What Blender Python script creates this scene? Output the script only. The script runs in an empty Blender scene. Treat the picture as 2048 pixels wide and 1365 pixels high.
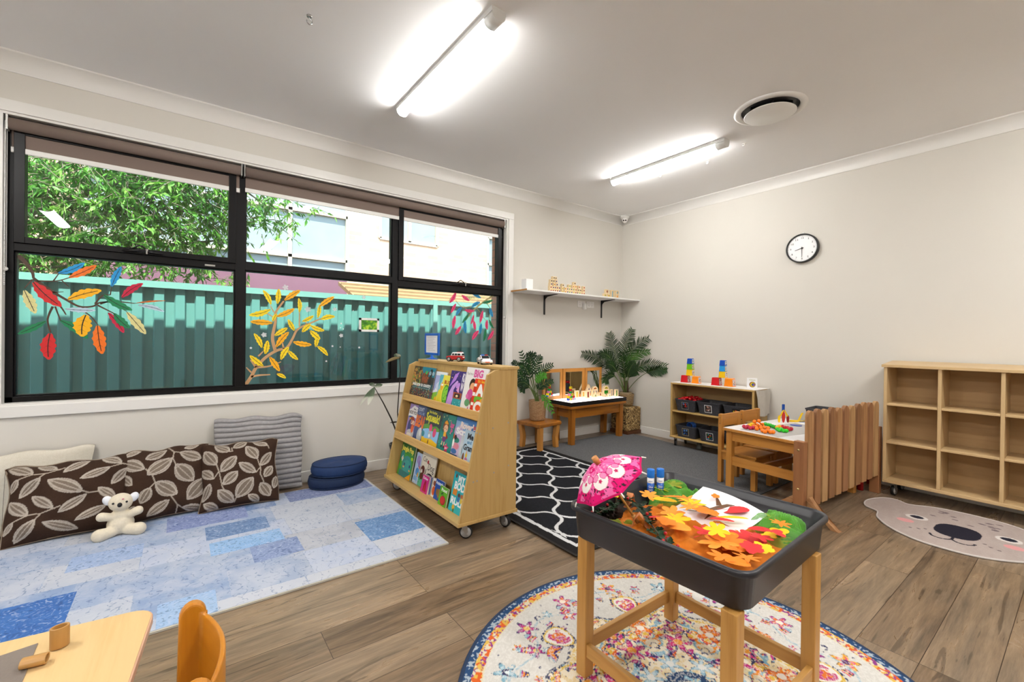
import bpy, bmesh, math, random
import numpy as np
from mathutils import Vector, Matrix, Euler
random.seed(7); np.random.seed(7)
SC = bpy.context.scene
COL = SC.collection
PI = math.pi

# ---------------------------------------------------------------- camera
cam_d = bpy.data.cameras.new('camera'); cam = bpy.data.objects.new('camera', cam_d); COL.objects.link(cam)
cam_d.sensor_width = 36.0; cam_d.sensor_fit = 'HORIZONTAL'; cam_d.lens = 881.29 / 2048 * 36
cam_d.clip_start = 0.02; cam_d.clip_end = 200
def cam_setup(yaw, pitch, roll, loc):
    f = Vector((math.cos(yaw) * math.cos(pitch), math.sin(yaw) * math.cos(pitch), math.sin(pitch)))
    r = Vector((math.sin(yaw), -math.cos(yaw), 0)); u = r.cross(f)
    r2 = math.cos(roll) * r + math.sin(roll) * u; u2 = -math.sin(roll) * r + math.cos(roll) * u
    m = Matrix((r2, u2, -f)).transposed().to_4x4(); m.translation = loc
    cam.matrix_world = m
cam_setup(0.9260876, -0.0049091, 0.0126612, Vector((-4.55075, -3.70263, 1.13935)))
SC.camera = cam

# ---------------------------------------------------------------- world, sun, exposure
SC.view_settings.view_transform = 'Standard'; SC.view_settings.look = 'None'
SC.view_settings.gamma = 1.0; SC.view_settings.use_curve_mapping = False
SC.view_settings.exposure = 0.50
W = bpy.data.worlds.new('sky'); SC.world = W; W.use_nodes = True
nt = W.node_tree; nt.nodes.clear()
sky = nt.nodes.new('ShaderNodeTexSky'); sky.sky_type = 'NISHITA'; sky.sun_disc = False
sky.sun_elevation = math.radians(50); sky.sun_rotation = math.radians(200); sky.altitude = 50
bg = nt.nodes.new('ShaderNodeBackground'); bg.inputs['Strength'].default_value = 0.75
wo = nt.nodes.new('ShaderNodeOutputWorld')
nt.links.new(sky.outputs[0], bg.inputs[0]); nt.links.new(bg.outputs[0], wo.inputs[0])
sun_d = bpy.data.lights.new('sun', 'SUN'); sun = bpy.data.objects.new('sun', sun_d); COL.objects.link(sun)
sun_d.energy = 16; sun_d.angle = math.radians(0.6); sun_d.color = (1.0, 0.93, 0.82)
sun.rotation_euler = Vector((0.30, 1.0, -1.92)).to_track_quat('-Z', 'Y').to_euler()
LAMP = 60.0        # luminance of the ceiling battens

# ---------------------------------------------------------------- materials
def lin(h):
    if isinstance(h, (tuple, list)): return tuple(h[:3])
    h = h.lstrip('#'); c = [int(h[i:i + 2], 16) / 255 for i in (0, 2, 4)]
    return tuple(x / 12.92 if x <= 0.04045 else ((x + 0.055) / 1.055) ** 2.4 for x in c)
MATS = {}
def nm(name):
    m = bpy.data.materials.new(name); m.use_nodes = True
    b = m.node_tree.nodes['Principled BSDF']; return m, m.node_tree, b
def N(t, ty, **kw):
    n = t.nodes.new('ShaderNode' + ty)
    for k, v in kw.items():
        if k in n.inputs: n.inputs[k].default_value = v
        else: setattr(n, k, v)
    return n
def ramp(t, fac, stops, interp='LINEAR'):
    r = t.nodes.new('ShaderNodeValToRGB'); e = r.color_ramp.elements; r.color_ramp.interpolation = interp
    while len(e) > 1: e.remove(e[-1])
    e[0].position = stops[0][0]; e[0].color = (*lin(stops[0][1]), 1)
    for p, c in stops[1:]:
        x = e.new(p); x.color = (*lin(c), 1)
    t.links.new(fac, r.inputs[0]); return r.outputs[0]
def mapped(t, scale=(1, 1, 1), rot=(0, 0, 0), loc=(0, 0, 0), kind='Object'):
    tc = t.nodes.new('ShaderNodeTexCoord'); mp = t.nodes.new('ShaderNodeMapping')
    mp.inputs['Scale'].default_value = scale; mp.inputs['Rotation'].default_value = rot; mp.inputs['Location'].default_value = loc
    t.links.new(tc.outputs[kind], mp.inputs[0]); return mp.outputs[0]
def mix(t, fac, a, b, mode='MIX'):
    m = t.nodes.new('ShaderNodeMix'); m.data_type = 'RGBA'; m.blend_type = mode
    def put(s, v):
        if isinstance(v, (int, float)): s.default_value = v
        elif isinstance(v, (str, tuple)): s.default_value = (*lin(v), 1)
        else: t.links.new(v, s)
    put(m.inputs[0], fac); put(m.inputs[6], a); put(m.inputs[7], b); return m.outputs[2]
def bump(t, b, h, strength=.2, dist=.01):
    n = t.nodes.new('ShaderNodeBump'); n.inputs['Strength'].default_value = strength; n.inputs['Distance'].default_value = dist
    t.links.new(h, n.inputs['Height']); t.links.new(n.outputs[0], b.inputs['Normal'])
def plain(name, color, rough=.5, metal=0, var=.04, nscale=30, bmp=0, spec=None):
    """plain colour with a faint procedural mottling"""
    if name in MATS: return MATS[name]
    m, t, b = nm(name); c = lin(color)
    n = N(t, 'TexNoise', Scale=nscale, Detail=3.0); t.links.new(mapped(t), n.inputs['Vector'])
    a = tuple(max(0, x * (1 - var)) for x in c); d = tuple(min(1, x * (1 + var)) for x in c)
    t.links.new(mix(t, n.outputs[0], a, d), b.inputs['Base Color'])
    b.inputs['Roughness'].default_value = rough; b.inputs['Metallic'].default_value = metal
    if spec is not None: b.inputs['Specular IOR Level'].default_value = spec
    if bmp: bump(t, b, n.outputs[0], bmp, .004)
    MATS[name] = m; return m
def wood(name, light, dark, axis='X', rough=.45, grain=14, knots=False, scale=1.0, dark2=None):
    """timber with grain running along the named object axis"""
    if name in MATS: return MATS[name]
    m, t, b = nm(name)
    k = {'X': (.06, 1, 1), 'Y': (1, .06, 1), 'Z': (1, 1, .06)}[axis]
    v = mapped(t, tuple(a * grain * scale for a in k))
    w = N(t, 'TexNoise', Scale=1.6, Detail=5.0, Roughness=.6, Distortion=.5); t.links.new(v, w.inputs['Vector'])
    f = N(t, 'TexNoise', Scale=9.0, Detail=3.0, Roughness=.7); t.links.new(v, f.inputs['Vector'])
    c = ramp(t, w.outputs[0], [(.3, dark), (.52, light), (.7, light)] if not dark2 else [(.25, dark2), (.42, dark), (.55, light), (.75, light)])
    c2 = mix(t, .35, c, mix(t, f.outputs[0], dark, light))
    if knots:
        vo = N(t, 'TexVoronoi', Scale=1.0); t.links.new(mapped(t, tuple(a * 5 for a in {'X': (.35, 1, 1), 'Y': (1, .35, 1), 'Z': (1, 1, .35)}[axis])), vo.inputs['Vector'])
        c2 = mix(t, ramp(t, vo.outputs[0], [(.04, '#ffffff'), (.11, '#000000')]), c2, '#5a2c0c')
    t.links.new(c2, b.inputs['Base Color']); b.inputs['Roughness'].default_value = rough
    bump(t, b, f.outputs[0], .06, .002)
    MATS[name] = m; return m
def attr_mat(name, rough=.9, bmp=.3, nscale=400, sheen=0):
    if name in MATS: return MATS[name]
    m, t, b = nm(name)
    a = t.nodes.new('ShaderNodeAttribute'); a.attribute_name = 'Col'
    n = N(t, 'TexNoise', Scale=nscale, Detail=2.0); t.links.new(mapped(t), n.inputs['Vector'])
    t.links.new(mix(t, .18, a.outputs['Color'], mix(t, n.outputs[0], '#303030', '#ffffff'), 'OVERLAY'), b.inputs['Base Color'])
    b.inputs['Roughness'].default_value = rough; b.inputs['Specular IOR Level'].default_value = .15
    if bmp: bump(t, b, n.outputs[0], bmp, .003)
    MATS[name] = m; return m
def emis(name, color, s):
    if name in MATS: return MATS[name]
    m, t, b = nm(name); b.inputs['Base Color'].default_value = (*lin(color), 1)
    b.inputs['Emission Color'].default_value = (*lin(color), 1); b.inputs['Emission Strength'].default_value = s
    n = N(t, 'TexNoise', Scale=3.0); t.links.new(n.outputs[0], b.inputs['Roughness'])
    MATS[name] = m; return m
def glass(name, tint='#ffffff', refl=1.0, rough=0.0):
    if name in MATS: return MATS[name]
    m = bpy.data.materials.new(name); m.use_nodes = True; t = m.node_tree; t.nodes.clear()
    o = t.nodes.new('ShaderNodeOutputMaterial'); tr = t.nodes.new('ShaderNodeBsdfTransparent'); gl = t.nodes.new('ShaderNodeBsdfGlossy')
    tr.inputs[0].default_value = (*lin(tint), 1); gl.inputs['Roughness'].default_value = rough
    fr = t.nodes.new('ShaderNodeFresnel'); fr.inputs[0].default_value = 1.5
    mu = t.nodes.new('ShaderNodeMath'); mu.operation = 'MULTIPLY'; mu.inputs[1].default_value = refl; mu.use_clamp = True
    mx = t.nodes.new('ShaderNodeMixShader'); t.links.new(fr.outputs[0], mu.inputs[0]); t.links.new(mu.outputs[0], mx.inputs[0])
    t.links.new(tr.outputs[0], mx.inputs[1]); t.links.new(gl.outputs[0], mx.inputs[2]); t.links.new(mx.outputs[0], o.inputs[0])
    MATS[name] = m; return m
def sheer(name, color, alpha):
    """thin woven organza: partly see-through cloth"""
    m = bpy.data.materials.new(name); m.use_nodes = True; t = m.node_tree; b = t.nodes['Principled BSDF']
    n = N(t, 'TexNoise', Scale=14.0, Detail=3.0); t.links.new(mapped(t), n.inputs['Vector'])
    c = lin(color); t.links.new(mix(t, n.outputs[0], tuple(x * .7 for x in c), tuple(min(1, x * 1.25) for x in c)), b.inputs['Base Color'])
    b.inputs['Alpha'].default_value = alpha; b.inputs['Roughness'].default_value = .5; b.inputs['Sheen Weight'].default_value = .4
    MATS[name] = m; return m

M_wall = plain('wall_paint', '#d7d3cb', .7, var=.012, nscale=3, bmp=.02)
M_ceil = plain('ceiling_paint', '#f3f3f4', .8, var=.01, nscale=4, bmp=.02)
M_trim = plain('trim_gloss', '#e6e4e0', .35, var=.01)
M_white = plain('white_plastic', '#ecebe8', .4, var=.01)
M_blackal = plain('black_aluminium', '#0a090b', .38, var=.1, spec=.25)
M_black = plain('black_plastic', '#101012', .35, var=.1)
M_chrome = plain('brushed_steel', '#b8b8b8', .25, 1.0, var=.05)
M_zinc = plain('zinc_bracket', '#a9a8a4', .38, .8, var=.05)
M_rubber = plain('black_rubber', '#121214', .55)
M_greyrim = plain('grey_caster', '#aaaaaa', .35)
M_ply = {a: wood('birch_ply_' + a, '#c4a266', '#ad8a4c', a, .42, 22) for a in 'XYZ'}
M_plyedge = wood('ply_edge', '#d2ab68', '#b98a48', 'Y', .45, 30)
M_beech = {a: wood('beech_' + a, '#cdb083', '#bb9b6a', a, .4, 12) for a in 'XYZ'}
M_beechd = wood('beech_back', '#b89668', '#a48253', 'Y', .5, 9)
M_pine = {a: wood('varnished_pine_' + a, '#c98c42', '#ab6c28', a, .38, 16, knots=True) for a in 'XYZ'}
M_pale = {a: wood('pale_pine_' + a, '#c69550', '#a06e2e', a, .42, 18) for a in 'XYZ'}
M_dkpine = {a: wood('stained_pine_' + a, '#a8681f', '#804a13', a, .33, 15, dark2='#4c260a') for a in 'XYZ'}
M_chairply = {a: wood('orange_ply_' + a, '#c47f20', '#ad6a14', a, .28, 12) for a in 'XYZ'}
M_cedar = {a: wood('cedar_picket_' + a, '#b3855a', '#8d5f3a', a, .6, 16, dark2='#6b4326') for a in 'XYZ'}
M_redcedar = wood('red_cedar_post', '#a06c44', '#80502f', 'Z', .55, 16)

# ---------------------------------------------------------------- mesh helpers
ORG = {}
class MB:
    def __init__(s): s.v = []; s.f = []; s.fm = []; s.fs = []; s.mats = []
    def mi(s, m):
        if m not in s.mats: s.mats.append(m)
        return s.mats.index(m)
    def add(s, vs, fs, m, smooth=False):
        o = len(s.v); k = s.mi(m); s.v += [tuple(v) for v in vs]
        for f in fs: s.f.append(tuple(i + o for i in f)); s.fm.append(k); s.fs.append(smooth)
    def box(s, x0, x1, y0, y1, z0, z1, m, M=None):
        vs = [Vector((x, y, z)) for z in (z0, z1) for y in (y0, y1) for x in (x0, x1)]
        if M is not None: vs = [M @ v for v in vs]
        s.add(vs, [(0, 2, 3, 1), (4, 5, 7, 6), (0, 1, 5, 4), (2, 6, 7, 3), (0, 4, 6, 2), (1, 3, 7, 5)], m)
    def prism(s, pts, t0, t1, axis, m, M=None, smooth=False):
        """extrude a 2-D outline along an axis; outline coords are the two other axes in xyz order"""
        def P(a, b, t): return {'X': (t, a, b), 'Y': (a, t, b), 'Z': (a, b, t)}[axis]
        n = len(pts); vs = [Vector(P(a, b, t0)) for a, b in pts] + [Vector(P(a, b, t1)) for a, b in pts]
        if M is not None: vs = [M @ v for v in vs]
        s.add(vs, [tuple(range(n))[::-1], tuple(range(n, 2 * n))], m)
        o = len(s.v) - 2 * n; k = s.mi(m)
        for i in range(n):
            j = (i + 1) % n; s.f.append((o + i, o + j, o + n + j, o + n + i)); s.fm.append(k); s.fs.append(smooth)
    def poly(s, pts, m):
        s.add(pts, [tuple(range(len(pts)))], m)
    def tube(s, path, r, m, n=8, cap=True, squash=None):
        path = [Vector(p) for p in path]; rs = r if isinstance(r, (list, tuple)) else [r] * len(path)
        vs = []; prev = None
        for i, p in enumerate(path):
            t = (path[min(i + 1, len(path) - 1)] - path[max(i - 1, 0)]).normalized()
            if prev is None:
                a = Vector((0, 0, 1)) if abs(t.z) < .9 else Vector((1, 0, 0)); u = t.cross(a).normalized()
            else: u = (prev - t * prev.dot(t)).normalized()
            prev = u; w = t.cross(u)
            for k in range(n):
                c = 2 * PI * k / n; vs.append(p + (u * math.cos(c) + w * math.sin(c)) * rs[i])
        fs = [(i * n + k, i * n + (k + 1) % n, (i + 1) * n + (k + 1) % n, (i + 1) * n + k) for i in range(len(path) - 1) for k in range(n)]
        s.add(vs, fs, m, True)
        if cap:
            o = len(s.v) - len(vs); k2 = s.mi(m)
            s.f.append(tuple(o + i for i in range(n))[::-1]); s.fm.append(k2); s.fs.append(False)
            s.f.append(tuple(o + (len(path) - 1) * n + i for i in range(n))); s.fm.append(k2); s.fs.append(False)
    def lathe(s, prof, m, c=(0, 0, 0), n=24, M=None, smooth=True, cap=True):
        vs = []
        for r, z in prof:
            for k in range(n):
                a = 2 * PI * k / n; v = Vector((r * math.cos(a), r * math.sin(a), z))
                if M is not None: v = M @ v
                vs.append(v + Vector(c))
        fs = [(i * n + k, i * n + (k + 1) % n, (i + 1) * n + (k + 1) % n, (i + 1) * n + k) for i in range(len(prof) - 1) for k in range(n)]
        s.add(vs, fs, m, smooth)
        o = len(s.v) - len(vs); k2 = s.mi(m)
        if not cap: return
        if prof[0][0] > 1e-6: s.f.append(tuple(o + i for i in range(n))[::-1]); s.fm.append(k2); s.fs.append(False)
        if prof[-1][0] > 1e-6: s.f.append(tuple(o + (len(prof) - 1) * n + i for i in range(n))); s.fm.append(k2); s.fs.append(False)
    def ball(s, c, r, m, n=12, M=None):
        rr = r if isinstance(r, (tuple, list)) else (r, r, r); h = n // 2 + 1
        vs = []
        for i in range(1, h):
            for k in range(n):
                a = PI * i / h; b = 2 * PI * k / n
                v = Vector((rr[0] * math.sin(a) * math.cos(b), rr[1] * math.sin(a) * math.sin(b), rr[2] * math.cos(a)))
                vs.append((M @ v if M is not None else v) + Vector(c))
        top = Vector((0, 0, rr[2])); bot = -top
        if M is not None: top = M @ top; bot = M @ bot
        vs += [top + Vector(c), bot + Vector(c)]; T = len(vs) - 2; B = T + 1; q = h - 2
        fs = [(i * n + k, (i + 1) * n + k, (i + 1) * n + (k + 1) % n, i * n + (k + 1) % n) for i in range(q) for k in range(n)]
        fs += [(T, k, (k + 1) % n) for k in range(n)] + [(B, q * n + (k + 1) % n, q * n + k) for k in range(n)]
        s.add(vs, fs, m, True)
    def build(s, name, parent=None, bevel=0, seg=2, org=None):
        me = bpy.data.meshes.new(name)
        V = np.array([tuple(v) for v in s.v]); 
        c = Vector(org) if org is not None else Vector(((V.min(0) + V.max(0)) / 2).tolist())
        me.from_pydata([tuple(Vector(v) - c) for v in s.v], [], s.f)
        for m in s.mats: me.materials.append(m)
        me.polygons.foreach_set('material_index', s.fm); me.polygons.foreach_set('use_smooth', s.fs); me.update()
        return finish(me, name, c, parent, bevel, seg)
def finish(me, name, c, parent=None, bevel=0, seg=2):
    o = bpy.data.objects.new(name, me); COL.objects.link(o)
    if parent is not None: o.parent = parent
    o.location = Vector(c) - (ORG[parent] if parent is not None else Vector((0, 0, 0))); ORG[o] = Vector(c)
    if bevel:
        b = o.modifiers.new('bevel', 'BEVEL'); b.width = bevel; b.segments = seg; b.limit_method = 'ANGLE'; b.angle_limit = math.radians(40)
        b.harden_normals = False
    return o
def tag(o, label=None, cat=None, group=None, kind=None):
    if label: o['label'] = label
    if cat: o['category'] = cat
    if group: o['group'] = group
    if kind: o['kind'] = kind
    return o
def thing(name, label, cat, loc=(0, 0, 0), group=None):
    o = bpy.data.objects.new(name, None); COL.objects.link(o); o.location = loc; o.empty_display_size = .05
    ORG[o] = Vector(loc); return tag(o, label, cat, group)
def struct(o): o['kind'] = 'structure'; return o
def kids(o): return [c for c in bpy.data.objects if c.parent is o]
def dup(o, loc=None, rz=None, label=None, group=None):
    r = o.copy(); COL.objects.link(r)
    if loc is not None: r.location = loc
    if rz is not None: r.rotation_euler = (0, 0, rz)
    if label: r['label'] = label
    if group: r['group'] = group
    for c in kids(o):
        d = c.copy(); COL.objects.link(d); d.parent = r
        for g in kids(c):
            e = g.copy(); COL.objects.link(e); e.parent = d
    return r
TXT = {}
def text_geo(s, bold=0.0):
    """flat triangles of a word, one unit high, baseline at 0, starting at x=0"""
    k = (s, bold)
    if k in TXT: return TXT[k]
    cu = bpy.data.curves.new('t', 'FONT'); cu.body = s; cu.size = 1.0; cu.offset = bold; cu.resolution_u = 3
    ob = bpy.data.objects.new('t', cu); COL.objects.link(ob); dg = bpy.context.evaluated_depsgraph_get(); dg.update()
    me = bpy.data.meshes.new_from_object(ob.evaluated_get(dg))
    vs = [(v.co.x, v.co.y) for v in me.vertices]; fs = [tuple(p.vertices) for p in me.polygons]
    bpy.data.objects.remove(ob); bpy.data.curves.remove(cu); bpy.data.meshes.remove(me)
    w = max([v[0] for v in vs] + [.01]); TXT[k] = (vs, fs, w); return TXT[k]
def add_text(mb, s, fn, x, y, h, m, width=None, bold=0.02, rot=0.0):
    """fn maps flat (x, y) to a 3-D point; text starts at x,y with cap height about .7 h"""
    vs, fs, w = text_geo(s, bold); sx = (width / w) if width else h
    c, q = math.cos(rot), math.sin(rot)
    mb.add([fn(x + a * sx * c - b * h * q, y + a * sx * q + b * h * c) for a, b in vs], fs, m)
def rounded(w, h, r, n=5, cx=0, cy=0):
    pts = []
    for (sx, sy, a0) in ((1, 1, 0), (-1, 1, PI / 2), (-1, -1, PI), (1, -1, 1.5 * PI)):
        for i in range(n + 1):
            a = a0 + PI / 2 * i / n; pts.append((cx + sx * (w / 2 - r) + r * math.cos(a), cy + sy * (h / 2 - r) + r * math.sin(a)))
    return pts
def RZ(a, c=(0, 0, 0)):
    return Matrix.Translation(c) @ Matrix.Rotation(a, 4, 'Z')
def bez(a, b, c, n=10):
    a, b, c = Vector(a), Vector(b), Vector(c); q = 2 * b - (a + c) / 2
    return [a * (1 - t) ** 2 + q * 2 * t * (1 - t) + c * t * t for t in [i / n for i in range(n + 1)]]
STK_L = [((-5.144, 1.5), (-5.03, 1.576), 0.042, 'blue'), ((-5.097, 1.479), (-4.977, 1.566), 0.047, 'orange'), ((-4.905, 1.44), (-4.86, 1.571), 0.041, 'blue'), ((-4.855, 1.374), (-4.752, 1.473), 0.045, 'crimson'), ((-5.248, 1.438), (-5.132, 1.301), 0.068, 'red'), ((-5.284, 1.387), (-5.239, 1.254), 0.053, 'cream'), ((-5.102, 1.346), (-4.953, 1.412), 0.059, 'yellow'), ((-4.941, 1.384), (-4.805, 1.294), 0.049, 'green'), ((-5.113, 1.287), (-4.979, 1.285), 0.033, 'lightblue'), ((-4.792, 1.34), (-4.635, 1.367), 0.011, 'orange'), ((-4.773, 1.329), (-4.641, 1.293), 0.032, 'lightblue'), ((-4.892, 1.269), (-4.817, 1.177), 0.049, 'green'), ((-4.83, 1.28), (-4.736, 1.141), 0.054, 'cream'), ((-4.919, 1.272), (-4.845, 1.147), 0.044, 'crimson'), ((-5.022, 1.255), (-5.039, 1.12), 0.091, 'yellow'), ((-4.969, 1.189), (-4.947, 1.012), 0.068, 'orange'), ((-5.196, 1.21), (-5.308, 1.131), 0.039, 'green'), ((-5.134, 1.216), (-5.013, 1.108), 0.053, 'green'), ((-5.177, 1.137), (-5.182, 0.98), 0.073, 'red')]
STK_LB = [([(-5.31, 1.589), (-5.279, 1.548), (-5.253, 1.498), (-5.248, 1.461)], 0.022), ([(-5.248, 1.461), (-5.211, 1.426), (-5.162, 1.384), (-5.107, 1.341), (-5.051, 1.305), (-4.993, 1.309), (-4.958, 1.335), (-4.904, 1.342)], 0.016), ([(-5.253, 1.525), (-5.206, 1.537), (-5.179, 1.513)], 0.009), ([(-5.253, 1.453), (-5.284, 1.398)], 0.008), ([(-5.232, 1.447), (-5.152, 1.454), (-5.097, 1.479)], 0.009), ([(-5.165, 1.453), (-5.141, 1.502)], 0.007), ([(-5.13, 1.46), (-5.099, 1.424)], 0.006), ([(-5.173, 1.383), (-5.121, 1.391)], 0.006), ([(-5.195, 1.389), (-5.173, 1.33), (-5.135, 1.301), (-5.11, 1.252)], 0.013), ([(-5.167, 1.299), (-5.188, 1.221), (-5.175, 1.141)], 0.012), ([(-5.157, 1.3), (-5.134, 1.216)], 0.009), ([(-5.051, 1.286), (-5.005, 1.252), (-4.966, 1.193)], 0.009), ([(-4.982, 1.325), (-4.947, 1.38), (-4.911, 1.386)], 0.01), ([(-4.911, 1.386), (-4.905, 1.436)], 0.007), ([(-4.97, 1.318), (-4.892, 1.269)], 0.01), ([(-4.958, 1.327), (-4.904, 1.346), (-4.792, 1.34)], 0.011), ([(-4.904, 1.338), (-4.83, 1.284)], 0.006)]
STK_M = [((-4.004, 1.377), (-4.057, 1.481), 0.038, 'gold'), ((-3.961, 1.385), (-3.952, 1.499), 0.042, 'gold'), ((-3.912, 1.415), (-3.802, 1.5), 0.046, 'amber'), ((-4.008, 1.339), (-4.147, 1.29), 0.047, 'gold'), ((-3.965, 1.287), (-3.842, 1.353), 0.046, 'amber'), ((-3.993, 1.238), (-4.138, 1.243), 0.047, 'amber'), ((-3.993, 1.248), (-3.965, 1.309), 0.027, 'gold'), ((-3.806, 1.327), (-3.812, 1.438), 0.034, 'gold'), ((-3.669, 1.288), (-3.654, 1.397), 0.034, 'gold'), ((-3.659, 1.38), (-3.545, 1.467), 0.043, 'amber'), ((-3.648, 1.277), (-3.538, 1.305), 0.044, 'gold'), ((-3.785, 1.255), (-3.701, 1.304), 0.033, 'gold'), ((-3.84, 1.181), (-3.886, 1.268), 0.037, 'gold'), ((-3.784, 1.172), (-3.722, 1.235), 0.043, 'gold'), ((-3.722, 1.224), (-3.62, 1.186), 0.041, 'gold'), ((-3.727, 1.184), (-3.651, 1.117), 0.048, 'gold'), ((-3.683, 1.054), (-3.663, 1.151), 0.038, 'gold'), ((-3.672, 1.06), (-3.59, 0.984), 0.037, 'gold'), ((-3.849, 1.093), (-3.715, 1.071), 0.046, 'amber'), ((-3.978, 1.141), (-3.89, 1.202), 0.041, 'gold'), ((-3.967, 1.054), (-3.88, 1.17), 0.048, 'amber'), ((-4.062, 1.049), (-4.114, 1.155), 0.038, 'gold'), ((-4.039, 1.001), (-4.025, 1.102), 0.043, 'gold'), ((-4.052, 0.91), (-4.14, 0.991), 0.042, 'gold'), ((-3.933, 0.956), (-3.879, 1.054), 0.044, 'gold'), ((-3.884, 1.027), (-3.813, 0.954), 0.037, 'gold'), ((-4.01, 0.979), (-3.942, 0.869), 0.046, 'amber'), ((-3.961, 0.848), (-3.897, 0.813), 0.03, 'gold')]
STK_MB = [([(-4.166, 0.775), (-4.13, 0.833), (-4.098, 0.901), (-4.038, 0.974), (-3.962, 1.027), (-3.894, 1.049), (-3.855, 1.115), (-3.825, 1.182), (-3.784, 1.216), (-3.733, 1.24), (-3.648, 1.283)], 0.025), ([(-4.13, 0.833), (-4.075, 0.842), (-4.004, 0.844)], 0.017), ([(-4.098, 0.901), (-4.135, 0.96)], 0.019), ([(-4.13, 0.865), (-4.162, 0.903)], 0.012), ([(-4.089, 0.901), (-4.009, 0.909), (-3.932, 0.94)], 0.015), ([(-3.972, 1.027), (-3.992, 1.124), (-3.974, 1.244), (-3.975, 1.308), (-3.946, 1.364), (-3.917, 1.409)], 0.024), ([(-4.085, 0.985), (-4.053, 1.022)], 0.013), ([(-3.994, 1.286), (-4.041, 1.316)], 0.01), ([(-3.984, 1.319), (-4.009, 1.371)], 0.01), ([(-3.805, 1.216), (-3.806, 1.338)], 0.011), ([(-3.753, 1.228), (-3.759, 1.262)], 0.009), ([(-3.914, 1.038), (-3.924, 1.087)], 0.015)]
STK_R = [((-2.472, 1.48), (-2.403, 1.588), 0.044, 'pink'), ((-2.339, 1.564), (-2.248, 1.514), 0.039, 'pink'), ((-2.216, 1.587), (-2.114, 1.551), 0.037, 'sky'), ((-2.223, 1.452), (-2.122, 1.508), 0.04, 'sky'), ((-2.096, 1.502), (-1.966, 1.539), 0.034, 'green'), ((-2.455, 1.384), (-2.401, 1.477), 0.035, 'pink'), ((-2.4, 1.359), (-2.337, 1.446), 0.039, 'sky'), ((-2.304, 1.419), (-2.189, 1.418), 0.033, 'pink'), ((-2.327, 1.292), (-2.255, 1.379), 0.034, 'green'), ((-2.43, 1.234), (-2.408, 1.359), 0.044, 'pink'), ((-2.285, 1.188), (-2.295, 1.314), 0.046, 'sky'), ((-2.228, 1.281), (-2.196, 1.375), 0.031, 'pink'), ((-2.119, 1.299), (-2.087, 1.423), 0.04, 'pink'), ((-1.963, 1.363), (-2.0, 1.456), 0.044, 'sky'), ((-2.007, 1.332), (-1.952, 1.245), 0.032, 'green'), ((-2.178, 1.226), (-2.196, 1.318), 0.04, 'pink'), ((-2.118, 1.184), (-2.102, 1.292), 0.04, 'sky'), ((-2.032, 1.229), (-2.033, 1.331), 0.041, 'pink'), ((-2.073, 1.112), (-2.049, 1.243), 0.038, 'green'), ((-2.405, 1.172), (-2.342, 1.257), 0.042, 'pink'), ((-2.21, 1.125), (-2.135, 1.219), 0.046, 'pink'), ((-2.021, 1.127), (-1.952, 1.223), 0.041, 'pink')]
STK_RB = [([(-1.943, 1.599), (-2.096, 1.502), (-2.197, 1.425), (-2.262, 1.351), (-2.311, 1.293)], 0.019), ([(-2.13, 1.486), (-2.313, 1.447), (-2.394, 1.498), (-2.41, 1.539)], 0.009), ([(-2.23, 1.381), (-2.329, 1.474)], 0.007), ([(-2.164, 1.448), (-2.112, 1.4)], 0.007), ([(-2.062, 1.518), (-2.0, 1.449), (-2.007, 1.332)], 0.009), ([(-2.197, 1.425), (-2.196, 1.325)], 0.006), ([(-2.095, 1.372), (-2.042, 1.316)], 0.006)]
STARS = [((-4.134, 1.047), 0.022), ((-3.554, 1.061), 0.022), ((-3.492, 1.053), 0.014), ((-3.336, 1.049), 0.022), ((-3.487, 1.249), 0.018), ((-3.492, 1.214), 0.014), ((-3.469, 1.203), 0.012), ((-3.389, 1.36), 0.012), ((-3.601, 0.938), 0.02)]
FLOWERS = [((-3.906, 1.515), 0.045), ((-3.744, 1.354), 0.05), ((-3.539, 1.364), 0.035), ((-3.301, 1.479), 0.035), ((-4.049, 1.146), 0.04), ((-3.485, 1.149), 0.035)]
GFRAME = [(-3.341, 1.302), (-3.168, 1.185)]
CUSH1 = ([((0.208, 0.849), (0.016, 0.989), 0.13), ((0.388, 0.868), (0.228, 0.995), 0.087), ((0.64, 0.972), (0.434, 0.808), 0.094), ((0.918, 0.84), (0.735, 0.994), 0.101), ((0.82, 0.804), (0.571, 0.691), 0.101), ((0.968, 0.772), (0.828, 0.568), 0.094), ((0.266, 0.783), (0.105, 0.556), 0.101), ((0.6, 0.519), (0.322, 0.741), 0.145), ((0.873, 0.385), (0.715, 0.55), 0.094), ((0.381, 0.368), (0.211, 0.559), 0.094), ((0.628, 0.485), (0.418, 0.303), 0.094), ((0.196, 0.33), (0.015, 0.531), 0.116), ((0.794, 0.308), (0.546, 0.168), 0.094), ((0.251, 0.273), (0.099, 0.03), 0.109), ((0.573, 0.05), (0.305, 0.225), 0.109), ((0.088, 0.798), (0.014, 0.636), 0.072), ((0.088, 0.29), (0.01, 0.141), 0.058), ((0.596, 0.993), (0.426, 1.014), 0.029)], [[(0.303, 0.831), (0.208, 0.839), (0.089, 0.788)], [(0.265, 0.788), (0.303, 0.831), (0.446, 0.875)], [(0.293, 0.329), (0.196, 0.335), (0.089, 0.285)], [(0.254, 0.272), (0.293, 0.329), (0.429, 0.379)], [(0.599, 0.529), (0.642, 0.497), (0.719, 0.495)], [(0.824, 0.803), (0.925, 0.834), (0.99, 0.81), (0.968, 0.777)], [(0.388, 0.868), (0.41, 0.855)], [(0.381, 0.368), (0.395, 0.36)]])
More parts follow.
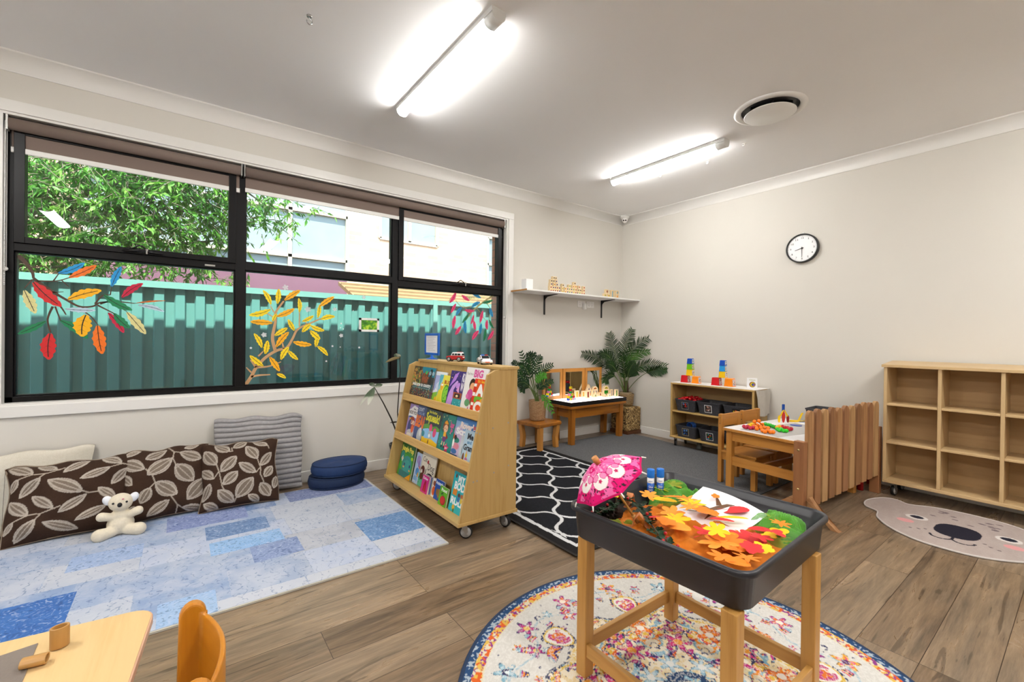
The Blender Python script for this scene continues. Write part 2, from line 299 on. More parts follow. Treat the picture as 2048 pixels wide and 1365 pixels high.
CUSH2 = ([((0.512, 0.952), (0.273, 0.833), 0.133), ((0.655, 0.861), (0.932, 0.734), 0.156), ((0.264, 0.688), (0.011, 0.842), 0.156), ((0.569, 0.788), (0.286, 0.601), 0.178), ((0.604, 0.689), (0.809, 0.423), 0.2), ((0.376, 0.486), (0.612, 0.269), 0.178), ((0.963, 0.436), (0.726, 0.171), 0.2), ((0.524, 0.217), (0.281, 0.038), 0.133), ((0.661, 0.074), (0.955, -0.005), 0.111), ((0.122, 0.496), (0.0, 0.656), 0.111), ((0.321, 0.43), (0.212, 0.234), 0.133), ((0.228, 0.974), (0.022, 0.925), 0.078), ((0.892, 0.992), (0.708, 0.929), 0.078), ((0.145, 0.222), (0.056, 0.045), 0.133)], [[(0.533, 0.98), (0.589, 0.88), (0.58, 0.797)], [(0.589, 0.88), (0.655, 0.861)], [(0.604, 0.689), (0.569, 0.798)], [(0.376, 0.486), (0.341, 0.595), (0.275, 0.686)], [(0.534, 0.279), (0.615, 0.122), (0.596, -0.002)], [(0.615, 0.122), (0.661, 0.074)], [(0.321, 0.43), (0.376, 0.486)]])
CUSH3 = ([((0.364, 0.814), (0.175, 0.985), 0.14), ((0.404, 0.865), (0.587, 0.981), 0.12), ((0.862, 0.848), (0.667, 0.985), 0.1), ((0.196, 0.629), (0.036, 0.871), 0.16), ((0.442, 0.727), (0.244, 0.514), 0.15), ((0.715, 0.645), (0.574, 0.891), 0.15), ((0.925, 0.733), (0.749, 0.536), 0.12), ((0.157, 0.431), (0.001, 0.592), 0.12), ((0.688, 0.442), (0.469, 0.613), 0.12), ((0.457, 0.492), (0.272, 0.325), 0.14), ((0.933, 0.517), (0.79, 0.354), 0.12), ((0.647, 0.38), (0.432, 0.108), 0.19), ((0.403, 0.048), (0.206, 0.262), 0.15), ((0.872, 0.067), (0.74, 0.282), 0.15), ((0.109, 0.375), (0.017, 0.139), 0.12), ((0.224, -0.011), (0.036, 0.114), 0.1), ((0.729, 0.007), (0.583, 0.131), 0.1), ((0.972, 0.355), (0.925, 0.173), 0.1)], [[(0.385, 0.878), (0.394, 0.811), (0.364, 0.81)], [(0.196, 0.629), (0.225, 0.528), (0.157, 0.431)], [(0.225, 0.528), (0.263, 0.305), (0.282, 0.259)], [(0.715, 0.645), (0.749, 0.513), (0.688, 0.442)], [(0.749, 0.513), (0.744, 0.397), (0.787, 0.285)], [(0.432, 0.108), (0.412, 0.046)], [(0.862, 0.848), (0.879, 0.798)]])
CASTLE = [(-1.404, 0, 'r'), (-1.374, 0, 'r'), (-1.343, 0, 'r'), (-1.312, 0, 'r'), (-1.284, 0, 'b'), (-1.234, 0, 'y'), (-1.191, 0, 'o'), (-1.159, 0, 'b'), (-1.131, 0, 'g'), (-1.097, 0, 'b'), (-1.067, 0, 'y'), (-1.034, 0, 'r'), (-1.008, 0, 'k'), (-0.972, 0, 'g'), (-0.936, 0, 'r'), (-0.902, 0, 'r'), (-1.405, 1, 'r'), (-1.369, 1, 'b'), (-1.341, 1, 'b'), (-1.313, 1, 'r'), (-1.284, 1, 'b'), (-1.235, 1, 'y'), (-1.191, 1, 'o'), (-1.16, 1, 'b'), (-1.13, 1, 'g'), (-1.1, 1, 'b'), (-1.066, 1, 'g'), (-1.034, 1, 'r'), (-0.989, 1, 'k'), (-0.96, 1, 'k'), (-0.903, 1, 'r'), (-1.4, 2, 'b'), (-1.353, 2, 'o'), (-1.317, 2, 'b'), (-1.229, 2, 'k'), (-1.129, 2, 'g'), (-1.071, 2, 'o'), (-1.036, 2, 'o'), (-0.978, 2, 'r'), (-0.902, 2, 'r'), (-1.396, 3, 'k'), (-1.368, 3, 'k'), (-1.328, 3, 'b'), (-1.05, 3, 'k'), (-1.363, 4, 'k'), (-1.336, 4, 'k')]
WBLK = [(-0.507, 0, 'lime', 1), (-0.446, 0, 'yellow', 1), (-0.476, 1, 'red', 1), (-0.378, 0, 'sky', 2), (-0.29, 0, 'orange', 1), (-0.292, 1, 'sky', 1)]
LTB = [('rect', 'yellow', -0.891, -0.099, 0.045, 0.084), ('rect', 'yellow', -0.785, -0.074, 0.043, 0.074), ('rect', 'grey', -0.736, -0.069, 0.032, 0.075), ('rect', 'red', -0.81, -0.198, 0.05, 0.087), ('arch', 'orange', -0.644, -0.151, 0.081, 0.138), ('tri', 'green', -0.665, -0.178, 0.054, 0.074), ('sq', 'red', -0.561, -0.16, 0.046, 0.049), ('arch', 'lime', -0.493, -0.191, 0.087, 0.137), ('tri', 'orange', -0.547, -0.22, 0.052, 0.04), ('sq', 'sky', -0.495, -0.241, 0.046, 0.04), ('rect', 'grey', -0.439, -0.225, 0.035, 0.084), ('rect', 'green', -0.401, -0.273, 0.045, 0.087)]
MINI = [('blue', -1.132, 0.481), ('yellow', -1.094, 0.481), ('pink', -1.068, 0.482), ('sky', -1.041, 0.48), ('yellow', -1.128, 0.508), ('green', -1.087, 0.508), ('red', -1.053, 0.508), ('pink', -1.114, 0.531), ('yellow', -1.076, 0.532), ('green', -1.095, 0.555), ('red', -1.096, 0.579), ('yellow', -1.096, 0.606)]
MINI_Y = -0.167
MINI_S = 0.026
BEADS = {'red': [(-1.128, -2.095), (-1.147, -2.118), (-1.103, -2.111), (-1.144, -2.146), (-1.117, -2.155)], 'yellow': [(-1.046, -2.095), (-0.987, -2.087), (-0.96, -2.095), (-1.037, -2.119)], 'orange': [(-1.042, -2.125), (-0.976, -2.123), (-1.013, -2.162), (-1.131, -2.189), (-0.916, -2.134), (-1.081, -2.196), (-1.035, -2.2), (-1.034, -2.227), (-1.06, -2.149)], 'orange2': [(-1.17, -2.246), (-1.191, -2.272), (-1.137, -2.268), (-1.172, -2.301), (-1.155, -2.312)], 'green': [(-0.877, -2.14), (-0.9, -2.172), (-0.903, -2.189), (-0.93, -2.216), (-0.94, -2.236)], 'amber': [(-0.951, -2.255), (-0.894, -2.249)], 'red2': [(-0.882, -2.266), (-0.9, -2.289), (-0.9, -2.307), (-0.947, -2.335), (-0.917, -2.338)], 'green2': [(-1.014, -2.282), (-1.042, -2.306), (-0.997, -2.302), (-1.037, -2.334), (-1.026, -2.349)]}
BEADTOP = [(-1.04, -2.131, 0.53), (-0.966, -2.131, 0.527)]
TOOLP = {'disc': (-0.653, -2.274), 'yel': (-0.622, -2.128), 'red': (-0.602, -2.162), 'red2': (-0.575, -2.189), 'bird': (-0.461, -2.193), 'bird2': (-0.413, -2.244)}
PALM = [[(-0.191, -0.162, 0.537), (-0.234, -0.127, 0.886), (-0.312, -0.066, 1.227)], [(-0.131, -0.144, 0.564), (-0.128, -0.144, 0.936), (-0.044, -0.205, 1.277)], [(-0.156, -0.188, 0.57), (-0.128, -0.207, 0.926), (-0.035, -0.442, 1.169)], [(-0.231, -0.256, 0.549), (-0.193, -0.283, 0.868), (-0.035, -0.452, 1.009)], [(-0.281, -0.218, 0.642), (-0.363, -0.155, 0.896), (-0.483, -0.064, 0.956)], [(-0.207, -0.149, 0.664), (-0.355, -0.036, 0.846), (-0.754, -0.035, 0.977)], [(-0.14, -0.2, 0.538), (-0.041, -0.273, 0.794), (-0.035, -0.693, 0.849)], [(-0.156, -0.25, 0.639), (-0.035, -0.391, 0.732), (-0.035, -0.694, 0.801)], [(-0.237, -0.277, 0.533), (-0.219, -0.29, 0.738), (-0.16, -0.333, 0.869)], [(-0.288, -0.238, 0.656), (-0.338, -0.2, 0.78), (-0.428, -0.132, 0.84)], [(-0.276, -0.222, 0.642), (-0.352, -0.165, 0.709), (-0.431, -0.106, 0.621)], [(-0.165, -0.181, 0.519), (-0.156, -0.186, 0.697), (-0.184, -0.164, 0.976)], [(-0.221, -0.264, 0.549), (-0.192, -0.285, 0.706), (-0.118, -0.34, 0.769)]]
ZPLANT = [[(-1.553, -0.09, 0.494), (-1.575, -0.072, 0.734), (-1.677, -0.035, 1.009)], [(-1.534, -0.067, 0.489), (-1.536, -0.063, 0.774), (-1.571, -0.036, 0.991)], [(-1.547, -0.095, 0.494), (-1.529, -0.107, 0.777), (-1.484, -0.139, 0.961)], [(-1.566, -0.118, 0.498), (-1.528, -0.145, 0.738), (-1.404, -0.238, 0.872)], [(-1.56, -0.085, 0.493), (-1.622, -0.037, 0.75), (-1.779, -0.035, 0.903)], [(-1.585, -0.128, 0.5), (-1.633, -0.091, 0.697), (-1.767, -0.035, 0.781)], [(-1.605, -0.151, 0.505), (-1.645, -0.12, 0.659), (-1.73, -0.056, 0.666)], [(-1.591, -0.161, 0.505), (-1.553, -0.189, 0.62), (-1.436, -0.277, 0.703)], [(-1.598, -0.131, 0.502), (-1.626, -0.11, 0.633), (-1.678, -0.071, 0.583)], [(-1.604, -0.177, 0.508), (-1.54, -0.225, 0.549), (-1.441, -0.301, 0.364)], [(-1.534, -0.067, 0.489), (-1.55, -0.052, 0.858), (-1.518, -0.076, 0.975)], [(-1.585, -0.128, 0.5), (-1.541, -0.161, 0.682), (-1.475, -0.209, 0.757)], [(-1.566, -0.105, 0.496), (-1.601, -0.077, 0.777), (-1.696, -0.035, 0.86)]]
PLEAF = [('flower', 'lorange', -2.897, -2.659, 0.022), ('sun', 'yellow', -3.029, -2.666, 0.02), ('sun', 'yellow', -3.071, -2.831, 0.023), ('sun', 'lorange', -3.056, -2.799, 0.019), ('frill', 'orange', -3.109, -2.903, 0.024), ('round', 'red', -3.016, -2.957, 0.02), ('long', 'yellow', -3.09, -2.984, 0.022), ('long', 'red', -3.138, -2.974, 0.017), ('sun', 'yellow', -2.948, -3.056, 0.019), ('oval', 'red', -3.074, -3.068, 0.018), ('tulip', 'yellow', -3.048, -3.111, 0.015), ('flower', 'red', -3.178, -3.076, 0.024), ('flower', 'red', -3.246, -2.989, 0.022), ('flower', 'lorange', -3.289, -3.044, 0.026), ('flower', 'orange', -3.247, -3.053, 0.025), ('frill', 'orange', -3.244, -3.119, 0.016), ('flower', 'yellow', -3.246, -2.873, 0.021), ('flower', 'lorange', -3.212, -2.841, 0.02), ('round', 'lorange', -3.302, -2.919, 0.018), ('oval', 'red', -3.298, -2.837, 0.019), ('frill', 'orange', -2.996, -2.876, 0.008), ('frill', 'yellow', -3.14, -3.118, 0.012), ('long', 'yellow', -3.142, -2.765, 0.019), ('tulip', 'orange', -3.324, -3.102, 0.012), ('flower', 'lorange', -3.154, -2.705, 0.017), ('flower', 'red', -3.186, -3.113, 0.017), ('frill', 'orange', -3.318, -2.889, 0.017), ('sun', 'yellow', -3.275, -2.646, 0.012)]
PAPER = [(-3.171, -2.794), (-3.166, -3.023), (-2.938, -3.037), (-2.892, -2.798)]
UMB = [(-3.301, -2.778, 0.53), (-3.669, -2.903, 0.828)]
GLUE = [(-3.029, -2.621, 0.53), (-3.005, -2.647, 0.53)]
# ================================================================ ROOM SHELL
XL, YR, H = -7.2, -6.6, 2.7
WX0, WX1, WZ0, WZ1 = -5.355, -1.855, .735, 2.37       # window opening
mb = MB()
mb.box(XL, WX0, 0, .14, 0, H, M_wall); mb.box(WX1, 0, 0, .14, 0, H, M_wall)
mb.box(WX0, WX1, 0, .14, 0, WZ0, M_wall); mb.box(WX0, WX1, 0, .14, WZ1, H, M_wall)
struct(mb.build('wall_left'))
mb = MB(); mb.box(0, .14, YR, .14, 0, H, M_wall); struct(mb.build('wall_back'))
mb = MB(); mb.box(XL - .14, 0.14, YR - .14, YR, 0, H, M_wall); struct(mb.build('wall_right'))
mb = MB(); mb.box(XL - .14, XL, YR, .14, 0, H, M_wall); struct(mb.build('wall_rear'))
mb = MB(); mb.box(XL - .14, .14, YR - .14, .14, H, H + .12, M_ceil); struct(mb.build('ceiling'))
# plank floor
m, t, b = nm('plank_floor')
v = mapped(t)
br = N(t, 'TexBrick'); br.offset = .37; br.offset_frequency = 3; br.squash = 1.0
for k, x in {'Scale': 1.0, 'Mortar Size': .0012, 'Mortar Smooth': .2, 'Bias': 0.0, 'Brick Width': 1.22, 'Row Height': .177}.items(): br.inputs[k].default_value = x
br.inputs['Color1'].default_value = (0, 0, 0, 1); br.inputs['Color2'].default_value = (1, 1, 1, 1); br.inputs['Mortar'].default_value = (.5, .5, .5, 1)
t.links.new(v, br.inputs['Vector'])
sep = t.nodes.new('ShaderNodeSeparateColor'); t.links.new(br.outputs['Color'], sep.inputs[0])
offs = N(t, 'VectorMath', operation='SCALE'); t.links.new(br.outputs['Color'], offs.inputs[0]); offs.inputs['Scale'].default_value = 7.0
addv = N(t, 'VectorMath', operation='ADD'); t.links.new(v, addv.inputs[0]); t.links.new(offs.outputs[0], addv.inputs[1])
st = N(t, 'VectorMath', operation='MULTIPLY'); t.links.new(addv.outputs[0], st.inputs[0]); st.inputs[1].default_value = (1.1, 8.0, 1.0)
n1 = N(t, 'TexNoise', Scale=1.5, Detail=7.0, Roughness=.62, Distortion=1.1); t.links.new(st.outputs[0], n1.inputs['Vector'])
st2 = N(t, 'VectorMath', operation='MULTIPLY'); t.links.new(addv.outputs[0], st2.inputs[0]); st2.inputs[1].default_value = (5.0, 70.0, 1.0)
n2 = N(t, 'TexNoise', Scale=1.0, Detail=4.0, Roughness=.7); t.links.new(st2.outputs[0], n2.inputs['Vector'])
st3 = N(t, 'VectorMath', operation='MULTIPLY'); t.links.new(addv.outputs[0], st3.inputs[0]); st3.inputs[1].default_value = (2.2, 5.0, 1.0)
n3 = N(t, 'TexNoise', Scale=1.3, Detail=2.0, Roughness=.5); t.links.new(st3.outputs[0], n3.inputs['Vector'])
base = ramp(t, n1.outputs[0], [(.30, '#31241a'), (.41, '#57432f'), (.52, '#7a6148'), (.64, '#977a5b'), (.78, '#b09675')])
base = mix(t, .45, base, ramp(t, n2.outputs[0], [(.3, '#41352b'), (.5, '#7c6954'), (.7, '#a8927a')]))
base = mix(t, ramp(t, n3.outputs[0], [(.45, '#000000'), (.7, '#8c8c8c')]), base, mix(t, .6, base, '#6a5f50'))
base = mix(t, .22, base, mix(t, sep.outputs[0], '#43362a', '#b5a48d'))
# dark cracks along the grain
st4 = N(t, 'VectorMath', operation='MULTIPLY'); t.links.new(addv.outputs[0], st4.inputs[0]); st4.inputs[1].default_value = (1.6, 16.0, 1.0)
n4 = N(t, 'TexNoise', Scale=1.0, Detail=3.0, Distortion=2.5); t.links.new(st4.outputs[0], n4.inputs['Vector'])
crk = ramp(t, n4.outputs[0], [(.33, '#ffffff'), (.37, '#000000')])
base = mix(t, mix(t, .5, '#000000', crk), base, '#2b2016')
base = mix(t, br.outputs['Fac'], base, '#33271b')
t.links.new(base, b.inputs['Base Color'])
t.links.new(ramp(t, n1.outputs[0], [(.3, '#a0a0a0'), (.7, '#8a8a8a')]), b.inputs['Roughness'])
b.inputs['Specular IOR Level'].default_value = .4
bump(t, b, n2.outputs[0], .08, .003)
mb = MB(); mb.box(XL - .14, .14, YR - .14, .14, -.1, 0, m); fl = mb.build('floor', org=(0, .031, 0)); struct(fl)
# coved cornice (trim) around the ceiling
def cornice(name, x0, y0, x1, y1, nx, ny):
    prof = [(0, H - .09), (.006, H - .09), (.008, H - .082)] + [(.008 + .074 * (1 - math.cos(a)) , H - .082 + .072 * math.sin(a)) for a in [PI / 2 * i / 8 for i in range(1, 9)]] + [(.09, H - .008), (.09, H), (0, H)]
    # local mitre
    d = Vector((x1 - x0, y1 - y0, 0)); L = d.length; d.normalize()
    vs = []
    for e, (px, py, sg) in enumerate(((x0, y0, 1), (x1, y1, -1))):
        for o, z in prof: vs.append(Vector((px, py, 0)) + Vector((nx, ny, 0)) * o + d * (o * sg) + Vector((0, 0, z)))
    n = len(prof); mb = MB()
    fs = [tuple(range(n)), tuple(range(n, 2 * n))[::-1]]
    mb.add(vs, fs, M_trim)
    for i in range(n):
        j = (i + 1) % n; mb.f.append((i, i + n, j + n, j)); mb.fm.append(0); mb.fs.append(2 <= i <= 10)
    return struct(mb.build(name))
cornice('trim_1', XL, 0, 0, 0, 0, -1); cornice('trim_2', 0, 0, 0, YR, -1, 0)
cornice('trim_3', 0, YR, XL, YR, 0, 1); cornice('trim_4', XL, YR, XL, 0, 1, 0)
def skirt(name, x0, x1, y0, y1):
    mb = MB(); mb.box(x0, x1, y0, y1, 0, .088, M_trim); struct(mb.build(name, bevel=.004))
skirt('baseboard_left', XL, 0, -.015, 0); skirt('baseboard_back', -.015, 0, YR, -.015)
skirt('baseboard_right', XL, -.015, YR, YR + .015); skirt('baseboard_rear', XL, XL + .015, YR + .015, -.015)
# window architrave
mb = MB(); A0, A1, B0, B1, w = -5.372, -1.838, .722, 2.383, .066
mb.box(A0 - w, A1 + w, -.018, 0, B1, B1 + w, M_trim); mb.box(A0 - w, A1 + w, -.018, 0, B0 - w, B0, M_trim)
mb.box(A0 - w, A0, -.018, 0, B0, B1, M_trim); mb.box(A1, A1 + w, -.018, 0, B0, B1, M_trim)
struct(mb.build('trim_5', bevel=.003))
# reveal boards
mb = MB(); mb.box(A0, A1, -.008, .05, B0, WZ0 + .001, M_trim); mb.box(A0, A1, -.008, .05, WZ1 - .001, B1, M_trim)
mb.box(A0, WX0 + .001, -.008, .05, WZ0, WZ1, M_trim); mb.box(WX1 - .001, A1, -.008, .05, WZ0, WZ1, M_trim)
struct(mb.build('trim_6'))
# ---- window
win = thing('window_1', None, None, (-3.6, .08, .735)); struct(win)
mb = MB(); y0, y1 = .05, .125
def bars(x0, x1, z0, z1): mb.box(x0, x1, y0, y1, z0, z1, M_blackal)
bars(WX0, -5.322, WZ0, WZ1); bars(-1.888, WX1, WZ0, WZ1); bars(WX0, WX1, WZ0, .768); bars(WX0, WX1, 2.325, WZ1)
bars(-4.238, -4.178, .768, 2.325); bars(-3.062, -3.008, .768, 2.325)
bars(-5.322, -4.238, 1.612, 1.658); bars(-4.178, -3.062, 1.618, 1.674); bars(-3.008, -1.888, 1.592, 1.648)
# glazing steps
for (a, c, d, e) in ((-5.322, -4.238, .768, 1.612), (-4.178, -3.062, .768, 1.618), (-3.008, -1.888, .768, 1.592), (-4.178, -3.062, 1.674, 2.325)):
    s = .009
    for q in ((a, a + s, d, e), (c - s, c, d, e), (a, c, d, d + s), (a, c, e - s, e)): mb.box(q[0], q[1], .066, .11, q[2], q[3], M_blackal)
mb.build('frame', win, bevel=.0015)
MG = glass('window_glass', '#dfe9e6', 1.3)
for (a, c, d, e) in ((-5.322, -4.238, .768, 1.612), (-4.178, -3.062, .768, 1.618), (-3.008, -1.888, .768, 1.592), (-4.178, -3.062, 1.674, 2.325)):
    mb = MB(); mb.box(a, c, .078, .083, d, e, MG); mb.build('pane', win)
def sash(a, c, d, e, hx):
    s = MB(); t = .045
    for q in ((a, a + t, d, e), (c - t, c, d, e), (a + t, c - t, d, d + t * .8), (a + t, c - t, e - t, e)): s.box(q[0], q[1], .036, .1, q[2], q[3], M_blackal)
    so = s.build('sash', win, bevel=.002)
    g = MB(); g.box(a + t, c - t, .078, .083, d + t * .8, e - t, MG); g.build('pane', so)
    h = MB(); h.box(hx - .03, hx + .03, .018, .04, d + .008, d + .034, M_black); h.tube([(hx - .1, .022, d + .012), (hx - .02, .008, d + .02), (hx + .1, .022, d + .012)], .006, M_black)
    h.tube([(hx - .07, .03, d + .02), (hx - .02, .026, d + .055), (hx + .05, .03, d + .02)], .005, M_black)
    ho = h.build('handle', so); k = MB(); k.lathe([(.008, 0), (.008, .012), (.003, .014)], M_chrome, (hx + .02, .012, d + .028), 10, Matrix.Rotation(PI / 2, 4, 'X'))
    k.box(hx + .016, hx + .024, -.002, 0, d - .0, d + .03, M_chrome); k.build('key', so)
sash(-5.322, -4.238, 1.658, 2.325, -4.75); sash(-3.008, -1.888, 1.648, 2.325, -2.36)
mb = MB(); mb.box(-4.42, -4.36, .046, .05, 1.622, 1.634, M_chrome); mb.build('maker_plate', win)
# ---- roller blinds
M_bl = plain('taupe_blind', '#7a6a61', .75, var=.03, nscale=200)
def blind(x0, x1, lab, zb, chain_x):
    t = thing('roller_blind', lab, 'blind', ((x0 + x1) / 2, .02, 2.37), 'roller blinds rolled up at the top of the window')
    mb = MB(); mb.tube([(x0, .018, 2.325), (x1, .018, 2.325)], .034, M_bl, 24); mb.build('fabric_roll', t)
    mb = MB(); mb.box(x0 + .004, x1 - .004, .043, .0445, zb + .012, 2.325, M_bl); mb.build('fabric_drop', t)
    mb = MB(); mb.prism(rounded(.012, .032, .005, 3, .044, zb), x0 + .002, x1 - .002, 'X', M_white); mb.build('bottom_rail', t)
    for x in (x0 - .006, x1 + .006):
        mb = MB(); mb.box(x - .004, x + .004, -.004, .04, 2.285, 2.37, M_zinc); mb.build('bracket', t)
    mb = MB(); x = chain_x
    for yy in (-.004, .03):
        mb.tube([(x, yy, 2.33), (x, yy, 1.36 if x > -3 else 1.5)], .0022, M_white, 6)
    for k in range(90):
        z = 2.3 - k * .01
        mb.ball((x, -.004, z), .0033, M_white, 6)
    mb.ball((x, .013, 1.36 if x > -3 else 1.5), .012, M_white, 8); mb.build('bead_chain', t)
blind(-5.335, -4.215, 'taupe roller blind rolled over the left awning pane with tree behind', 2.188, -5.346)
blind(-4.185, -1.885, 'wider taupe roller blind over the middle and right window panes', 2.20, -1.862)
# ================================================================ STICKERS ON THE GLASS
SCOL = dict(blue='#1595d6', orange='#f07414', crimson='#c3123f', red='#cf1f22', cream='#ddd594', yellow='#f7b508', green='#0c7f4f', lightblue='#b9cfe0', gold='#f8d81c', amber='#fbb414', pink='#e63c74', sky='#1c8fc4')
M_ink = plain('sticker_ink', '#1c1712', .5)
def stk(c): return plain('vinyl_' + c, SCOL[c], .45, var=.06, nscale=60)
def leafshape(b, tip, w, notch=5, bend=.0):
    bx, bz = b; dx, dz = tip[0] - bx, tip[1] - bz; L = math.hypot(dx, dz); ux, uz = dx / L, dz / L; px, pz = -uz, ux
    up = []; lo = []; n = 14
    for i in range(n + 1):
        t = i / n; h = w * .5 * (math.sin(PI * min(1, t * .92 + .04)) ** .8); c = bend * L * math.sin(PI * t)
        jag = (.78 if i % 3 == 2 else 1.0) if notch else 1.0
        up.append((t, c + h * jag)); lo.append((t, c - h * (jag if i % 3 != 1 or not notch else .82)))
    f = lambda t, s: (bx + ux * L * t + px * s, bz + uz * L * t + pz * s)
    return [f(0, 0)] + [f(*q) for q in up] + [f(1, 0)] + [f(*q) for q in lo[::-1]], f, L
def tree_sticker(name, label, cat, leaves, branches, bcol, notch):
    xs = [l[0][0] for l in leaves]; zs = [l[0][1] for l in leaves]
    t = thing(name, label, cat, (sum(xs) / len(xs), .076, min(zs)))
    mb = MB(); mbm = plain('vinyl_' + bcol[0], bcol[1], .5, var=.08, nscale=40)
    for pts, w in branches:
        P = [Vector((x, z)) for x, z in pts]
        fine = []
        for i in range(len(P) - 1):
            p0 = P[max(i - 1, 0)]; p1 = P[i]; p2 = P[i + 1]; p3 = P[min(i + 2, len(P) - 1)]
            for k in range(5):
                s = k / 5; fine.append(.5 * ((2 * p1) + (-p0 + p2) * s + (2 * p0 - 5 * p1 + 4 * p2 - p3) * s * s + (-p0 + 3 * p1 - 3 * p2 + p3) * s ** 3))
        fine.append(P[-1]); n = len(fine); L = []; R = []
        for i, p in enumerate(fine):
            d = (fine[min(i + 1, n - 1)] - fine[max(i - 1, 0)]).normalized(); q = Vector((-d.y, d.x)); h = w * .5 * (1 - .55 * i / n)
            L.append(p + q * h); R.append(p - q * h)
        vs = [(p.x, .0765, p.y) for p in L] + [(p.x, .0765, p.y) for p in R]
        mb.add(vs, [(i, i + 1, n + i + 1, n + i) for i in range(n - 1)], mbm)
    mb.build('branch', t)
    for i, (b, tip, w, c) in enumerate(leaves):
        mb = MB(); bend = ((i * 37) % 7 - 3) * .02
        pts, f, L = leafshape(b, tip, w, notch, bend); y = .0755 - (i % 4) * .0004
        cx = f(.5, bend * L * .9)
        vs = [(cx[0], y, cx[1])] + [(x, y, z) for x, z in pts]; n = len(pts)
        mb.add(vs, [(0, 1 + k, 1 + (k + 1) % n) for k in range(n)], stk(c))
        yy = y - .0003; q = []
        for k in range(9): tt = k / 8 * .9; cc = bend * L * math.sin(PI * tt); q.append((tt, cc))
        wv = max(.0012, w * .03)
        vs = [(*[f(a, s + wv)[0]], yy, f(a, s + wv)[1]) for a, s in q] + [(f(a, s - wv)[0], yy, f(a, s - wv)[1]) for a, s in q]
        mb.add(vs, [(k, k + 1, 9 + k + 1, 9 + k) for k in range(8)], M_ink)
        for k in (2, 4, 6):
            a, s = q[k]
            for sg in (1, -1):
                A = f(a, s); B = f(a + .12, s + sg * w * .25); C = f(a + .015, s)
                mb.add([(A[0], yy, A[1]), (B[0], yy, B[1]), (C[0], yy, C[1])], [(0, 1, 2)], M_ink)
        mb.build('leaf', t)
tree_sticker('branch_sticker', 'dark brown vinyl branch with big multicoloured leaves on the left window pane', 'window sticker', STK_L, STK_LB, ('brown', '#4a3222'), 5)
tree_sticker('branch_sticker', 'tan vinyl tree with yellow oak leaves on the middle window pane', 'window sticker', STK_M, STK_MB, ('tan', '#c59a6c'), 5)
tree_sticker('branch_sticker', 'khaki vinyl branch with pink, blue and green leaves on the right pane', 'window sticker', STK_R, STK_RB, ('khaki', '#a8a06c'), 5)
SLAB = ['white star sticker at the far left of the middle pane beside the yellow leaves', 'large white star sticker at the left of a pair low in the middle pane', 'tiny white star sticker beside a larger star low in the middle pane', 'large white star sticker low in the pane below the leaf photo', 'topmost white star of three clustered left of the leaf photo', 'middle white star of three clustered left of the leaf photo', 'lowest white star of three clustered left of the leaf photo', 'tiny lone white star sticker high above the leaf photo', 'lowest white star sticker under the tip of the yellow branch']
FLAB = ['frosted flower sticker above the yellow tree near the window bar', 'frosted flower sticker among the upper yellow leaves', 'frosted flower sticker right of the yellow tree top', 'frosted flower sticker above the leaf photo', 'frosted flower sticker left of the yellow tree trunk', 'frosted flower sticker below the three small stars']
M_wv = plain('white_vinyl', '#f0f2f5', .5)
for i, ((x, z), s) in enumerate(STARS):
    mb = MB(); mb.prism([(x + (s * .5 if k % 2 == 0 else s * .22) * math.sin(k * PI / 5), z + (s * .5 if k % 2 == 0 else s * .22) * math.cos(k * PI / 5)) for k in range(10)], .0745, .0765, 'Y', M_wv)
    tag(mb.build('star_sticker'), SLAB[i], 'window sticker', 'white star stickers on the glass')
M_fl = sheer('frosted_vinyl', '#e6ecf0', .6)
for i, ((x, z), s) in enumerate(FLOWERS):
    mb = MB()
    mb.prism([(x + s * .5 * (.55 + .45 * abs(math.sin(k * PI / 6 * 1.25))) * math.cos(k * PI / 12), z + s * .5 * (.55 + .45 * abs(math.sin(k * PI / 6 * 1.25))) * math.sin(k * PI / 12)) for k in range(24)], .0745, .0762, 'Y', M_fl)
    tag(mb.build('flower_sticker'), FLAB[i], 'window sticker', 'frosted flower stickers on the glass')
(gx0, gz1), (gx1, gz0) = GFRAME
t = thing('leaf_photo', 'small white framed green leaf photo stuck on the middle window pane', 'picture frame', ((gx0 + gx1) / 2, .07, gz0))
mb = MB(); fw_ = .018
for q in ((gx0, gx1, gz1 - fw_, gz1), (gx0, gx1, gz0, gz0 + fw_), (gx0, gx0 + fw_, gz0, gz1), (gx1 - fw_, gx1, gz0, gz1)): mb.box(q[0], q[1], .066, .077, q[2], q[3], M_white)
mb.build('frame', t)
m, tt, b = nm('leaf_photo_print'); n = N(tt, 'TexNoise', Scale=22.0, Detail=3.0); tt.links.new(mapped(tt), n.inputs['Vector'])
tt.links.new(ramp(tt, n.outputs[0], [(.35, '#1e5a10'), (.5, '#4f9a1a'), (.6, '#a8d02c'), (.7, '#e6e85a')]), b.inputs['Base Color'])
mb = MB(); mb.box(gx0 + fw_, gx1 - fw_, .07, .077, gz0 + fw_, gz1 - fw_, m); mb.build('picture', t)
# ================================================================ OUTSIDE
M_gr = plain('concrete_path', '#8c8a82', .9, var=.1, nscale=8)
mb = MB(); mb.box(-12, 8, .14, 12, -.25, -.15, M_gr); struct(mb.build('ground'))
# roof edge of this building shades the lower fence
mb = MB(); mb.box(-9, 2, .14, .72, 2.5, 2.56, M_trim); mb.box(-9, 2, -.2, .74, 2.82, 2.9, plain('roof_sheet', '#6e6a66', .6)); mb.box(-9, 2, .7, .78, 2.5, 2.86, M_trim)
struct(mb.build('eave'))
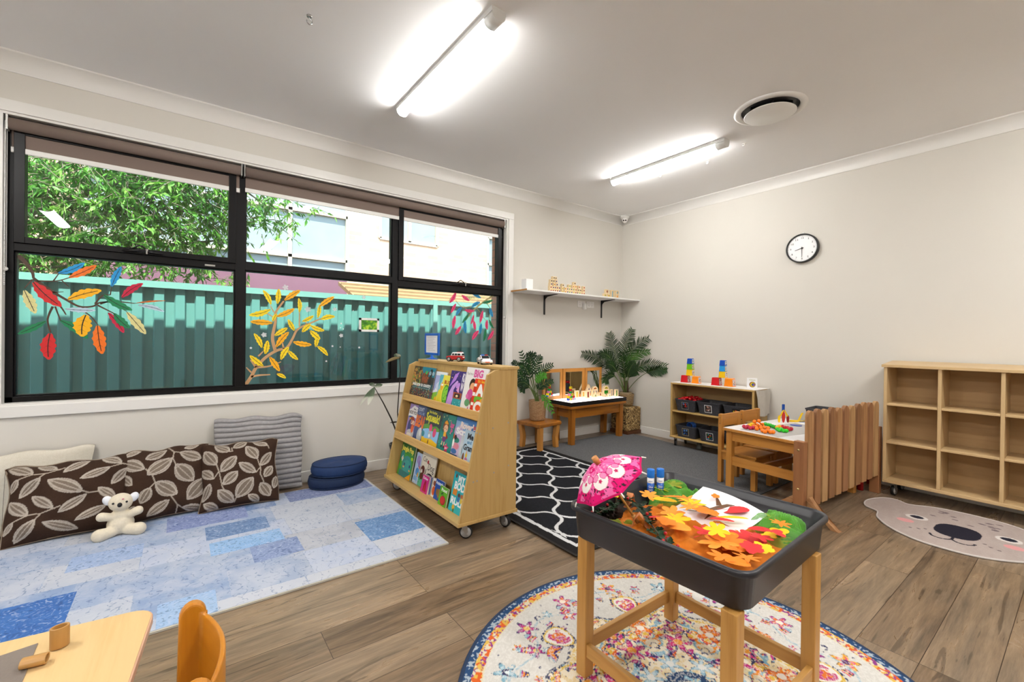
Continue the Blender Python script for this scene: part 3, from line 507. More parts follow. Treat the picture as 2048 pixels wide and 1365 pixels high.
# colour-steel fence
M_fe = plain('green_steel_fence', '#5f9492', .45, var=.05, nscale=6); M_fe2 = plain('fence_rail_green', '#7aaaa6', .45)
FY = 1.6
t = thing('steel_fence', 'green corrugated steel boundary fence outside the window', 'fence', (-2.5, FY, -.15))
mb = MB(); prof = []; x = -9.0; p = .158
while x < 3.5:
    prof += [(x, FY), (x + .055, FY), (x + .068, FY + .036), (x + .13, FY + .036), (x + .143, FY)]; x += p
n = len(prof); vs = [(a, c, -.12) for a, c in prof] + [(a, c, 1.6) for a, c in prof]
mb.add(vs, [(i, i + 1, n + i + 1, n + i) for i in range(n - 1)], M_fe); mb.build('sheet', t)
mb = MB(); mb.box(-9, 3.5, FY - .03, FY + .045, 1.575, 1.635, M_fe2); mb.build('top_rail', t)
for px_ in (-1.86, -4.3 - 2.4, .55):
    mb = MB(); mb.box(px_ - .03, px_ + .03, FY - .035, FY + .045, -.15, 1.64, M_fe2); mb.build('post', t)
# brick return of this building at the right of the window
mb_brick, tb, bb = nm('pink_brick')
def brickmat(name, c1, c2, mort):
    m, t, b = nm(name); br = N(t, 'TexBrick'); v = mapped(t, (1, 1, 1), (PI / 2, 0, 0)); t.links.new(v, br.inputs['Vector'])
    for k, x in {'Scale': 1.0, 'Mortar Size': .005, 'Brick Width': .24, 'Row Height': .086}.items(): br.inputs[k].default_value = x
    br.inputs['Color1'].default_value = (*lin(c1), 1); br.inputs['Color2'].default_value = (*lin(c2), 1); br.inputs['Mortar'].default_value = (*lin(mort), 1)
    t.links.new(br.outputs[0], b.inputs['Base Color']); b.inputs['Roughness'].default_value = .85; return m
M_bk = brickmat('peach_brick', '#dcae93', '#cf9f84', '#cbb8a6'); M_bk2 = brickmat('sunlit_red_brick', '#d68670', '#dda08c', '#9a8c82')  # second brick, for the nib, has sunlight put into its lightened colours
mb = MB(); mb.box(-1.79, -1.6, .14, .36, -.15, 2.5, M_bk2); struct(mb.build('brick_nib'))
# apartment block behind the fence
BY = 4.5
t = thing('apartment_block', 'peach brick apartment block with large aluminium windows beyond the green fence', 'building', (-3, BY, -.15))
mb = MB()
def wallq(x0, x1, z0, z1): mb.box(x0, x1, BY, BY + .25, z0, z1, M_bk)
wallq(-12, -5.6, -.15, 7); wallq(-2.15, -1.55, -.15, 7); wallq(-.35, .9, -.15, 7); wallq(2.2, 8, -.15, 7)
wallq(-5.6, -2.15, -.15, 1.9); wallq(-5.6, -2.15, 4.4, 7); wallq(-1.55, -.35, -.15, 3.02); wallq(-1.55, -.35, 4.4, 7); wallq(.9, 2.2, -.15, 2.2); wallq(.9, 2.2, 3.4, 7)
mb.build('wall', t)
M_al = plain('sunlit_aluminium', '#c9b7a6', .4, var=.03); M_cur = plain('net_curtain', '#a9adb2', .6, var=.12, nscale=5); M_purp = plain('purple_panel', '#7b4f60', .5, var=.08, nscale=3)
M_frost = plain('frosted_pane', '#8d9194', .25, var=.2, nscale=2.5)
def awin(x0, x1, z0, z1, xs, zs):
    f = MB(); y = BY - .02
    for x in [x0, *xs, x1]: f.box(x - .03, x + .03, y, BY + .06, z0, z1, M_al)
    for z in [z0, *zs, z1]: f.box(x0, x1, y, BY + .06, z - .025, z + .025, M_al)
    fo = f.build('window', t); g = MB(); g.box(x0, x1, BY + .04, BY + .05, z0, z1, M_frost); g.build('pane', fo)
awin(-5.6, -2.15, 2.22, 4.4, [-4.45, -3.09], [2.5, 3.29]); awin(-1.55, -.35, 3.02, 4.4, [-.95], []); awin(.9, 2.2, 2.2, 3.4, [1.55], [2.8])
mb = MB(); mb.box(-5.6, -2.15, BY - .01, BY + .06, 1.9, 2.2, M_purp); mb.build('spandrel_panel', t)
mb = MB(); mb.box(-5.9, -5.75, BY - .08, BY, 1.95, 2.1, plain('vent_brown', '#6d4a3a', .6)); mb.build('wall_vent', t)
# low shed roof
M_tile = plain('brown_roof_tile', '#8a6a4a', .8, var=.25, nscale=14)
t = thing('garden_shed', 'low brown roofed shed showing above the green fence', 'shed', (-1.2, 3.0, -.15))
mb = MB(); mb.box(-2.3, .8, 2.95, 3.9, -.15, 1.62, plain('shed_timber', '#7a5a3c', .8, var=.2)); mb.build('wall', t)
mb = MB(); mb.prism([(2.8, 1.60), (3.95, 2.0), (3.95, 2.06), (2.8, 1.66)], -2.45, .95, 'X', M_tile)
for k in range(5): y = 2.85 + k * .23; mb.box(-2.45, .95, y, y + .03, 1.655 + (y - 2.8) * .348, 1.69 + (y - 2.8) * .348, M_tile)
mb.build('roof', t)
# leafy tree at left
M_bark = plain('grey_bark', '#6f6253', .9, var=.3, nscale=20, bmp=.4)
def leafmat(name, stops):
    m, t, b = nm(name); n = N(t, 'TexNoise', Scale=6.0, Detail=4.0); t.links.new(mapped(t), n.inputs['Vector'])
    c = ramp(t, n.outputs[0], stops); t.links.new(c, b.inputs['Base Color']); b.inputs['Roughness'].default_value = .5
    tr = t.nodes.new('ShaderNodeBsdfTranslucent'); t.links.new(c, tr.inputs[0]); mx = t.nodes.new('ShaderNodeMixShader'); mx.inputs[0].default_value = .35
    out = t.nodes['Material Output']; t.links.new(b.outputs[0], mx.inputs[1]); t.links.new(tr.outputs[0], mx.inputs[2]); t.links.new(mx.outputs[0], out.inputs[0]); return m
M_lf = leafmat('tree_leaf', [(.3, '#2f5a18'), (.48, '#4f8a2a'), (.6, '#7ab040'), (.75, '#b0d070')])
def leaf_tree(label, base, branches, nleaf, spread, seed, lsize=(.035, .09)):
    rnd = random.Random(seed); t = thing('leafy_tree', label, 'tree', base)
    mb = MB(); pts_all = []
    for path, r in branches:
        mb.tube(path, [r * (1 - .8 * i / (len(path) - 1)) for i in range(len(path))], M_bark, 8)
        for i in range(len(path) - 1):
            for k in range(6): s = k / 6; pts_all.append(Vector(path[i]) * (1 - s) + Vector(path[i + 1]) * s)
    anchors = []
    for i in range(int(nleaf / 16)):
        c = rnd.choice(pts_all[6:]) + Vector((rnd.gauss(0, spread), rnd.gauss(0, spread * .6), rnd.gauss(0, spread * .8)))
        d = Vector((rnd.uniform(-1, 1), rnd.uniform(-1, .6), rnd.uniform(-.9, .3))).normalized(); L = rnd.uniform(.18, .4)
        e = c + d * L + Vector((0, 0, -.08)); anchors.append((c, e)); mb.tube([c, (c + e) / 2 + Vector((0, 0, .02)), e], [.004, .003, .001], M_bark, 4, False)
    mb.build('trunk', t)
    lf = MB(); V = []; F_ = []
    for c, e in anchors:
        for k in range(16):
            s = rnd.random(); p = c * (1 - s) + e * s; d = ((e - c).normalized() + Vector((rnd.gauss(0, .7), rnd.gauss(0, .7), rnd.gauss(-.25, .5)))).normalized()
            L = rnd.uniform(*lsize); w = L * rnd.uniform(.13, .2); q = d.cross(Vector((rnd.gauss(0, 1), rnd.gauss(0, 1), rnd.gauss(0, 1)))).normalized()
            o = len(V); V += [p, p + d * L * .4 + q * w, p + d * L + Vector((0, 0, -.01)), p + d * L * .4 - q * w]; F_.append((o, o + 1, o + 2, o + 3))
    lf.add(V, F_, M_lf); lf.build('foliage', t); return t
leaf_tree('bushy green tree with drooping leaves behind the fence at the left pane', (-6.6, 2.6, -.15),
    [([(-6.7, 2.7, -.15), (-6.5, 2.6, 1.4), (-6.1, 2.5, 2.3), (-5.6, 2.5, 3.2)], .09), ([(-6.4, 2.6, 1.6), (-5.7, 2.3, 2.25), (-5.0, 2.2, 2.7), (-4.3, 2.1, 2.9)], .05),
     ([(-6.4, 2.5, 1.5), (-5.6, 2.3, 1.85), (-4.8, 2.2, 2.05), (-4.2, 2.2, 2.2)], .045), ([(-6.0, 2.5, 2.2), (-5.4, 2.4, 2.9), (-4.7, 2.2, 3.3), (-4.0, 2.1, 3.2)], .045),
     ([(-6.5, 2.5, 1.3), (-5.9, 2.2, 1.65), (-5.3, 2.1, 1.8)], .035), ([(-6.3, 2.5, 1.9), (-5.9, 2.3, 2.5), (-5.5, 2.2, 2.6)], .03), ([(-5.2, 2.3, 2.7), (-4.6, 2.1, 2.75), (-4.0, 2.0, 2.75), (-3.75, 2.0, 2.6)], .025), ([(-5.4, 2.3, 2.2), (-4.9, 2.2, 2.45), (-4.3, 2.1, 2.45)], .025)], 30000, .27, 3)
leaf_tree('sparse dry shrub twigs above the fence at the right pane', (-.9, 2.3, -.15),
    [([(-.8, 2.4, -.15), (-.9, 2.35, 1.5), (-1.0, 2.3, 1.75)], .012), ([(-.9, 2.35, 1.4), (-.75, 2.3, 1.7), (-.7, 2.3, 1.9)], .01), ([(-.9, 2.35, 1.4), (-1.15, 2.3, 1.66), (-1.25, 2.3, 1.8)], .01)], 200, .06, 5, (.02, .04))
# ================================================================ CEILING THINGS
M_lamp = emis('lit_diffuser', '#fffdf9', LAMP)
M_endc = plain('batten_end', '#e2e2e0', .5)
def batten(x, y0, y1, label, w=.075):
    t = thing('ceiling_light', label, 'light', (x, (y0 + y1) / 2, H), 'white batten lights on the ceiling')
    mb = MB(); mb.box(x - w * .54, x + w * .54, y0, y1, H - .024, H, M_endc); mb.build('base', t)
    mb = MB(); pts = [(x + w * .46 * math.cos(a), H - .024 - .034 * math.sin(a) ** .8) for a in [PI * i / 12 for i in range(13)]]
    mb.prism(pts, y0 + .075, y1 - .01, 'Y', M_lamp, smooth=True); mb.build('diffuser', t)
    mb = MB(); pts = [(x + w * .5 * math.cos(a), H - .024 - .038 * math.sin(a) ** .7) for a in [PI * i / 12 for i in range(13)]]
    mb.prism(pts, y0, y0 + .075, 'Y', M_endc, smooth=True); mb.build('end_cap', t); mb = MB(); mb.prism(pts, y1 - .01, y1 + .004, 'Y', M_endc, smooth=True); mb.build('end_cap', t)
batten(-3.36, -1.985, -.84, 'lit white batten light nearest the camera, above the bookcase')
batten(-1.205, -1.97, -.85, 'lit white batten light ringed by small white hooks')
batten(-3.36, -5.1, -3.95, 'added wide lit batten, unseen behind the camera', .15); batten(-1.205, -5.1, -3.95, 'added wide lit batten, unseen at the far right of the room', .15)  # the four out-of-view battens are added, made wide to raise room light
batten(-5.9, -2.4, -1.25, 'added wide lit batten, unseen at the left of the room', .15); batten(-5.9, -5.1, -3.95, 'added wide lit batten, unseen in the rear corner of the room', .15)
HK = [(-1.347, -1.144), (-1.404, -1.377), (-1.304, -1.597), (-1.272, -1.891), (-1.019, -2.014), (-.909, -1.653), (-.952, -1.215), (-1.29, -.9)]
HLAB = ['second white ceiling hook from the window, behind the far batten light', 'third white ceiling hook from the window, behind the far batten light', 'fourth white ceiling hook from the window, behind the far batten light', 'white ceiling hook near the end cap of the far batten light', 'white ceiling hook farthest right, beyond the end cap of the far batten', 'right hand white ceiling hook of the two in front of the far batten', 'left hand white ceiling hook of the two in front of the far batten', 'white ceiling hook at the window end of the far batten light']
for i, (x, y) in enumerate(HK):
    mb = MB(); mb.box(x - .008, x + .008, y - .014, y + .014, H - .003, H, M_white); mb.tube([(x, y, H), (x, y, H - .012), (x, y + .008, H - .02), (x, y + .014, H - .012)], .003, M_white, 6)
    tag(mb.build('ceiling_hook'), HLAB[i], 'hook', 'white hooks around the far batten light')
mb = MB(); x, y = -4.061, -1.377; mb.lathe([(.0, H - .006), (.012, H - .006), (.014, H)], M_chrome, (x, y, 0), 12)
mb.tube([(x, y, H - .004), (x, y, H - .012), (x + .012, y, H - .02), (x + .012, y, H - .034), (x, y, H - .042), (x - .012, y, H - .034), (x - .012, y, H - .024)], .0026, M_chrome, 6)
tag(mb.build('screw_hook'), 'metal screw-in cup hook alone on the ceiling at the upper left', 'hook')
# round air vent
t = thing('air_vent', 'round white ceiling air diffuser with dark gap', 'vent', (-1.412, -2.365, H)); c = (-1.412, -2.365, 0)
mb = MB(); mb.lathe([(.215, H), (.215, H - .008), (.20, H - .014), (.175, H - .012), (.172, H - .004), (.170, H + .0)], M_white, c, 48, cap=False); mb.build('ring', t)
mb = MB(); mb.lathe([(0, H - .040), (.150, H - .040), (.155, H - .036), (.150, H - .032), (0, H - .032)], M_white, c, 48); mb.build('disc', t)
mb = MB(); mb.lathe([(0, H - .001), (.171, H - .001), (.171, H - .0005), (0, H - .0005)], M_black, c, 40)
for k in range(3): a = k * 2.1; mb.box(-.004, .004, -.14, .14, H - .032, H - .001, M_black, Matrix.Translation(c) @ Matrix.Rotation(a, 4, 'Z'))
mb.build('throat', t)
# security camera
t = thing('security_camera', 'small white dome camera in the ceiling corner', 'camera', (-.105, -.115, H)); c = (-.105, -.115, 0)
mb = MB(); mb.lathe([(.055, H), (.054, H - .02), (.045, H - .035), (0, H - .036)], M_white, c, 24); mb.build('base', t)
mb = MB(); mb.ball((-.105, -.115, H - .05), .037, M_white, 20); bo = mb.build('eyeball', t)
d = Vector((-.75, -.55, -.35)).normalized(); q = d.cross(Vector((0, 0, 1))).normalized()
for s in (-1, 1):
    mb = MB(); p = Vector((-.105, -.115, H - .05)) + d * .033 + q * .012 * s; mb.tube([p, p + d * .004], .0095, M_black, 14); mb.build('lens', bo)
# clock
t = thing('wall_clock', 'round black rimmed wall clock showing half past eight on the right wall', 'clock', (0, -2.07, 2.0)); cy, cz, R = -2.07, 2.0, .132
MX = Matrix.Translation((0, cy, cz)) @ Matrix.Rotation(-PI / 2, 4, 'Y')
mb = MB(); mb.lathe([(R - .006, 0), (R, .002), (R, .034), (R - .004, .038), (R - .012, .036), (R - .014, .014)], M_black, (0, 0, 0), 56, MX, cap=False); mb.build('rim', t)
mb = MB(); mb.lathe([(0, .026), (R - .012, .026)], plain('clock_paper', '#f2f3f5', .5, var=.005), (0, 0, 0), 48, MX, smooth=False, cap=False)
fn = lambda a, z: (-.0266, cy - a, cz + z)
for k in range(12):
    an = (k + 1) * PI / 6; s = str(k + 1); wd = .011 * len(s) + (.003 if len(s) > 1 else 0)
    add_text(mb, s, fn, .094 * math.sin(an) - wd / 2, .094 * math.cos(an) - .008, .023, M_black, width=wd, bold=.01)
for k in range(60):
    an = k * PI / 30; w_ = .0012 if k % 5 else .002
    r0, r1 = (.108, .116)
    u = Vector((math.sin(an), math.cos(an))); q = Vector((u.y, -u.x)) * w_ * .5
    mb.add([fn(*(u * r0 + q)), fn(*(u * r1 + q)), fn(*(u * r1 - q)), fn(*(u * r0 - q))], [(0, 1, 2, 3)], M_black)
mb.build('face', t)
for an, L, w_, nme in ((255 * PI / 180, .06, .0065, 'hour_hand'), (180 * PI / 180, .082, .0045, 'minute_hand')):
    u = Vector((math.sin(an), math.cos(an))); q = Vector((u.y, -u.x)) * w_ * .5; a = u * -.012; e = u * L
    mb = MB(); pts = [a + q, e + q * .6, e - q * .6, a - q]; mb.prism([(cy - p.x, cz + p.y) for p in pts], -.033 if L > .07 else -.030, -.031 if L > .07 else -.028, 'X', M_black); mb.build(nme, t)
mb = MB(); mb.lathe([(.007, .0265), (.007, .034), (0, .035)], M_black, (0, 0, 0), 16, MX); mb.build('hub', t)
mb = MB(); mb.box(-.006, 0, cy - .008, cy + .008, cz + R - .004, cz + R + .018, M_white, None); tag(mb.build('wall_hook', bevel=.002), 'white adhesive hook holding up the round clock', 'hook')
# ================================================================ RUGS
def rug_flat(name, label, x0, x1, y0, y1, th, m, z=0.001, edge=None):
    mb = MB(); mb.box(x0, x1, y0, y1, z, z + th, m); o = tag(mb.build(name, bevel=.003), label, 'rug'); return o
# blue patchwork rug
m, t, b = nm('blue_patchwork'); v = mapped(t)
def patch(t, v, bw, rh, loc, sq):
    mp = N(t, 'VectorMath', operation='ADD'); t.links.new(v, mp.inputs[0]); mp.inputs[1].default_value = loc
    br = N(t, 'TexBrick'); br.offset = .37; br.squash = sq; br.squash_frequency = 2
    for k, x in {'Scale': 1.0, 'Mortar Size': .002, 'Mortar Smooth': .5, 'Brick Width': bw, 'Row Height': rh, 'Bias': 0.0}.items(): br.inputs[k].default_value = x
    br.inputs['Color1'].default_value = (0, 0, 0, 1); br.inputs['Color2'].default_value = (1, 1, 1, 1); br.inputs['Mortar'].default_value = (.6, .6, .6, 1)
    wob = N(t, 'TexNoise', Scale=60.0); t.links.new(v, wob.inputs['Vector'])
    ad = N(t, 'VectorMath', operation='MULTIPLY_ADD'); t.links.new(wob.outputs['Color'], ad.inputs[0]); ad.inputs[1].default_value = (.012, .012, 0); t.links.new(mp.outputs[0], ad.inputs[2])
    t.links.new(ad.outputs[0], br.inputs['Vector']); return br.outputs[0]
pc = patch(t, v, .42, .26, (.13, .07, 0), .8)
pal = ramp(t, pc, [(0, '#b4bfd6'), (.10, '#9babc8'), (.2, '#b9c0ce'), (.3, '#c0c4cc'), (.42, '#aeb8cc'), (.5, '#bbc2ce'), (.58, '#8ea2c4'), (.66, '#aeb2bd'), (.74, '#c0c5d0'), (.82, '#6f88b4'), (.9, '#b5bdcc'), (.97, '#a3b0c8')], 'CONSTANT')
wn = N(t, 'TexNoise', Scale=7.0, Detail=6.0, Roughness=.65, Distortion=.4); t.links.new(v, wn.inputs['Vector'])
col = mix(t, ramp(t, wn.outputs[0], [(.40, '#000000'), (.60, '#b4b4b4')]), pal, '#ccd0d8')
wv = N(t, 'TexWave', Scale=5.0, Distortion=14.0, Detail=3.0); wv.inputs['Detail Scale'].default_value = 2.5; t.links.new(v, wv.inputs['Vector'])
wv2 = N(t, 'TexNoise', Scale=30.0, Detail=4.0, Distortion=2.0); t.links.new(v, wv2.inputs['Vector'])
lines = mix(t, 1.0, ramp(t, wv.outputs[0], [(.0, '#ffffff'), (.10, '#000000')]), ramp(t, wv2.outputs[0], [(.45, '#000000'), (.56, '#ffffff')]), 'MULTIPLY')
col = mix(t, mix(t, .5, '#000000', lines), col, '#3f5f96')
vor = N(t, 'TexVoronoi', Scale=22.0, feature='DISTANCE_TO_EDGE'); t.links.new(v, vor.inputs['Vector'])
p2_ = patch(t, v, .84, .52, (.3, .2, 0), 1)
orn = mix(t, 1.0, ramp(t, vor.outputs[0], [(.02, '#ffffff'), (.07, '#000000')]), ramp(t, p2_, [(0, '#000000'), (.55, '#000000'), (.7, '#aaaaaa')]), 'MULTIPLY')
col = mix(t, mix(t, .22, '#000000', orn), col, '#7f90ba')
t.links.new(col, b.inputs['Base Color']); b.inputs['Roughness'].default_value = .95; b.inputs['Specular IOR Level'].default_value = .1
bump(t, b, wv2.outputs[0], .25, .003)
MRUG = m
def bluepatch(name, c, c2):
    m, t, b = nm(name); v = mapped(t); n = N(t, 'TexNoise', Scale=9.0, Detail=6.0, Distortion=1.0); t.links.new(v, n.inputs['Vector'])
    k = N(t, 'TexNoise', Scale=24.0, Detail=5.0, Distortion=3.0); t.links.new(v, k.inputs['Vector'])
    cc = mix(t, n.outputs[0], c, c2); cc = mix(t, mix(t, .5, '#000000', ramp(t, k.outputs[0], [(.36, '#ffffff'), (.44, '#000000')])), cc, '#2b4674'); cc = mix(t, mix(t, .5, '#000000', ramp(t, k.outputs[0], [(.56, '#000000'), (.66, '#ffffff')])), cc, '#c3cde0')
    t.links.new(cc, b.inputs['Base Color']); b.inputs['Roughness'].default_value = .95; return m
mb = MB(); RX0, RX1, RY0, RY1 = -6.2, -3.36, -1.562, -.19
mb.box(RX0, RX1, RY0, RY1, .001, .009, plain('rug_binding', '#bdb9ae', .9)); mb.box(RX0 + .008, RX1 - .008, RY0 + .008, RY1 - .008, .009, .0105, MRUG)
for nme, c1, c2, (x0, x1, y0, y1) in (('patch_royal', '#24529a', '#4a7cc0', (-5.45, -4.905, -1.40, -1.03)), ('patch_denim', '#4f79ad', '#7fa2cc', (-3.70, -3.375, -1.305, -1.0)), ('patch_violet', '#7383b8', '#93a0c8', (-4.608, -4.205, -.535, -.285)),
    ('patch_sky', '#7aa8da', '#a3c3e6', (-4.42, -4.08, -1.0, -.83)), ('patch_slate', '#5f7fae', '#8098bd', (-4.43, -4.12, -.78, -.58)), ('patch_sea', '#8fb0d8', '#a9c0dd', (-4.62, -4.42, -1.552, -1.36)),
    ('patch_navy', '#68749f', '#8f9ac0', (-3.95, -3.38, -.42, -.2)), ('patch_mist', '#8ea6cf', '#a8bbdb', (-4.98, -4.70, -.8, -.62)), ('patch_steel', '#7487b4', '#98a8cc', (-4.25, -4.02, -1.20, -1.0))):
    mb.box(x0, x1, y0, y1, .0105, .0109, bluepatch(nme, c1, c2))
tag(mb.build('patchwork_rug'), 'large blue and white distressed patchwork rug under the window', 'rug')
# grey carpet square
m, t, b = nm('grey_carpet'); n = N(t, 'TexNoise', Scale=190.0, Detail=4.0); t.links.new(mapped(t), n.inputs['Vector'])
t.links.new(ramp(t, n.outputs[0], [(.3, '#3f4041'), (.5, '#5e5f61'), (.7, '#7b7c7e')]), b.inputs['Base Color']); b.inputs['Roughness'].default_value = 1.0; bump(t, b, n.outputs[0], .5, .004)
mb = MB(); mb.prism([(-1.9, -.19), (-.16, -.19), (-.17, -.6), (-.26, -1.4), (-.3, -2.205), (-1.9, -2.215)], .001, .009, 'Z', m)
tag(mb.build('carpet', bevel=.002), 'plain charcoal grey carpet in the far corner', 'carpet')
# ---- painted grids
def paint_mesh(name, nx, ny, x0, x1, y0, y1, z, keep, color, m):
    xs = np.linspace(x0, x1, nx + 1); ys = np.linspace(y0, y1, ny + 1); X, Y = np.meshgrid(xs, ys)
    C = color(X, Y); idx = np.arange((nx + 1) * (ny + 1)).reshape(ny + 1, nx + 1)
    q = np.stack([idx[:-1, :-1], idx[:-1, 1:], idx[1:, 1:], idx[1:, :-1]], -1).reshape(-1, 4)
    if keep is not None:
        K = keep(X, Y).ravel(); q = q[K[q].all(1)]
        used = np.unique(q); mp = -np.ones(X.size, int); mp[used] = np.arange(len(used)); q = mp[q]
    else: used = np.arange(X.size)
    co = np.stack([X.ravel(), Y.ravel(), np.full(X.size, z)], -1)[used]; c = C.reshape(-1, 3)[used]
    ctr = np.array([(x0 + x1) / 2, (y0 + y1) / 2, z]); me = bpy.data.meshes.new(name)
    me.from_pydata((co - ctr).tolist(), [], q.tolist()); a = me.color_attributes.new('Col', 'FLOAT_COLOR', 'POINT')
    a.data.foreach_set('color', np.hstack([c, np.ones((len(c), 1))]).astype(np.float32).ravel()); me.materials.append(m); me.update()
    return me, Vector(ctr.tolist())
def LC(h): return np.array(lin(h))
def blend(C, M, col): M = np.clip(M, 0, 1)[..., None]; return C * (1 - M) + LC(col) * M
def vnoise(X, Y, s, seed=0):
    """cheap smooth value noise"""
    r = np.random.RandomState(seed); G = r.rand(257, 257); x = (X * s) % 256; y = (Y * s) % 256
    i = np.floor(x).astype(int); j = np.floor(y).astype(int); f = x - i; g = y - j; f = f * f * (3 - 2 * f); g = g * g * (3 - 2 * g)
    return (G[j, i] * (1 - f) + G[j, i + 1] * f) * (1 - g) + (G[j + 1, i] * (1 - f) + G[j + 1, i + 1] * f) * g
M_pile = attr_mat('printed_pile', .95, .35, 350)
# round floral rug
RC = (-3.228, -2.944, .765)
def round_col(X, Y):
    x = X - RC[0]; y = Y - RC[1]; r = np.hypot(x, y); a = np.arctan2(y, x)
    sp = vnoise(X, Y, 130, 1); sp2 = vnoise(X + 3, Y + 9, 60, 2); fine = vnoise(X, Y, 220, 3)
    C = np.ones(X.shape + (3,)) * LC('#cfccc6'); C = blend(C, (sp - .5) * .5 + .1, '#e6e4df')
    def motif(cx, cy, R, k, ph, cols, C):
        d = np.hypot(X - cx, Y - cy); an = np.arctan2(Y - cy, X - cx) + ph
        edge = R * (.68 + .32 * np.cos(k * an)); dd = d / np.maximum(edge, 1e-5)
        m = (dd < 1) & (sp2 + sp * .7 > .42); C = blend(C, m * 1.0, cols[0]); C = blend(C, ((dd < .68) & (sp > .3)) * 1.0, cols[1]); C = blend(C, ((d < R * .3)) * .9, cols[2])
        return blend(C, ((dd > .92) & (dd < 1.08) & (sp > .45)) * .8, cols[3])
    # field sprigs
    th = np.mod(a * 12 / (2 * PI) + .5, 1) - .5
    for k, (R0, n, R, ph) in enumerate(((.615, 16, .045, 0), (.535, 13, .038, .2), (.60, 16, .022, .19), (.50, 22, .018, .1))):
        for i in range(n):
            an = 2 * PI * i / n + ph; cols = [('#b03a86', '#e2722a', '#f2e9da', '#3a3560'), ('#8a2f7c', '#c94b86', '#e9c65a', '#2f3c66'), ('#7fa9bd', '#a8c6d2', '#dfe6e8', '#3d5874'), ('#e0a32e', '#d9527e', '#40386a', '#7a5a30')][(i + k) % 4]
            C = motif(RC[0] + R0 * math.cos(an), RC[1] + R0 * math.sin(an), R, 5, an, cols, C)
    # pale blue scroll line
    w = np.abs(r - (.565 + .035 * np.sin(a * 11))); C = blend(C, ((w < .005) & (sp > .35)) * .7, '#8fb2c4')
    # field islands, mirrored into sixteen sectors
    def fold(n): th = np.abs(np.mod(a, 2 * PI / n) - PI / n); return r * np.cos(th), r * np.sin(th)
    fx, fy = fold(8); gx, gy = fold(12)
    def isl(n1, n2, th_, cols, C, lim):
        for k, c in enumerate(cols): lo = k / len(cols); C = blend(C, lim & (n1 > th_) & (n2 >= .25 + .5 * lo) & (n2 < .25 + .5 * (lo + 1 / len(cols))) & (sp > .22), c)
        return blend(C, lim & (np.abs(n1 - th_) < .022) & (sp > .42), '#3a3c60')
    C = isl(vnoise(gx + 5, gy + 5, 26, 21), vnoise(gx + 8, gy + 3, 17, 22), .66, ['#8fb4c6', '#a93a86', '#e0832c', '#4a2f6a', '#e9b24a', '#c9457f'], C, r > .42)
    # central medallion with lobes
    lob = .40 + .055 * np.abs(np.cos(a * 4)) + .02 * np.cos(a * 16)
    ins = r < lob; C = blend(C, ins * 1.0, '#dcc89c'); C = blend(C, ins * (sp2 > .45) * .85, '#e6dcc8')
    C = isl(vnoise(fx + 2, fy + 6, 24, 31), vnoise(fx + 4, fy + 9, 13, 32), .50, ['#dd7a26', '#e39a3a', '#c2397c', '#d8b04a', '#d8612a', '#6a2f78', '#8fb6c8'], C, ins)
    C = isl(vnoise(fx + 9, fy + 2, 38, 33), vnoise(fx + 1, fy + 1, 20, 34), .64, ['#2c3a66', '#b8317a', '#e6d7a8', '#7fa9be', '#e08a2c'], C, ins)
    for k, (R0, n, R_, ph) in enumerate(((.335, 8, .05, .39), (.25, 8, .055, 0), (.14, 8, .045, .39))):
        for i in range(n):
            an = 2 * PI * i / n + ph; cols = [('#d8631f', '#eb8a2f', '#f1ece2', '#2c2f58'), ('#b32f74', '#d8457f', '#e9a43a', '#37265a'), ('#8db4c8', '#b9d0d8', '#e8e6e0', '#30486c')][k]
            C = motif(RC[0] + R0 * math.cos(an), RC[1] + R0 * math.sin(an), R_, 4 + k % 3, an, cols, C)
    C = blend(C, (np.abs(r - lob) < .006) * (sp > .4) * .9, '#2f3a5c'); C = blend(C, (np.abs(r - lob + .018) < .007) * (sp > .35) * .9, '#d9b64a')
    C = blend(C, (r < .1) * (sp2 > .3) * 1.0, '#2c4468'); C = blend(C, (r < .055) * 1.0, '#e5ddcc')
    # paisleys in the ring
    for i in range(8):
        an = 2 * PI * i / 8 + .35; cx, cy = RC[0] + .485 * math.cos(an), RC[1] + .485 * math.sin(an)
        dx = (X - cx) * math.cos(an) + (Y - cy) * math.sin(an); dy = -(X - cx) * math.sin(an) + (Y - cy) * math.cos(an)
        q = np.hypot(dx - .6 * dy * dy / .08, dy * 1.15); C = blend(C, (q < .06) * 1.0, '#d9b64a'); C = blend(C, (q < .052) * 1.0, '#e6e2da')
        C = blend(C, ((q < .043) & (sp2 > .4)) * 1.0, '#c2447e'); C = blend(C, ((q < .03) & (sp > .5)) * 1.0, '#e07a34'); C = blend(C, ((np.abs(q - .062) < .004) & (sp > .4)), '#333a60')
    C = blend(C, (fine > .62) * .45, '#e3e1dc')
    # borders
    C = blend(C, (r > .685) * 1.0, '#d9cfb4'); C = blend(C, ((r > .69) & (r < .728) & (sp2 > .52)) * 1.0, '#d9b255'); C = blend(C, ((r > .69) & (r < .728) & (sp > .66)) * 1.0, '#8e3f86')
    C = blend(C, ((r > .69) & (r < .728) & (vnoise(X, Y, 90, 8) > .66)) * 1.0, '#d8632c')
    C = blend(C, ((r > .725)) * 1.0, '#2c4a72'); C = blend(C, ((r > .725) & (r < .752) & (sp > .6)) * .8, '#b6c2cc')
    return C
me, ctr = paint_mesh('r', 420, 420, RC[0] - .77, RC[0] + .77, RC[1] - .77, RC[1] + .77, .009, lambda X, Y: np.hypot(X - RC[0], Y - RC[1]) < .762, round_col, M_pile)
t = thing('round_rug', 'round multicoloured floral rug with navy edge under the sensory table', 'rug', (RC[0], RC[1], 0))
finish(me, 'pile', ctr, t)
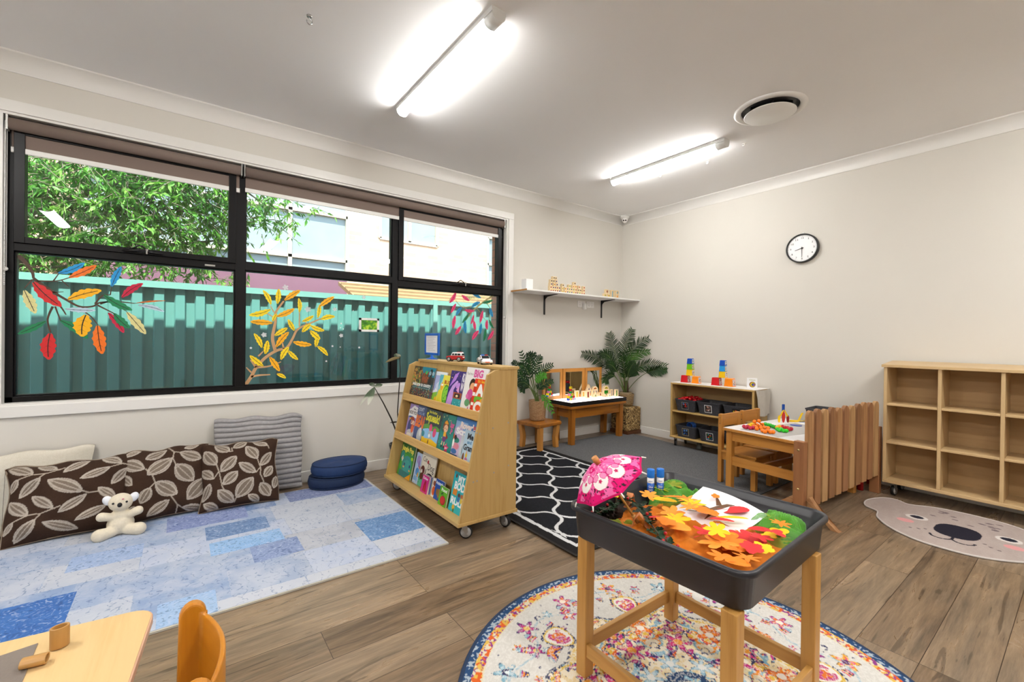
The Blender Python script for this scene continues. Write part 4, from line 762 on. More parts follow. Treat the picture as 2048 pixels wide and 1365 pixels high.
mb = MB(); mb.lathe([(.755, .001), (.765, .001), (.767, .006), (.762, .0102), (.752, .0095)], plain('navy_binding', '#1e3453', .9), (RC[0], RC[1], 0), 96, cap=False); mb.build('binding', t)
mb = MB(); mb.lathe([(0, .0012), (.757, .0012), (.757, .008), (0, .0081)], plain('rug_backing', '#b9b2a2', .95), (RC[0], RC[1], 0), 64); mb.build('backing', t)
# black lattice rug
def blk_col(X, Y):
    C = np.ones(X.shape + (3,)) * LC('#1a1b20'); w = vnoise(X, Y, 25, 4) * .008; n = vnoise(X, Y, 160, 6)
    C = blend(C, (n - .4) * .35, '#34363e')
    u = (X + w + 1.743) / .172; v_ = (Y + w + .56) / .213; p0 = u + v_; q0 = u - v_
    p = p0 + .16 * np.sin(PI * q0); q = q0 + .16 * np.sin(PI * p0)
    ln = (np.abs(np.mod(p + 1, 2) - 1) < .085) | (np.abs(np.mod(q + 1, 2) - 1) < .085)
    C = blend(C, ln * 1.0, '#cfd0d2')
    ex = np.minimum(X + 2.885, -1.55 - X); ey = np.minimum(Y + 2.07, -.165 - Y); e = np.minimum(ex, ey)
    C = blend(C, (e < .09) * 1.0, '#1c1a1c'); C = blend(C, (np.abs(e + w - .075) < .014) * 1.0, '#cfd0d2'); return C
me, ctr = paint_mesh('b', 300, 420, -2.885, -1.55, -2.07, -.165, .0135, None, blk_col, M_pile)
t = thing('lattice_rug', 'black rug with white wavy lattice lines behind the bookcase', 'rug', (-2.2, -1.1, .009)); finish(me, 'pile', ctr, t)
mb = MB(); mb.box(-2.9, -1.535, -2.085, -.15, .0092, .0125, plain('black_binding', '#17140f', .9)); mb.build('backing', t, bevel=.002)
# koala rug
KO = [(-.687, -2.725), (-.62, -2.712), (-.562, -2.715), (-.49, -2.735), (-.425, -2.765), (-.395, -2.81), (-.405, -2.856), (-.44, -2.90), (-.43, -2.945), (-.39, -3.0), (-.36, -3.08), (-.35, -3.16), (-.348, -3.205)]
KB = [(-.732, -2.751), (-.77, -2.81), (-.81, -2.828), (-.88, -2.84), (-.946, -2.871), (-1.03, -2.93), (-1.10, -3.01), (-1.145, -3.10), (-1.157, -3.205)]
ym = -3.205; out = KO + [(x, 2 * ym - y) for x, y in KO[::-1][1:]] + [(x, 2 * ym - y) for x, y in KB] + KB[::-1][1:]
def smooth_loop(P, n=6):
    L = len(P); R = []
    for i in range(L):
        p0, p1, p2, p3 = [Vector(P[(i + k) % L]) for k in (-1, 0, 1, 2)]
        for k in range(n): s = k / n; R.append(tuple(.5 * ((2 * p1) + (p2 - p0) * s + (2 * p0 - 5 * p1 + 4 * p2 - p3) * s * s + (3 * p1 - p0 - 3 * p2 + p3) * s ** 3)))
    return R
KL = smooth_loop(out)
def inpoly(X, Y, P):
    r = np.zeros(X.shape, bool); n = len(P)
    for i in range(n):
        x0, y0 = P[i]; x1, y1 = P[(i + 1) % n]
        if y0 == y1: continue
        c = ((y0 > Y) != (y1 > Y)) & (X < (x1 - x0) * (Y - y0) / (y1 - y0) + x0); r ^= c
    return r
def ko_col(X, Y):
    C = np.ones(X.shape + (3,)) * LC('#b0a39d'); C = blend(C, vnoise(X * .3, Y, 40, 5) * .5, '#a3958f'); C = blend(C, (vnoise(X, Y, 180, 6) - .4) * .4, '#c4bab5')
    E = lambda cx, cy, rx, ry, a=0: (((X - cx) * math.cos(a) + (Y - cy) * math.sin(a)) / rx) ** 2 + ((-(X - cx) * math.sin(a) + (Y - cy) * math.cos(a)) / ry) ** 2
    for s in (-1, 1):
        yy = ym + s * .2
        C = blend(C, E(-.705, yy, .05, .055) < 1, '#d5d0cc'); C = blend(C, E(-.70, yy, .03, .034) < 1, '#262634'); C = blend(C, E(-.826, ym + s * .232, .036, .042) < 1, '#d79a9a')
    nose = (np.abs((X + .80) / .128) ** 2.6 + np.abs((Y - ym) / .1) ** 2.4) < 1; C = blend(C, nose, '#26242f')
    for s in (-1, 1):
        d = np.hypot((X + .955), (Y - (ym + s * .047))); C = blend(C, (np.abs(d - .047) < .006) & (X < -.95), '#26242f')
    C = blend(C, (np.abs(Y - ym) < .006) & (X > -.965) & (X < -.9), '#26242f')
    rnd = random.Random(4)
    for k in range(18):
        cx = rnd.uniform(-.62, -.42); cy = ym + rnd.uniform(-.17, .17); C = blend(C, (E(cx, cy, .010, .016) < 1) * .8, '#6b5d63')
    for s in (-1, 1):
        for (dx, dy) in ((-.93, .15), (-.95, .185), (-.90, .125)): C = blend(C, (E(dx, ym + s * dy, .007, .009) < 1) * .8, '#4a4048')
    return C
me, ctr = paint_mesh('k', 190, 220, -1.17, -.33, -3.72, -2.70, .0085, lambda X, Y: inpoly(X, Y, KL), ko_col, M_pile)
t = thing('animal_rug', 'pinkish beige bear face shaped rug with dark nose beside the cubby shelf', 'rug', (-.8, ym, 0)); finish(me, 'pile', ctr, t)
mb = MB(); mb.tube([(x, y, .006) for x, y in KL + KL[:1]], .0055, plain('pale_binding', '#c9c2be', .9), 6, False); mb.build('binding', t)
mb = MB(); mb.prism(KL, .001, .007, 'Z', plain('dark_backing', '#39363a', .9)); mb.build('backing', t)
# ================================================================ CUSHIONS
def warpz(a, b_, U, w): return .016 * np.clip(b_, 0, 1) ** 3 * np.sin(U * 7 + w * 90) ** 2 + .02 * (np.abs(a) ** 10) * (np.clip(b_, 0, 1) ** 6)
def pillow(w, h, T, color, m, nx=70, ny=60, pinch=.06, ribs=0):
    """returns a mesh: local x = width, z = height, -y = front"""
    u = np.linspace(0, 1, nx + 1); v = np.linspace(0, 1, ny + 1); U, V_ = np.meshgrid(u, v)
    a = 2 * U - 1; b_ = 2 * V_ - 1
    th = T * (np.clip(1 - np.abs(a) ** 3.2, 0, 1) ** .55) * (np.clip(1 - np.abs(b_) ** 3.2, 0, 1) ** .55) + .004
    k = 1 - pinch * (1 - b_ ** 2) * np.abs(a) ** 3; k2 = 1 - pinch * (1 - a ** 2) * np.abs(b_) ** 3
    X = a * w / 2 * k + .006 * np.sin(V_ * 9 + w * 40) * np.abs(a) ** 4; Z = (b_ * k2 + 1) * h / 2 - warpz(a, b_, U, w)
    wr = (vnoise(U * 5, V_ * 5, 1, int(w * 1000)) - .5) * T * .45
    rb = (np.abs(np.sin(V_ * PI * ribs)) ** .6) * .012 if ribs else 0
    F_ = np.stack([X, -(th + wr * (th > .01) + rb), Z], -1).reshape(-1, 3); B_ = np.stack([X, th * .8, Z], -1).reshape(-1, 3)
    n = F_.shape[0]; idx = np.arange(n).reshape(ny + 1, nx + 1)
    q = np.stack([idx[:-1, :-1], idx[:-1, 1:], idx[1:, 1:], idx[1:, :-1]], -1).reshape(-1, 4); qb = q[:, ::-1] + n
    bd = list(idx[0, :]) + list(idx[1:, -1]) + list(idx[-1, -2::-1]) + list(idx[-2:0, 0][::1]); L = len(bd)
    side = [(bd[i], bd[(i + 1) % L] if 0 else bd[(i + 1) % L], bd[(i + 1) % L] + n, bd[i] + n) for i in range(L)]
    me = bpy.data.meshes.new('pillow'); me.from_pydata(np.vstack([F_, B_]).tolist(), [], q.tolist() + qb.tolist() + side)
    C = color(U, V_).reshape(-1, 3); Cb = np.tile(C[:1] * 0 + LC('#3a2b23') if ribs == 0 else C[:1], (n, 1))
    at = me.color_attributes.new('Col', 'FLOAT_COLOR', 'POINT'); at.data.foreach_set('color', np.hstack([np.vstack([C, Cb]), np.ones((2 * n, 1))]).astype(np.float32).ravel())
    me.polygons.foreach_set('use_smooth', [True] * len(me.polygons)); me.materials.append(m); me.update(); return me
def put_pillow(name, label, me, loc, tilt, rz=0, roll=0, piping=None, dims=None, cat='cushion'):
    o = bpy.data.objects.new(name, me); COL.objects.link(o); ORG[o] = Vector(loc)
    o.matrix_world = Matrix.Translation(loc) @ Matrix.Rotation(rz, 4, 'Z') @ Matrix.Rotation(tilt, 4, 'X') @ Matrix.Rotation(roll, 4, 'Y')
    tag(o, label, cat)
    if piping:
        w, h = dims; pts = []
        for k in range(61):
            a = k / 60 * 4; s = a % 1; e = int(a) % 4
            p = [(s, 0), (1, s), (1 - s, 1), (0, 1 - s)][e]; A, B = 2 * p[0] - 1, 2 * p[1] - 1
            pts.append((A * w / 2 * (1 - .06 * (1 - B * B) * abs(A) ** 3) + .006 * math.sin((B + 1) / 2 * 9 + w * 40) * abs(A) ** 4, 0, (B * (1 - .06 * (1 - A * A) * abs(B) ** 3) + 1) * h / 2 - float(warpz(A, B, (A + 1) / 2, w))))
        mb = MB(); mb.tube(pts, .0045, piping, 6, False); c = MB.build(mb, 'piping', None, org=(0, 0, 0)); c.parent = o; c.location = (0, 0, 0)
    return o
def leaf_paint(data, ground='#3b2a21'):
    L, VN = data
    def f(U, V_):
        C = np.ones(U.shape + (3,)) * LC(ground); n = vnoise(U, V_, 120, 9); C = blend(C, (n - .4) * .25, '#52402f')
        for line in VN:
            for a, b_ in zip(line[:-1], line[1:]):
                dx, dy = b_[0] - a[0], b_[1] - a[1]; LL = dx * dx + dy * dy + 1e-9; tt = np.clip(((U - a[0]) * dx + (V_ - a[1]) * dy) / LL, 0, 1)
                d = np.hypot(U - a[0] - tt * dx, V_ - a[1] - tt * dy); C = blend(C, d < .0075, '#a79b8d')
        for (b0, t0, w) in L:
            dx, dy = t0[0] - b0[0], (t0[1] - b0[1]); LL = math.hypot(dx, dy); ux, uy = dx / LL, dy / LL
            s = ((U - b0[0]) * ux + (V_ - b0[1]) * uy) / LL; q = np.abs(-(U - b0[0]) * uy + (V_ - b0[1]) * ux)
            hw = w * .55 * np.sin(PI * np.clip(s, 0, 1)) ** .75; ins = (s > 0) & (s < 1) & (q < hw)
            C = blend(C, ins * (.75 + .25 * (n > .5)), '#a0958a'); C = blend(C, (ins & (q < hw * .62) & (s > .16) & (s < .84)) * .75, '#6b5d51')
            C = blend(C, (ins & (np.abs(q - hw * .62) < .007)) * .9, '#b5aba0'); C = blend(C, (ins & (q < .006)) * .9, '#b0a599')
            C = blend(C, (ins & (q > hw - .011)) * .6, '#b8aea2')
        return C
    return f
M_cush = attr_mat('woven_cushion', .95, .25, 260); M_pip = plain('taupe_piping', '#8d7d6c', .9)
R = math.radians
me = pillow(.52, .43, .085, leaf_paint(CUSH1), M_cush, 150, 130)
put_pillow('cushion', 'brown leaf print cushion at the far left behind the plush toy', me, (-5.035, -.292, .012), R(-22), R(2), R(0), M_pip, (.52, .43))
me = pillow(.44, .44, .08, leaf_paint(CUSH2), M_cush, 130, 130)
put_pillow('cushion', 'brown leaf print cushion in the middle of the three', me, (-4.61, -.265, .012), R(-21), R(2), R(-1), M_pip, (.44, .44))
me = pillow(.45, .44, .082, leaf_paint(CUSH3), M_cush, 130, 130)
put_pillow('cushion', 'brown leaf print cushion in front of the grey ribbed cushion', me, (-4.225, -.325, .012), R(-25), R(-2), R(0), M_pip, (.45, .44))
def greyrib(U, V_):
    C = np.ones(U.shape + (3,)) * LC('#9b999a'); g = np.abs(np.sin(V_ * PI * 15)); C = blend(C, (vnoise(U, V_, 60, 3) - .4) * .6, '#b4b3b6'); return blend(C, (g < .3) * .5, '#858285')
me = pillow(.56, .56, .034, greyrib, attr_mat('plush_grey', 1.0, .5, 300), 70, 180, .03, ribs=15)
put_pillow('cushion', 'large light grey ribbed plush cushion leaning on the wall', me, (-4.09, -.115, .012), R(-9), 0, R(1))
def cream(U, V_): return blend(np.ones(U.shape + (3,)) * LC('#d5cfc1'), vnoise(U, V_, 50, 3) * .3, '#c2bbab')
me = pillow(.62, .47, .045, cream, attr_mat('cream_fabric', .95, .2, 200), 60, 50, .05)
put_pillow('cushion', 'plain cream cushion standing against the wall at the far left', me, (-5.27, -.105, .012), R(-10), 0, R(-1))
# navy poufs
M_navy = plain('navy_fabric', '#173463', .75, var=.15, nscale=40, bmp=.15); M_navy2 = plain('dark_navy_fabric', '#12284c', .8, var=.15, nscale=40, bmp=.15)
def pouf(cx, cy, z0, r, h, m, label, sq=1.0):
    t = thing('floor_cushion', label, 'floor cushion', (cx, cy, z0), 'stacked round floor cushions')
    S = Matrix.Translation((cx, cy, z0)) @ Matrix.Diagonal((1, sq, 1, 1)); mb = MB()
    pr = [(0, 0), (r * .8, 0), (r * .95, h * .08), (r, h * .3), (r * 1.01, h * .55), (r * .985, h * .8), (r * .95, h * .92)]
    mb.lathe(pr, m, (0, 0, 0), 48, S, cap=False); mb.build('side_panel', t)
    mb = MB(); n = 48; vs = []; fs = []
    for i in range(9):
        rr = r * .95 * i / 8
        for k in range(n):
            a = 2 * PI * k / n; z = h * (.92 + .13 * (1 - (i / 8) ** 3)) + .010 * math.sin(3 * a + 1) * (i / 8) * (1 - i / 8) * 2 - .02 * math.exp(-((rr * math.cos(a) - .03) ** 2 + (rr * math.sin(a)) ** 2) / .002)
            vs.append(S @ Vector((rr * math.cos(a), rr * math.sin(a), z)))
    fs = [(i * n + k, i * n + (k + 1) % n, (i + 1) * n + (k + 1) % n, (i + 1) * n + k) for i in range(8) for k in range(n)]
    mb.add(vs, fs, m, True); mb.build('top_panel', t)
    mb = MB()
    for zz in (h * .92, h * .07): mb.tube([S @ Vector((r * .955 * math.cos(2 * PI * k / 48), r * .955 * math.sin(2 * PI * k / 48), zz)) for k in range(49)], .004, M_navy2, 6, False)
    mb.build('piping', t)
pouf(-3.585, -.205, .012, .205, .085, M_navy2, 'dark navy round floor cushion on the rug, lower of the two', .75)
pouf(-3.565, -.205, .098, .205, .088, M_navy, 'navy blue round floor cushion on top of the other', .75)
# ================================================================ PLUSH KOALA
M_pl = plain('ivory_plush', '#e0d6c1', .95, var=.08, nscale=120, bmp=.3); M_wf = plain('white_fluff', '#eceff6', .95, var=.08, nscale=90, bmp=.4)
KX, KY = -4.815, -.392
t = thing('plush_koala', 'small ivory plush koala sitting against the brown cushions', 'plush toy', (KX, KY, .011)); t.scale = (1.1, 1.1, 1.1)
mb = MB(); B = lambda dx, dy, z, r, rot=None: mb.ball((KX + dx, KY + dy, z), r, M_pl, 16, rot)
B(0, 0, .062, (.056, .044, .056)); B(0, .002, .105, (.042, .034, .036)); B(0, -.002, .172, (.050, .042, .046)); B(0, -.02, .162, (.03, .03, .024))
for s, (dx, dz) in ((-1, (-.078, .118)), (1, (.078, .122))):
    for k in range(6): f = k / 5; B(dx * (.35 + .55 * f), -.012 - .012 * f, .104 + (dz - .104) * f, .0185 + .004 * f)
for s in (-1, 1):
    for k in range(6): f = k / 5; B(s * (.03 + .045 * f), -.025 - .028 * f, .034 + .002 * f, .025 + .007 * f)
o = mb.build('body', t); rm = o.modifiers.new('fuse', 'REMESH'); rm.mode = 'VOXEL'; rm.voxel_size = .0042; rm.use_smooth_shade = True
sm = o.modifiers.new('soft', 'SMOOTH'); sm.iterations = 6
for s in (-1, 1):
    mb = MB(); mb.ball((KX + s * .05, KY + .004, .187), (.02, .012, .026), M_wf, 14, Matrix.Rotation(s * .5, 4, 'Y')); mb.build('ear', t)
    mb = MB(); mb.ball((KX + s * .026, KY - .038, .18), .0052, M_black, 10); mb.build('eye', t)
mb = MB(); mb.ball((KX, KY - .05, .172), (.010, .008, .012), M_black, 12); mb.build('nose', t)
mb = MB(); mb.ball((KX + .012, KY - .041, .197), (.005, .002, .004), plain('pink_stitch', '#d98a96', .8), 8); mb.build('cheek_mark', t)
# ================================================================ BOOKCASE
def xe(z): return -3.317 + .217 * (z - .112)
BN, BF = -1.60, -.505                                    # near and far end planes
t = thing('book_display', 'birch plywood book display trolley with slanted front facing the window rug', 'bookcase', (-3.1, -1.05, 0))
for y0_, y1_ in ((BN, BN + .018), (BF - .018, BF)):
    mb = MB(); mb.prism([(xe(.113) - .0, .113), (-2.925, .113), (-2.925, .955), (-3.085, .955), (xe(.93), .93)][::1], y0_, y1_, 'Y', M_ply['Z']); so = mb.build('side_panel', t, bevel=.0015)
    if y0_ == BN:
        for (sx, sz) in ((-3.21, .605), (-3.19, .598), (-3.10, .62), (-2.99, .64), (-3.23, .33), (-3.205, .332), (-3.09, .36), (-2.985, .385)):
            mb = MB(); mb.tube([(sx, BN - .0012, sz), (sx, BN + .002, sz)], .005, M_zinc, 10); mb.build('screw', so)
mb = MB(); mb.box(-3.06, -2.915, BN - .006, BF + .006, .955, .973, M_ply['Y']); mb.build('top_board', t, bevel=.002)
mb = MB(); mb.box(xe(.1) - .008, -2.915, BN - .004, BF + .004, .094, .113, M_ply['Y']); mb.build('base_board', t, bevel=.002)
mb = MB(); mb.prism([(xe(.113) + .125, .113), (xe(.113) + .137, .113), (-3.04, .955), (-3.052, .955)], BN + .018, BF - .018, 'Y', M_ply['Z']); mb.build('back_panel', t)
LIP = {}
for z0, zt in ((.668, .716), (.385, .433)):
    mb = MB(); mb.box(xe(z0) + .004, xe(z0) + .125, BN + .018, BF - .018, z0 + .004, z0 + .014, M_ply['Y']); mb.build('shelf', t)
    mb = MB(); mb.prism([(xe(z0), z0 + .0), (xe(z0) + .014, z0), (xe(zt) + .014, zt), (xe(zt), zt)], BN + .016, BF - .016, 'Y', M_plyedge); mb.build('lip', t, bevel=.001)
def caster(x, y, top, parent, R=.038, yaw=0, w=.02, brake=False):
    M = Matrix.Translation((x, y, 0)) @ Matrix.Rotation(yaw, 4, 'Z')
    fk = MB(); h = top
    fk.box(-.024, .024, -.02, .02, h - .004, h, M_zinc, M); fk.tube([M @ Vector((0, 0, h)), M @ Vector((0, 0, h - .016))], .015, M_zinc, 14)
    for s in (-1, 1):
        fk.prism([(-.018, h - .012), (.018, h - .012), (.026, R + .002), (.012, R - .008), (-.004, R + .012)], s * (w / 2 + .003) - .0012, s * (w / 2 + .003) + .0012, 'Y', M_zinc, M)
    if brake: fk.box(-.06, -.018, -.012, .012, h - .026, h - .021, M_zinc, M @ Matrix.Rotation(.15, 4, 'Y'))
    cst = fk.build('caster', parent)
    wl = MB(); Q = M @ Matrix.Translation((.012, 0, R + .001)) @ Matrix.Rotation(PI / 2, 4, 'X')
    wl.lathe([(R * .74, -w / 2), (R * .96, -w / 2), (R, -w / 4), (R, w / 4), (R * .96, w / 2), (R * .74, w / 2)], M_rubber, (0, 0, 0), 28, Q)
    wl.lathe([(0, -w / 2 - .002), (R * .25, -w / 2 - .002), (R * .3, -w / 2), (R * .78, -w / 2 - .001), (R * .78, w / 2 + .001), (R * .3, w / 2), (R * .25, w / 2 + .002), (0, w / 2 + .002)], M_greyrim, (0, 0, 0), 28, Q)
    wl.build('wheel', cst)
for x, y, br_ in ((-3.255, -1.545, True), (-2.975, -1.545, False), (-3.255, -.56, False), (-2.975, -.56, False)): caster(x, y, .094, t, yaw=-.6 if br_ else -1.35 + (y > -1) * .4, brake=br_)
# ---- books
def bcol(c): return plain('print_' + c.strip('#'), c, .35, var=.02, nscale=60)
M_pages = plain('book_pages', '#e9e4d8', .8)
def book(label, yl, yr, zb, zt, x0, cover, art=(), spine=None, thick=.008, board=False, shift=0.0, slope=.217, tsh=0.0):
    """book leaning on the slanted back: yl / yr are its left and right edges seen from the front (yl > yr)"""
    W_ = yl - yr; S = math.sqrt(1 + slope * slope); Hh = (zt - zb) * S
    ux = Vector((slope / S, 0, 1 / S)); nn = Vector((-1 / S, 0, slope / S)); O = Vector((x0 + shift, yl, zb))
    fn3 = lambda a, b_, d=0.0: O + Vector((0, -a * W_ - tsh * b_, 0)) + ux * (b_ * Hh) + nn * d
    mb = MB(); M = bcol(cover); sp = bcol(spine or cover)
    def slab(a0, a1, b0, b1, d0, d1, m):
        vs = [fn3(a, b_, d) for d in (d0, d1) for b_ in (b0, b1) for a in (a0, a1)]
        mb.add(vs, [(0, 2, 3, 1), (4, 5, 7, 6), (0, 1, 5, 4), (2, 6, 7, 3), (0, 4, 6, 2), (1, 3, 7, 5)], m)
    slab(0, 1, 0, 1, -.0012, 0, M); slab(.01, .985, .01, .99, -thick + .001, -.0012, M_pages); slab(0, 1, 0, 1, -thick, -thick + .001, M); slab(0, .012, 0, 1, -thick, 0, sp)
    k = 0
    for it in art:
        k += 1; d = .0003 + .00006 * k; ty = it[0]; m = bcol(it[1])
        asp = Hh / W_
        if ty == 'p': mb.add([fn3(a, b_, d) for a, b_ in it[2]], [tuple(range(len(it[2])))], m)
        elif ty == 'e':
            cx, cy_, rx, ry = it[2:6]; ro = it[6] if len(it) > 6 else 0; n = 20
            mb.add([fn3(cx + (rx * math.cos(q) * math.cos(ro) - ry * math.sin(q) * math.sin(ro) * 1), cy_ + (ry * math.sin(q) * math.cos(ro) + rx * math.cos(q) * math.sin(ro)) * 1, d) for q in [2 * PI * i / n for i in range(n)]], [tuple(range(n))], m)
        elif ty == 't':
            s_, x_, y_, w_, h_ = it[2:7]; ro = it[7] if len(it) > 7 else 0
            add_text(mb, s_, lambda a, b_: fn3(a, b_, d + .0002), x_, y_, h_, m, width=w_, bold=it[8] if len(it) > 8 else .03, rot=ro)
        elif ty == 's':                    # scattered dots
            rr = random.Random(it[2]); x_, y_, x2, y2, n_, r_ = it[3:9]
            for _ in range(n_):
                cx, cy_ = rr.uniform(x_, x2), rr.uniform(y_, y2); r1 = r_ * rr.uniform(.5, 1.3); ph = rr.random()
                mb.add([fn3(cx + r1 * math.cos(2 * PI * (i + ph) / 6), cy_ + r1 / asp * math.sin(2 * PI * (i + ph) / 6), d + .00002 * (_ % 5)) for i in range(6)], [tuple(range(6))], m)
        elif ty == 'star':
            cx, cy_, r_ = it[2:5]; mb.add([fn3(cx + (r_ if i % 2 == 0 else r_ * .45) * math.sin(i * PI / 5), cy_ + (r_ if i % 2 == 0 else r_ * .45) / asp * math.cos(i * PI / 5), d) for i in range(10)], [tuple(range(10))], m)
    return tag(mb.build('picture_book'), label, 'book', 'picture books on the display trolley')
X1, X2, X3 = xe(.68) + .046, xe(.40) + .046, xe(.13) + .095
Z1, Z2, Z3 = .6825, .3995, .1135
rect = lambda a, b_, c, d: [(a, c), (b_, c), (b_, d), (a, d)]
book('dark forest picture book reading welcome to country, first on the top shelf', -.528, -.876, Z1, .922, X1, '#3b3a3c', [
    ('p', '#1f7f97', rect(.35, 1, .72, 1)), ('p', '#4d4338', rect(0, .4, .45, 1)), ('p', '#6b4a35', [(.4, .5), (.75, .5), (.72, .85), (.45, .8)]), ('p', '#2b2626', rect(.22, .33, .4, 1)), ('p', '#2f2a2a', rect(.78, .88, .4, .95)),
    ('p', '#2f5963', [(0, .38), (1, .38), (1, .52), (.5, .45), (0, .55)]), ('s', '#c98a4a', 1, .02, .4, .4, .95, 60, .022), ('s', '#7c9a4a', 2, .0, .4, .4, .95, 50, .02), ('s', '#a5502f', 3, .42, .55, .75, .85, 50, .022), ('s', '#c9a35a', 4, .05, .02, .95, .35, 90, .014), ('s', '#6a4048', 5, 0, 0, 1, .3, 70, .03), ('s', '#3f8a8a', 6, .1, .05, .95, .4, 50, .015),
    ('e', '#3fae5a', .62, .84, .05, .06), ('e', '#8fa9b8', .79, .83, .05, .06), ('e', '#9fb5c0', .93, .83, .05, .06), ('t', '#f4f2ee', 'welcome to country', .06, .41, .86, .16), ('t', '#8fc0c4', 'aunty joy murphy and lisa kennedy', .06, .34, .86, .07, 0, 0)])
book('pale blue picture book with green hills, half hidden behind the forest book', -.862, -1.03, Z1, .902, X1, '#dfe6ee', [
    ('p', '#a9b3e0', rect(0, .95, .4, .88)), ('p', '#e9ecf4', [(.1, .3), (.5, .75), (.8, .45), (1, .6), (1, .3)]), ('p', '#8cc63f', [(0, 0), (1, 0), (1, .25), (.5, .38), (0, .3)]), ('e', '#cfd9f2', .45, .55, .2, .12), ('e', '#e6b422', .4, .14, .12, .08), ('e', '#c4532f', .75, .3, .05, .1)], shift=.010)
book('yellow and green bug book with blue stripe beside the purple unicorn book', -.952, -1.118, Z1, .885, X1, '#f1e15a', [
    ('p', '#5fb3c4', rect(0, .35, .3, 1)), ('p', '#9ad0d6', [(.0, .55), (.3, .9), (.35, .6), (.1, .3)]), ('p', '#e9df4e', rect(.3, 1, .1, 1)), ('p', '#9a3a24', rect(0, 1, 0, .1)), ('e', '#5ab52f', .7, .38, .26, .32), ('e', '#8ad03f', .7, .38, .2, .25), ('s', '#3c8f1f', 3, .55, .15, .85, .6, 12, .03), ('e', '#f0b21a', .3, .62, .12, .13), ('e', '#ffffff', .27, .67, .04, .04), ('e', '#ffffff', .36, .67, .04, .04), ('e', '#e6d830', .2, .3, .16, .22),
    ('t', '#b5401f', 'BUG', .46, .72, .5, .16), ('t', '#7c5a1c', 'cupboard', .5, .65, .45, .06, 0, 0)], shift=.004)
book('purple picture book with lilac dragon and white letters Ki W', -1.104, -1.298, Z1, .924, X1, '#3c2a78', [
    ('p', '#c79ae0', [(0, 0), (.35, 0), (.42, .25), (.38, .5), (.6, .72), (.5, .75), (.25, .6), (.1, .4)]), ('p', '#b57fdc', [(.05, .55), (.3, .9), (.55, .98), (.4, .75)]), ('e', '#c48fe0', .62, .62, .13, .07, .3), ('p', '#d99bd0', [(.55, .5), (.75, .42), (.72, .62)]), ('p', '#2f9aa0', rect(.42, 1, 0, .28)), ('s', '#7ed0d0', 4, .45, .02, .95, .26, 14, .02), ('p', '#a5502f', rect(.42, .95, .28, .44)), ('p', '#2a1c28', rect(.5, .85, .31, .41)), ('e', '#f2d7a0', .66, .35, .08, .03), ('s', '#e6c04a', 8, .1, .75, .7, .98, 10, .018), ('t', '#f4f0fa', 'Ki', .8, .74, .17, .3), ('t', '#f4f0fa', 'W', .8, .5, .17, .3)], shift=-.002)
book('white picture book with purple spine reading You are a BIG beside girl in pink', -1.299, -1.545, Z1, .958, X1, '#ece9e6', [
    ('t', '#7a7478', "You're a", .05, .83, .3, .09, 0, 0), ('t', '#d65a9e', 'BIG', .38, .8, .42, .22, 0, .05), ('e', '#3a2620', .4, .62, .14, .14), ('e', '#e8a878', .42, .56, .12, .11), ('e', '#d2549a', .36, .38, .14, .15), ('e', '#e070ac', .25, .36, .06, .05), ('e', '#5f9a6a', .3, .22, .12, .08), ('e', '#8a5a2f', .48, .27, .07, .09), ('p', '#d85a9a', [(.33, .06), (.42, .06), (.38, .16)])], spine='#5a3fa8', shift=-.006)
book('orange alphabet picture book with white letters A and C against the near end panel', -1.432, -1.562, Z1, .896, X1, '#e2531b', [
    ('p', '#d92f1c', rect(0, .22, 0, 1)), ('p', '#f2efe8', rect(0, .22, .78, .86)), ('p', '#f2efe8', rect(0, .22, .52, .62)), ('p', '#f2efe8', rect(0, .22, .26, .34)), ('t', '#f0c22a', 'Dr. Seuss', .26, .9, .7, .1), ('t', '#f6f3ee', 'A', .3, .55, .62, .42, 0, .06), ('e', '#69b52f', .55, .48, .38, .045), ('e', '#69b52f', .3, .42, .12, .07), ('e', '#e8a01f', .8, .42, .12, .06), ('t', '#f6f3ee', 'C', .26, .08, .6, .42, 0, .06)], shift=-.015)
book('lilac and white fox picture book, first on the middle shelf', -.588, -.73, Z2, .643, X2, '#9f86c4', [
    ('p', '#f0eef0', [(.0, .62), (1, .62), (1, .92), (.5, .97), (.2, .86), (.0, .82)]), ('t', '#2a2426', 'No. 1', .5, .84, .42, .07), ('t', '#1f1b1d', 'NOSY FOX', .06, .71, .9, .13), ('e', '#2f6fb0', .4, .62, .35, .03), ('e', '#a53a1f', .55, .42, .38, .22), ('e', '#d8b01f', .3, .5, .1, .1), ('e', '#27397c', .35, .35, .2, .2), ('e', '#c4c4c8', .6, .15, .45, .12), ('e', '#d95f2a', .75, .3, .15, .12), ('e', '#efe9e0', .5, .1, .3, .06), ('t', '#f4d8c0', 'URI', .45, .42, .45, .16)])
book('slate blue picture book with orange letters reading DONT CALL ME BEAR', -.732, -.905, Z2, .651, X2, '#3f5384', [
    ('t', '#c4cfe2', "DON'T", .08, .84, .5, .14), ('t', '#8fa4cc', 'CALL ME', .12, .75, .55, .10), ('t', '#e8711c', 'BEAR', .0, .42, .95, .42, 0, .05), ('e', '#b9c0c4', .55, .2, .22, .2), ('e', '#d9dde0', .6, .3, .1, .12), ('t', '#a8bce0', 'aaron blabey', .1, .03, .6, .07, 0, 0)], shift=-.003)
